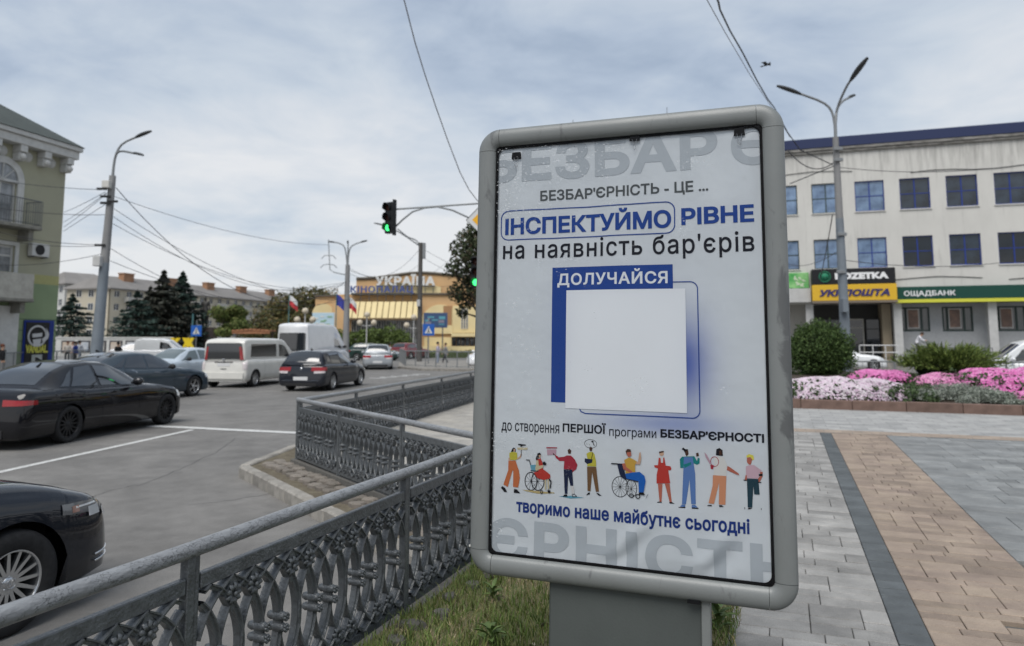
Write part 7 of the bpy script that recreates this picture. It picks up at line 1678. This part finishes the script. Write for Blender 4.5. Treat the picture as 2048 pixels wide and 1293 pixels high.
# overhead signal on a mast arm; the mast stands behind the board
YS = 22.0; P = gp(992, YS); t = thing('traffic_signal_mast', P, 0, 'mast with a straight and an arched arm carrying the green signal left of the board', 'signal mast')
def LS(px, py, dy=0): q = at(px, py, YS+dy); return (q.x-P.x, dy, q.z-ROAD)
k = MB(); k.tube([(0, 0, -.1), LS(992, 400)], .09, 12); k.build('mast', M_STEEL, t)
k = MB(); k.tube([LS(992, 405), LS(790, 419)], .028, 8); k.build('straight_arm', M_STEEL, t)
k = MB(); k.tube([LS(790, 455), LS(805, 440), LS(825, 424), LS(850, 416), LS(875, 414), LS(905, 421), LS(940, 437), LS(992, 470)], .028, 8); k.build('arched_arm', M_STEEL, t)
M_SIG = mat('signal_black', (.012, .013, .014), rough=.5)
M_GRNL = mat('green_signal_light', (.02, .4, .1), emit=(.06, 1.0, .22), estr=1.1)
M_OFFR = mat('signal_lens_off', (.05, .02, .015), rough=.2)
def signal(px, py, label, s=1.0, turn=-.6):
    q = at(px, py, YS-.1); g = thing('traffic_light', q, turn, label, 'traffic light', 'traffic lights over the junction')
    k = MB(); k.box(-.15*s, .15*s, -.06, .12, -.48*s, .48*s, bev=.02); k.build('housing', M_SIG, g)
    k = MB(); k.box(.16*s, .19*s, -.05, .1, -.55*s, .55*s); k.build('backplate_edge', M_SIG, g)
    for i, z in enumerate((.31, 0, -.31)):
        k = MB(); k.lathe([(0, -.07), (.10*s, -.068), (.105*s, -.055)], 18, 'y', M=T3((0, 0, z*s))); k.build('lens', M_GRNL if i == 2 else M_OFFR, g)
        k = MB(); n = 10; vs = []
        for j in range(n+1):
            a = -.25*pi + (1.5*pi)*j/n; vs += [(cos(a)*.125*s, -.06, z*s+sin(a)*.125*s), (cos(a)*.13*s, -.26+.06*abs(cos(a)) if j not in (0, n) else -.12, z*s+sin(a)*.13*s)]
        k.add(vs, [(2*j, 2*j+2, 2*j+3, 2*j+1) for j in range(n)]); k.build('visor', M_SIG, g)
    return g
signal(779, 436, 'green traffic light hanging from the mast arm, clear against the sky', 1.0, -.55)
signal(953, 545, 'second green traffic light, almost hidden behind the left edge of the board', 1.0, -.2)
q = at(962, 440, YS-.3); g = thing('priority_road_sign', q, -.15, 'yellow and white diamond road sign peeping out behind the upper left of the board', 'road sign')
k = MB(); s_ = .46; k.prism([(0, s_), (s_, 0), (0, -s_), (-s_, 0)], -.01, .01); k.build('white_plate', mat('sign_white_paint', (.55, .56, .56), rough=.4), g)
k = MB(); s_ = .27; k.prism([(0, s_), (s_, 0), (0, -s_), (-s_, 0)], -.016, -.011); k.build('yellow_field', mat('sign_amber', (.70, .36, .02), rough=.4), g)
k = MB()
for i in range(4):
    a = Vector((cos(pi/2*i), 0, sin(pi/2*i)))*.455; b = Vector((cos(pi/2*(i+1)), 0, sin(pi/2*(i+1))))*.455; k.tube([a+Vector((0, -.012, 0)), b+Vector((0, -.012, 0))], .009, 4)
k.build('rim', M_TRIM, g)
# small signs, globe lamps, flags
def crossing_sign(px, py, Y, s, label):
    q = at(px, py, Y); P = gp(px, Y); t = thing('crossing_sign', P, 0, label, 'road sign', 'blue pedestrian crossing signs'); z = q.z-ROAD
    k = MB(); k.tube([(0, .04, 0), (0, .04, z+s)], .035, 7); k.build('sign_post', M_STEEL, t); k = MB(); k.box(-s/2, s/2, -.02, .0, z-s/2, z+s/2, bev=.006); k.build('blue_plate', mat('sign_blue', (.02, .10, .38), rough=.4), t)
    k = MB(); k.prism([(-s*.33, z-s*.3), (0, z+s*.33), (s*.33, z-s*.3)], -.026, -.0205); k.build('white_triangle', mat('sign_white_paint', (.55, .56, .56)), t)
    k = MB(); k.tube([(0, -.03, z+s*.08), (0, -.03, z-s*.08)], s*.035, 5); k.sphere((0, -.03, z+s*.13), s*.045, 6); k.tube([(0, -.03, z-s*.06), (-s*.1, -.03, z-s*.26)], s*.025, 5); k.tube([(0, -.03, z-s*.06), (s*.1, -.03, z-s*.26)], s*.025, 5); k.build('walker_symbol', M_TRIM, t); return t
crossing_sign(857, 660, 50, .8, 'blue crossing sign on the dark pole before the cinema')
crossing_sign(392, 662, 68, 1.0, 'blue crossing sign on a teal pole left of the white people carrier')
k = MB(); P = gp(384, 68.3); k.tube([(0, 0, 0), (0, 0, hgt(628, 68))], .07, 8); k.build('lamp_stub', mat('teal_pole', (.07, .17, .18)), None, P, label='teal pole rising beside the blue crossing sign', cat='pole')
def globe(px, py, Y, label):
    P = gp(px, Y); h = hgt(py, Y); t = thing('globe_lamp', P, 0, label, 'globe lamp', 'globe lamps before the cinema'); k = MB(); k.tube([(0, 0, 0), (0, 0, h+.7)], .06, 7); k.tube([(-.75, 0, h-.25), (0, 0, h-.35), (.75, 0, h-.25)], .04, 6); k.build('lamp_column', M_COL, t)
    for x, z in ((-.75, h), (.75, h), (0, h+.85)): k = MB(); k.sphere((x, 0, z), .32, 12); k.build('globe', mat('opal_globe', (.50, .44, .34), rough=.4), t)
globe(609, 640, 70, 'globe lamp at the left wing of the cinema, behind the tall van'); globe(733, 646, 78, 'globe lamp before the canopy left of the entrance'); globe(827, 651, 78, 'globe lamp just left of the dark pole')
def flag(px, Y, pytop, bands, label, w=1.5, polem=None, sw=1):
    P = gp(px, Y); h = hgt(pytop, Y); t = thing('flagpole', P, 0, label, 'flag'); k = MB(); k.tube([(0, 0, 0), (0, 0, h)], [.06, .035], 8); k.build('pole', polem or mat('teal_pole', (.07, .17, .18)), t)
    n = len(bands)
    for j, m in enumerate(bands):
        k = MB(); H_ = 1.0
        k.grid(lambda a, b: Vector((sw*(a*w*.5), .12*sin(a*7+j), h-.05 - (j+b)*H_/n - a*a*.45 - .15*a)), 10, 3); k.build('cloth_band', m, t)
M_FW = mat('flag_white', (.62, .62, .62), rough=.9); M_FR = mat('flag_red', (.52, .05, .06), rough=.9); M_FB = mat('flag_blue', (.05, .06, .30), rough=.9)
flag(576, 70, 590, [M_FW, M_FR], 'white over red flag drooping on a teal pole before the olive tree', 1.6)
flag(671, 66, 588, [M_FB], 'blue flag drooping just left of the twin arm lamp post', 1.5)
flag(697, 66, 594, [M_FW, M_FR], 'white and red flag drooping just right of the twin arm lamp post', 1.3)
# statue on its pedestal
P = gp(408, 92); t = thing('monument', P, 0, 'dark standing bronze figure in a long coat on a tall granite pedestal', 'statue'); zb_, zt_ = hgt(655, 92), hgt(592, 92)
k = MB(); k.box(-1.6, 1.6, -1.6, 1.6, 0, zb_*.55, bev=.05); k.box(-1.2, 1.2, -1.2, 1.2, zb_*.55, zb_, bev=.05); k.build('pedestal', mat('granite', (.09, .07, .065), rough=.6, noise_amt=.2, noise_scale=2), t)
def person_mesh(H_, pose, cols, coat=0.0, seed=0):
    """one continuous skinned body; pose = dict of joint offsets; cols = (skin, top, trousers, shoes)"""
    s = H_/1.75; J = {'pel': (0, 0, .93), 'chest': (0, 0, 1.25), 'neck': (0, 0, 1.47), 'head': (0, -.02, 1.57), 'crown': (0, -.01, 1.70)}
    J.update({'shL': (.17, 0, 1.42), 'elL': (.23, .02, 1.15), 'wrL': (.25, -.05, .90), 'haL': (.25, -.07, .81), 'shR': (-.17, 0, 1.42), 'elR': (-.23, .02, 1.15), 'wrR': (-.25, -.05, .90), 'haR': (-.25, -.07, .81),
              'hiL': (.09, 0, .88), 'knL': (.10, -.01, .50), 'anL': (.10, .03, .09), 'toL': (.11, -.15, .035), 'hiR': (-.09, 0, .88), 'knR': (-.10, -.01, .50), 'anR': (-.10, .03, .09), 'toR': (-.11, -.15, .035)})
    for k_, v in pose.items(): J[k_] = v
    E = [('pel', 'chest'), ('chest', 'neck'), ('neck', 'head'), ('head', 'crown'), ('chest', 'shL'), ('shL', 'elL'), ('elL', 'wrL'), ('wrL', 'haL'), ('chest', 'shR'), ('shR', 'elR'), ('elR', 'wrR'), ('wrR', 'haR'), ('pel', 'hiL'), ('hiL', 'knL'), ('knL', 'anL'), ('anL', 'toL'), ('pel', 'hiR'), ('hiR', 'knR'), ('knR', 'anR'), ('anR', 'toR')]
    Rr = {'pel': .145, 'chest': .15, 'neck': .055, 'head': .095, 'crown': .075, 'sh': .07, 'el': .048, 'wr': .034, 'ha': .04, 'hi': .095, 'kn': .062, 'an': .045, 'to': .04}
    names = list(J); me = bpy.data.meshes.new('person_body'); me.from_pydata([Vector(J[n])*s for n in names], [(names.index(a), names.index(b)) for a, b in E], [])
    ob = bpy.data.objects.new('person_body', me); col.objects.link(ob); md = ob.modifiers.new('skin', 'SKIN'); ob.modifiers.new('sub', 'SUBSURF').levels = 1
    for i, n in enumerate(names):
        r = Rr.get(n, Rr.get(n[:2], .05))*s; 
        if coat and n[:2] in ('hi', 'kn'): r *= 1+coat
        me.skin_vertices[0].data[i].radius = (r, r); me.skin_vertices[0].data[i].use_root = (n == 'pel')
    dg = bpy.context.evaluated_depsgraph_get(); m2 = bpy.data.meshes.new_from_object(ob.evaluated_get(dg)); bpy.data.objects.remove(ob)
    for m in cols: m2.materials.append(m)
    hd = Vector(J['neck'])*s
    for p in m2.polygons:
        c = p.center/s; z = c.z; p.use_smooth = True
        dw = min((c-Vector(J['haL'])).length, (c-Vector(J['haR'])).length)
        head = (c-Vector(J['head'])).length < .15 or (c-Vector(J['crown'])).length < .12
        if head or dw < .09: mi = 0
        elif z > min(.93, J['pel'][2]) and True: mi = 1
        elif z < .10: mi = 3
        else: mi = 2 if min((c-Vector(J['elL'])).length, (c-Vector(J['elR'])).length, (c-Vector(J['wrL'])).length, (c-Vector(J['wrR'])).length) > .14 else (0 if pose.get('bare') is None else 1)
        p.material_index = mi
    return m2, J, s
M_SKIN = mat('skin', (.42, .26, .18), rough=.6); M_BRONZE = mat('dark_bronze', (.05, .048, .045), rough=.55, metal=.3, noise_amt=.2)
m2, J, s = person_mesh(zt_-zb_, {'bare': None} and {}, [M_BRONZE]*4, coat=1.1); link('bronze_figure', m2, t, (0, 0, zb_))
def cloth(nm, c): return mat('cloth_'+nm, c, rough=.9, noise_amt=.1, noise_scale=10)
WALK = {'elL': (.22, .12, 1.16), 'wrL': (.23, .14, .92), 'haL': (.23, .14, .83), 'elR': (-.22, -.08, 1.16), 'wrR': (-.23, -.2, .95), 'haR': (-.23, -.24, .87), 'knL': (.10, -.18, .52), 'anL': (.10, -.24, .10), 'toL': (.10, -.42, .06), 'knR': (-.10, .08, .50), 'anR': (-.10, .32, .13), 'toR': (-.10, .20, .03)}
PHONE = {'elR': (-.24, -.02, 1.15), 'wrR': (-.12, -.24, 1.22), 'haR': (-.08, -.28, 1.28), 'elL': (.24, -.02, 1.15), 'wrL': (.12, -.24, 1.2), 'haL': (.08, -.28, 1.26)}
LEAN = {'pel': (0, .12, .92), 'chest': (0, -.02, 1.2), 'neck': (0, -.14, 1.38), 'head': (0, -.22, 1.45), 'crown': (0, -.28, 1.57), 'shL': (.17, -.10, 1.35), 'shR': (-.17, -.10, 1.35), 'elL': (.22, -.22, 1.12), 'elR': (-.22, -.22, 1.12), 'wrL': (.15, -.42, 1.08), 'wrR': (-.15, -.42, 1.08), 'haL': (.12, -.48, 1.07), 'haR': (-.12, -.48, 1.07), 'hiL': (.09, .10, .88), 'hiR': (-.09, .10, .88)}
def person(px, Y, pyhead, rot, top, trou, hair, label, pose=None, z=None, H_=1.72):
    q = at(px, pyhead, Y); zz = (q.z - H_) if z is None else z; P = Vector((q.x, Y, zz)); t = thing('person', P, rot, label, 'person')
    m2, J, s = person_mesh(H_, pose or {}, [M_SKIN, top, trou, cloth('shoe', (.04, .04, .04))]); link('body', m2, t)
    k = MB(); h = Vector(J['head'])*s; c = Vector(J['crown'])*s; k.sphere(h+(c-h)*.6+Vector((0, .025, .01)), .108*s, 10, sc_=(.92, 1.0, .95)); k.build('hair', hair, t)
    k = MB(); f = h+Vector((0, -.10*s, .0)); k.sphere(f+Vector((0, -.005, 0)), .014, 6); k.sphere(f+Vector((.033, .012, .025)), .009, 6, 1); k.sphere(f+Vector((-.033, .012, .025)), .009, 6, 1); k.box(f.x-.022, f.x+.022, f.y+.0, f.y+.012, f.z-.045, f.z-.037, 1); k.build('face', [M_SKIN, M_TRIM], t)
    return t
HB = mat('hair_brown', (.05, .03, .02), rough=.8); HK = mat('hair_black', (.012, .01, .01), rough=.8); HR = mat('hair_auburn', (.13, .05, .03), rough=.8)
person(152, 50, 683, 2.6, cloth('blue', (.03, .06, .30)), cloth('dark', (.03, .03, .035)), HB, 'person in a royal blue top seen from behind, next to the one in white', H_=1.7)
person(160, 52, 681, 2.9, cloth('white', (.62, .62, .66)), cloth('pale_jeans', (.30, .34, .42)), HK, 'person in a white T-shirt and pale jeans walking left of the leaning lamp post', WALK)
person(136, 55, 683, .4, cloth('cream', (.55, .50, .45)), cloth('dark', (.03, .03, .035)), HR, 'auburn haired person in a cream top behind the blue one')
person(146, 58, 684, -.5, cloth('pink', (.50, .42, .42)), cloth('grey', (.2, .2, .2)), HR, 'auburn haired person farther back between the cream and blue tops')
person(186, 56, 688, 1.6, cloth('maroon', (.14, .03, .03)), cloth('dark', (.03, .03, .035)), HB, 'person in a maroon top half hidden by the leaning lamp post', WALK)
person(6, 36, 688, 2.4, cloth('black', (.015, .015, .017)), cloth('grey', (.2, .2, .2)), HR, 'person in a black T-shirt at the left edge before the dark portal')
person(237, 48, 684, 3.0, cloth('black', (.015, .015, .017)), cloth('black', (.015, .015, .017)), HK, 'person all in black standing before the white cars', PHONE)
person(333, 60, 690, 1.2, cloth('brown', (.12, .07, .05)), cloth('grey', (.2, .2, .2)), HB, 'dark haired person before the white exhibition wall, near the yellow letters')
person(876, 52, 684, 1.4, cloth('lilac', (.40, .36, .44)), cloth('pale_jeans', (.30, .34, .42)), HK, 'person in a lilac top on the far island, left of the pair', PHONE)
person(891, 53, 686, -1.3, cloth('grey', (.2, .2, .2)), cloth('dark', (.03, .03, .035)), HB, 'person in grey walking on the far island, right of the pair', WALK)
person(780, 66, 688, 2.0, cloth('white', (.62, .62, .66)), cloth('grey', (.2, .2, .2)), HB, 'person in white behind the silver hatchback', WALK)
person(664, 56, 684, 2.4, cloth('black', (.015, .015, .017)), cloth('white', (.62, .62, .66)), HK, 'person in black and white beside the twin arm lamp post')
person(1836, 45.5, 661, .9, cloth('white', (.62, .62, .66)), cloth('grey', (.2, .2, .2)), HB, 'person in a white shirt leaning on the rail before the bank windows', LEAN, H_=1.65)
# exhibition wall with framed pictures, coloured letters
Ye = 72.0; P = gp(112, Ye); t = thing('exhibition_wall', P, 0, 'long low white wall with framed pictures on the square', 'wall'); wl = at(345, 690, Ye).x-P.x; h = hgt(677, Ye)
k = MB(); k.box(0, wl, 0, .2, 0, h); k.box(0, wl, -.06, .26, h, h+.12); k.build('wall_panel', M_WHITE, t)
for i in range(7):
    x = wl*(.05+.137*i); w_ = wl*.11; k = MB(); k.box(x, x+w_, -.05, -.001, h*.25, h*.88, bev=.01); f = k.build('picture_frame', mat('frame_dark', (.06, .06, .065)), t)
    k = MB(); k.box(x+.15, x+w_-.15, -.07, -.052, h*.32, h*.8); k.build('picture', mat('picture_%s' % ('sand', 'blue', 'grey')[i % 3], ((.42, .33, .25), (.22, .28, .36), (.4, .4, .38))[i % 3], c2=((.5, .45, .4), (.5, .5, .5), (.2, .18, .16))[i % 3], noise_scale=1.2), f)
t = thing('yellow_letters', gp(366, 66), 0, 'two large yellow letters К and Ж standing right of the exhibition wall', 'sign'); k = MB(); z0_, z1_ = hgt(697, 66), hgt(676, 66)
slab_text(k, 'К', -1.0, z0_, -.15, z1_, 0, .2, bold=.08); slab_text(k, 'Ж', .0, z0_, 1.1, z1_, 0, .2, bold=.08); k.box(-1.0, 1.1, -.2, .2, 0, z0_); k.build('letters', mat('letter_yellow', (.68, .50, .02), rough=.5), t)
# rust coloured timber awning by the vans
t = thing('timber_awning', gp(507, 74), 0, 'orange brown timber awning showing above the people carrier', 'awning'); a, b = at(472, 672, 74).x-t.location.x, at(546, 672, 74).x-t.location.x; z_ = hgt(668, 74)
M_RUST = mat('orange_timber', (.36, .17, .09), rough=.8, noise_amt=.2)
for i in range(9):
    x = a+(b-a)*i/9; k = MB(); k.box(x, x+(b-a)/9-.08, -1.2, 1.2, z_+.35-abs(i-4)*.03, z_+.5-abs(i-4)*.03); k.build('roof_board', M_RUST, t)
for x in (a+.1, b-.1): k = MB(); k.box(x-.08, x+.08, -.08, .08, 0, z_+.3); k.build('awning_post', M_BARK, t)
k = MB(); k.box(a, b, -1.1, -1.0, z_, z_+.3); k.build('front_beam', M_RUST, t)
# light pedestrian barrier on the far island and by the green building
def barrier(px0, px1, Y0, Y1, label, n, island=False):
    A, B = gp(px0, Y0), gp(px1, Y1); d = B-A; t = thing('pedestrian_barrier', A, atan2(d.y, d.x), label, 'barrier', 'low steel barriers along the road'); L_ = d.length
    for i in range(n+1): k = MB(); k.tube([(L_*i/n, 0, 0), (L_*i/n, 0, 1.1)], .035, 7); k.build('barrier_post', M_STEEL, t)
    k = MB(); k.tube([(0, 0, 1.08), (L_, 0, 1.08)], .03, 7); k.tube([(0, 0, .2), (L_, 0, .2)], .02, 6)
    for i in range(int(L_/.16)): k.tube([(i*.16+.05, 0, .2), (i*.16+.05, 0, 1.06)], .009, 4, cap=False)
    k.build('barrier_grille', M_STEEL, t)
barrier(812, 960, 46, 42, 'low steel barrier on the far island, left of the advertising board', 7)
barrier(812, 800, 46, 55, 'short return of the far island barrier beside the dark red car', 4)
barrier(-40, 185, 37, 50, 'low steel barrier before the green building, behind the black saloon', 8)
barrier(1700, 2100, 25.5, 24.5, 'low black fence behind the flower bed', 9)
isl = [gp(800, 56), gp(797, 45.5), gp(840, 42.5), gp(1100, 40), gp(1100, 60)]
k = MB(); k.prism([(p.x, p.y) for p in isl], ROAD-.1, ROAD+.13, plane='xy'); k.build('traffic_island', M_KERB, kind='structure', fixn=True)
k = MB(); k.prism([(p.x, p.y) for p in (gp(-500, 34), gp(60, 41), gp(200, 52), gp(400, 66), gp(640, 72), gp(640, 300), gp(-500, 300))], ROAD-.1, ROAD+.10, plane='xy'); k.build('far_pavement', mat('far_pavement', (.24, .235, .225), rough=.9, noise_amt=.15, noise_scale=1), kind='structure', fixn=True)
k = MB(); k.prism([(p.x, p.y) for p in (gp(600, 76), gp(1200, 76), gp(1200, 100), gp(600, 100))], ROAD-.1, ROAD+.11, plane='xy'); k.build('cinema_forecourt', mat('far_pavement', (.24, .235, .225)), kind='structure', fixn=True)
k = MB(); k.box(-9, 15, -1, 1, 0, .45); gh = k.build('low_hedge', mat('hedge_core', (.05, .07, .025), rough=1), None, gp(850, 70), label='low clipped hedge strip along the forecourt beyond the island', cat='hedge')
leaf_cloud('hedge_leaves', [((x, 0, .35), (1.2, 1.0, .35)) for x in range(-9, 16, 1)], 5000, .12, [(.085, .11, .035), (.06, .085, .03)], gh, seed=77, shell=.7)
# ---------------------------------------------------------------- overhead wires
M_WIRE = mat('wire', (.035, .035, .04), rough=.6)
def wire(p, q, sag, r, label, group='overhead wires', n=24, name='overhead_wire'):
    p = Vector(p); q = Vector(q); k = MB(); k.tube([p.lerp(q, i/n) - Vector((0, 0, sag*4*(i/n)*(1-i/n))) for i in range(n+1)], r, 5, cap=False)
    return k.build(name, M_WIRE, None, label=label, cat='wire', group=group)
def wp(px, py, Y): return at(px, py, Y)
LB_far = 36
for i, (a, b, sag, lab) in enumerate((
    ((211, 380, 30), (-60, 350, 36), .15, 'top wire from the leaning lamp post across the upper wall of the green building'),
    ((211, 384, 30), (128, 425, 43), .05, 'wire slanting down from the leaning lamp post to the green wall, uppermost'),
    ((213, 386, 30), (127, 445, 43), .05, 'wire slanting down from the leaning lamp post to the green wall, second'),
    ((213, 388, 30), (127, 455, 43), .05, 'wire slanting down from the leaning lamp post to the green wall, third'),
    ((214, 407, 30), (127, 463, 43), .0, 'wire slanting down from the leaning lamp post to the green wall, lowest'),
    ((214, 430, 30), (-60, 405, 38), .2, 'wire level with the upper balcony railing on the left'),
    ((207, 490, 30), (-60, 445, 38), .3, 'wire from the lower clamp towards the upper balcony'),
    ((205, 492, 30), (-60, 462, 38), .3, 'lower wire from the lower clamp towards the balcony slab'),
    ((205, 508, 30), (-60, 525, 38), .3, 'wire passing just below the air conditioner'),
    ((232, 376, 30), (694, 562, 50), 2.9, 'thick wire sagging from the leaning lamp post to the twin arm lamp post'),
    ((230, 394, 30), (656, 490, 52), .5, 'thin wire from the leaning lamp post to the hanging aerial'),
    ((228, 418, 30), (900, 520, 60), 3.6, 'wire dipping low across the middle of the sky'),
    ((227, 434, 30), (692, 565, 50), 1.6, 'wire ending on the twin arm lamp post, second from the top'),
    ((226, 448, 30), (692, 570, 50), 1.2, 'wire ending on the twin arm lamp post, with small dark spacers'),
    ((222, 498, 30), (692, 590, 50), 1.7, 'lower wire between the two lamp posts'),
    ((220, 522, 30), (692, 600, 50), 1.0, 'lowest wire between the two lamp posts'),
    ((420, 575, 60), (692, 565, 50), .4, 'level wire reaching the twin arm lamp post from the left'),
    ((695, 534, 50), (838, 500, 55), 1.3, 'upper wire from the twin arm lamp post to the dark pole'),
    ((695, 545, 50), (838, 530, 55), .9, 'lower wire from the twin arm lamp post to the dark pole'),
    ((840, 494, 55), (1010, 560, 50), .4, 'wire from the dark pole down behind the board, upper'),
    ((840, 512, 55), (1010, 575, 50), .4, 'wire from the dark pole down behind the board, lower'),
    ((696, 540, 50), (1010, 545, 60), 1.2, 'wire crossing above the cinema lettering'))):
    wire(wp(*a), wp(*b), sag, .012 if i not in (9,) else .017, lab)
# the two wires crossing the upper sky
k = MB(); pts = [(800, -30), (812, 15), (830, 85), (850, 150), (872, 215), (895, 280), (920, 345), (938, 380), (955, 402), (975, 408)]
k.tube([wp(x, y, 13+ i*.9) for i, (x, y) in enumerate(pts)], .012, 6, cap=False); k.build('overhead_wire', mat('grey_cable', (.16, .15, .15)), None, label='grey cable swinging down from the top of the picture to the signal mast', cat='wire')
k = MB(); pts = [(1425, -25), (1437, 5), (1440, 20), (1460, 62), (1485, 105), (1513, 160), (1535, 198), (1548, 215), (1575, 265), (1600, 300), (1665, 330)]
k.tube([wp(x, y, 10+i*1.6) for i, (x, y) in enumerate(pts)], .018, 6, cap=False); k.build('overhead_wire', M_WIRE, None, label='dark twisted cable running down behind the upper right corner of the board', cat='wire')
k = MB(); pts = [(1400, -25), (1450, 65), (1500, 150), (1540, 210), (1580, 275)]; k.tube([wp(x, y, 10+i*3) for i, (x, y) in enumerate(pts)], .007, 5, cap=False); k.build('overhead_wire', mat('grey_cable', (.16, .15, .15)), None, label='thin pale wire beside the dark twisted cable', cat='wire')
wire(wp(1575, 300, 27), wp(1672, 322, 26), .5, .02, 'looping cable from the right lamp post towards the office wall, upper'); wire(wp(1580, 368, 30), wp(1674, 330, 26), .0, .02, 'cable rising from the wall to the right lamp post')
wire(wp(1676, 335, 26), wp(2120, 318, 24), .3, .012, 'thin wire from the right lamp post across the office front'); wire(wp(1665, 430, 27), wp(1640, 560, 40), .1, .02, 'steep cable from the right lamp post down to the black sign'); wire(wp(1575, 528, 40), wp(1680, 500, 26), .3, .012, 'low wire left of the right lamp post'); wire(wp(1682, 520, 26), wp(2120, 505, 30), .4, .012, 'low wire across the lower windows on the right')
# hanging aerial and bird
q = wp(656, 530, 51); k = MB(); a, b = wp(657, 480, 51), wp(660, 540, 51); k.tube([a, b, wp(668, 545, 51), wp(700, 552, 50)], .035, 5)
for (py, w_) in ((512, 14), (530, 16)):
    k.tube([wp(657-w_, py+6, 51), wp(657-w_*.6, py, 51), wp(658, py-1, 51), wp(658+w_*.6, py, 51), wp(658+w_, py+6, 51)], .03, 5)
k.build('hanging_aerial', M_STEEL, None, label='spindly aerial with drooping arms hanging by the wires left of the twin arm lamp post', cat='aerial')
q = wp(1533, 130, 25); t = thing('bird', q, .6, 'small dark bird flying above the right end of the board', 'bird'); k = MB(); k.sphere((0, 0, 0), .06, 8, sc_=(.7, 2.2, .7)); k.sphere((0, -.14, .02), .035, 8); k.prism([(-.03, .1), (.03, .1), (.05, .24), (-.05, .24)], -.005, .005, plane='xy'); k.build('body', M_LAMP, t)
for sg in (1, -1): k = MB(); k.add([(0, -.06, .02), (sg*.14, -.07, .07), (sg*.27, .02, .03), (sg*.13, .06, .05), (0, .07, .02), (0, -.06, .01), (sg*.14, -.07, .06), (sg*.27, .02, .02), (sg*.13, .06, .04), (0, .07, .01)], [(0, 1, 2, 3, 4), (9, 8, 7, 6, 5), (0, 5, 6, 1), (1, 6, 7, 2), (2, 7, 8, 3), (3, 8, 9, 4)]); k.build('wing', M_LAMP, t)
for (px, py, Y) in ((1146, 240, 60), (1334, 215, 60)): k = MB(); k.tube([wp(px, py+90, Y), wp(px, py, Y)], .03, 5); k.build('roof_aerial', M_STEEL, None, label='thin aerial tip rising above the top edge of the board, %s' % ('left one' if px < 1200 else 'right one'), cat='aerial')
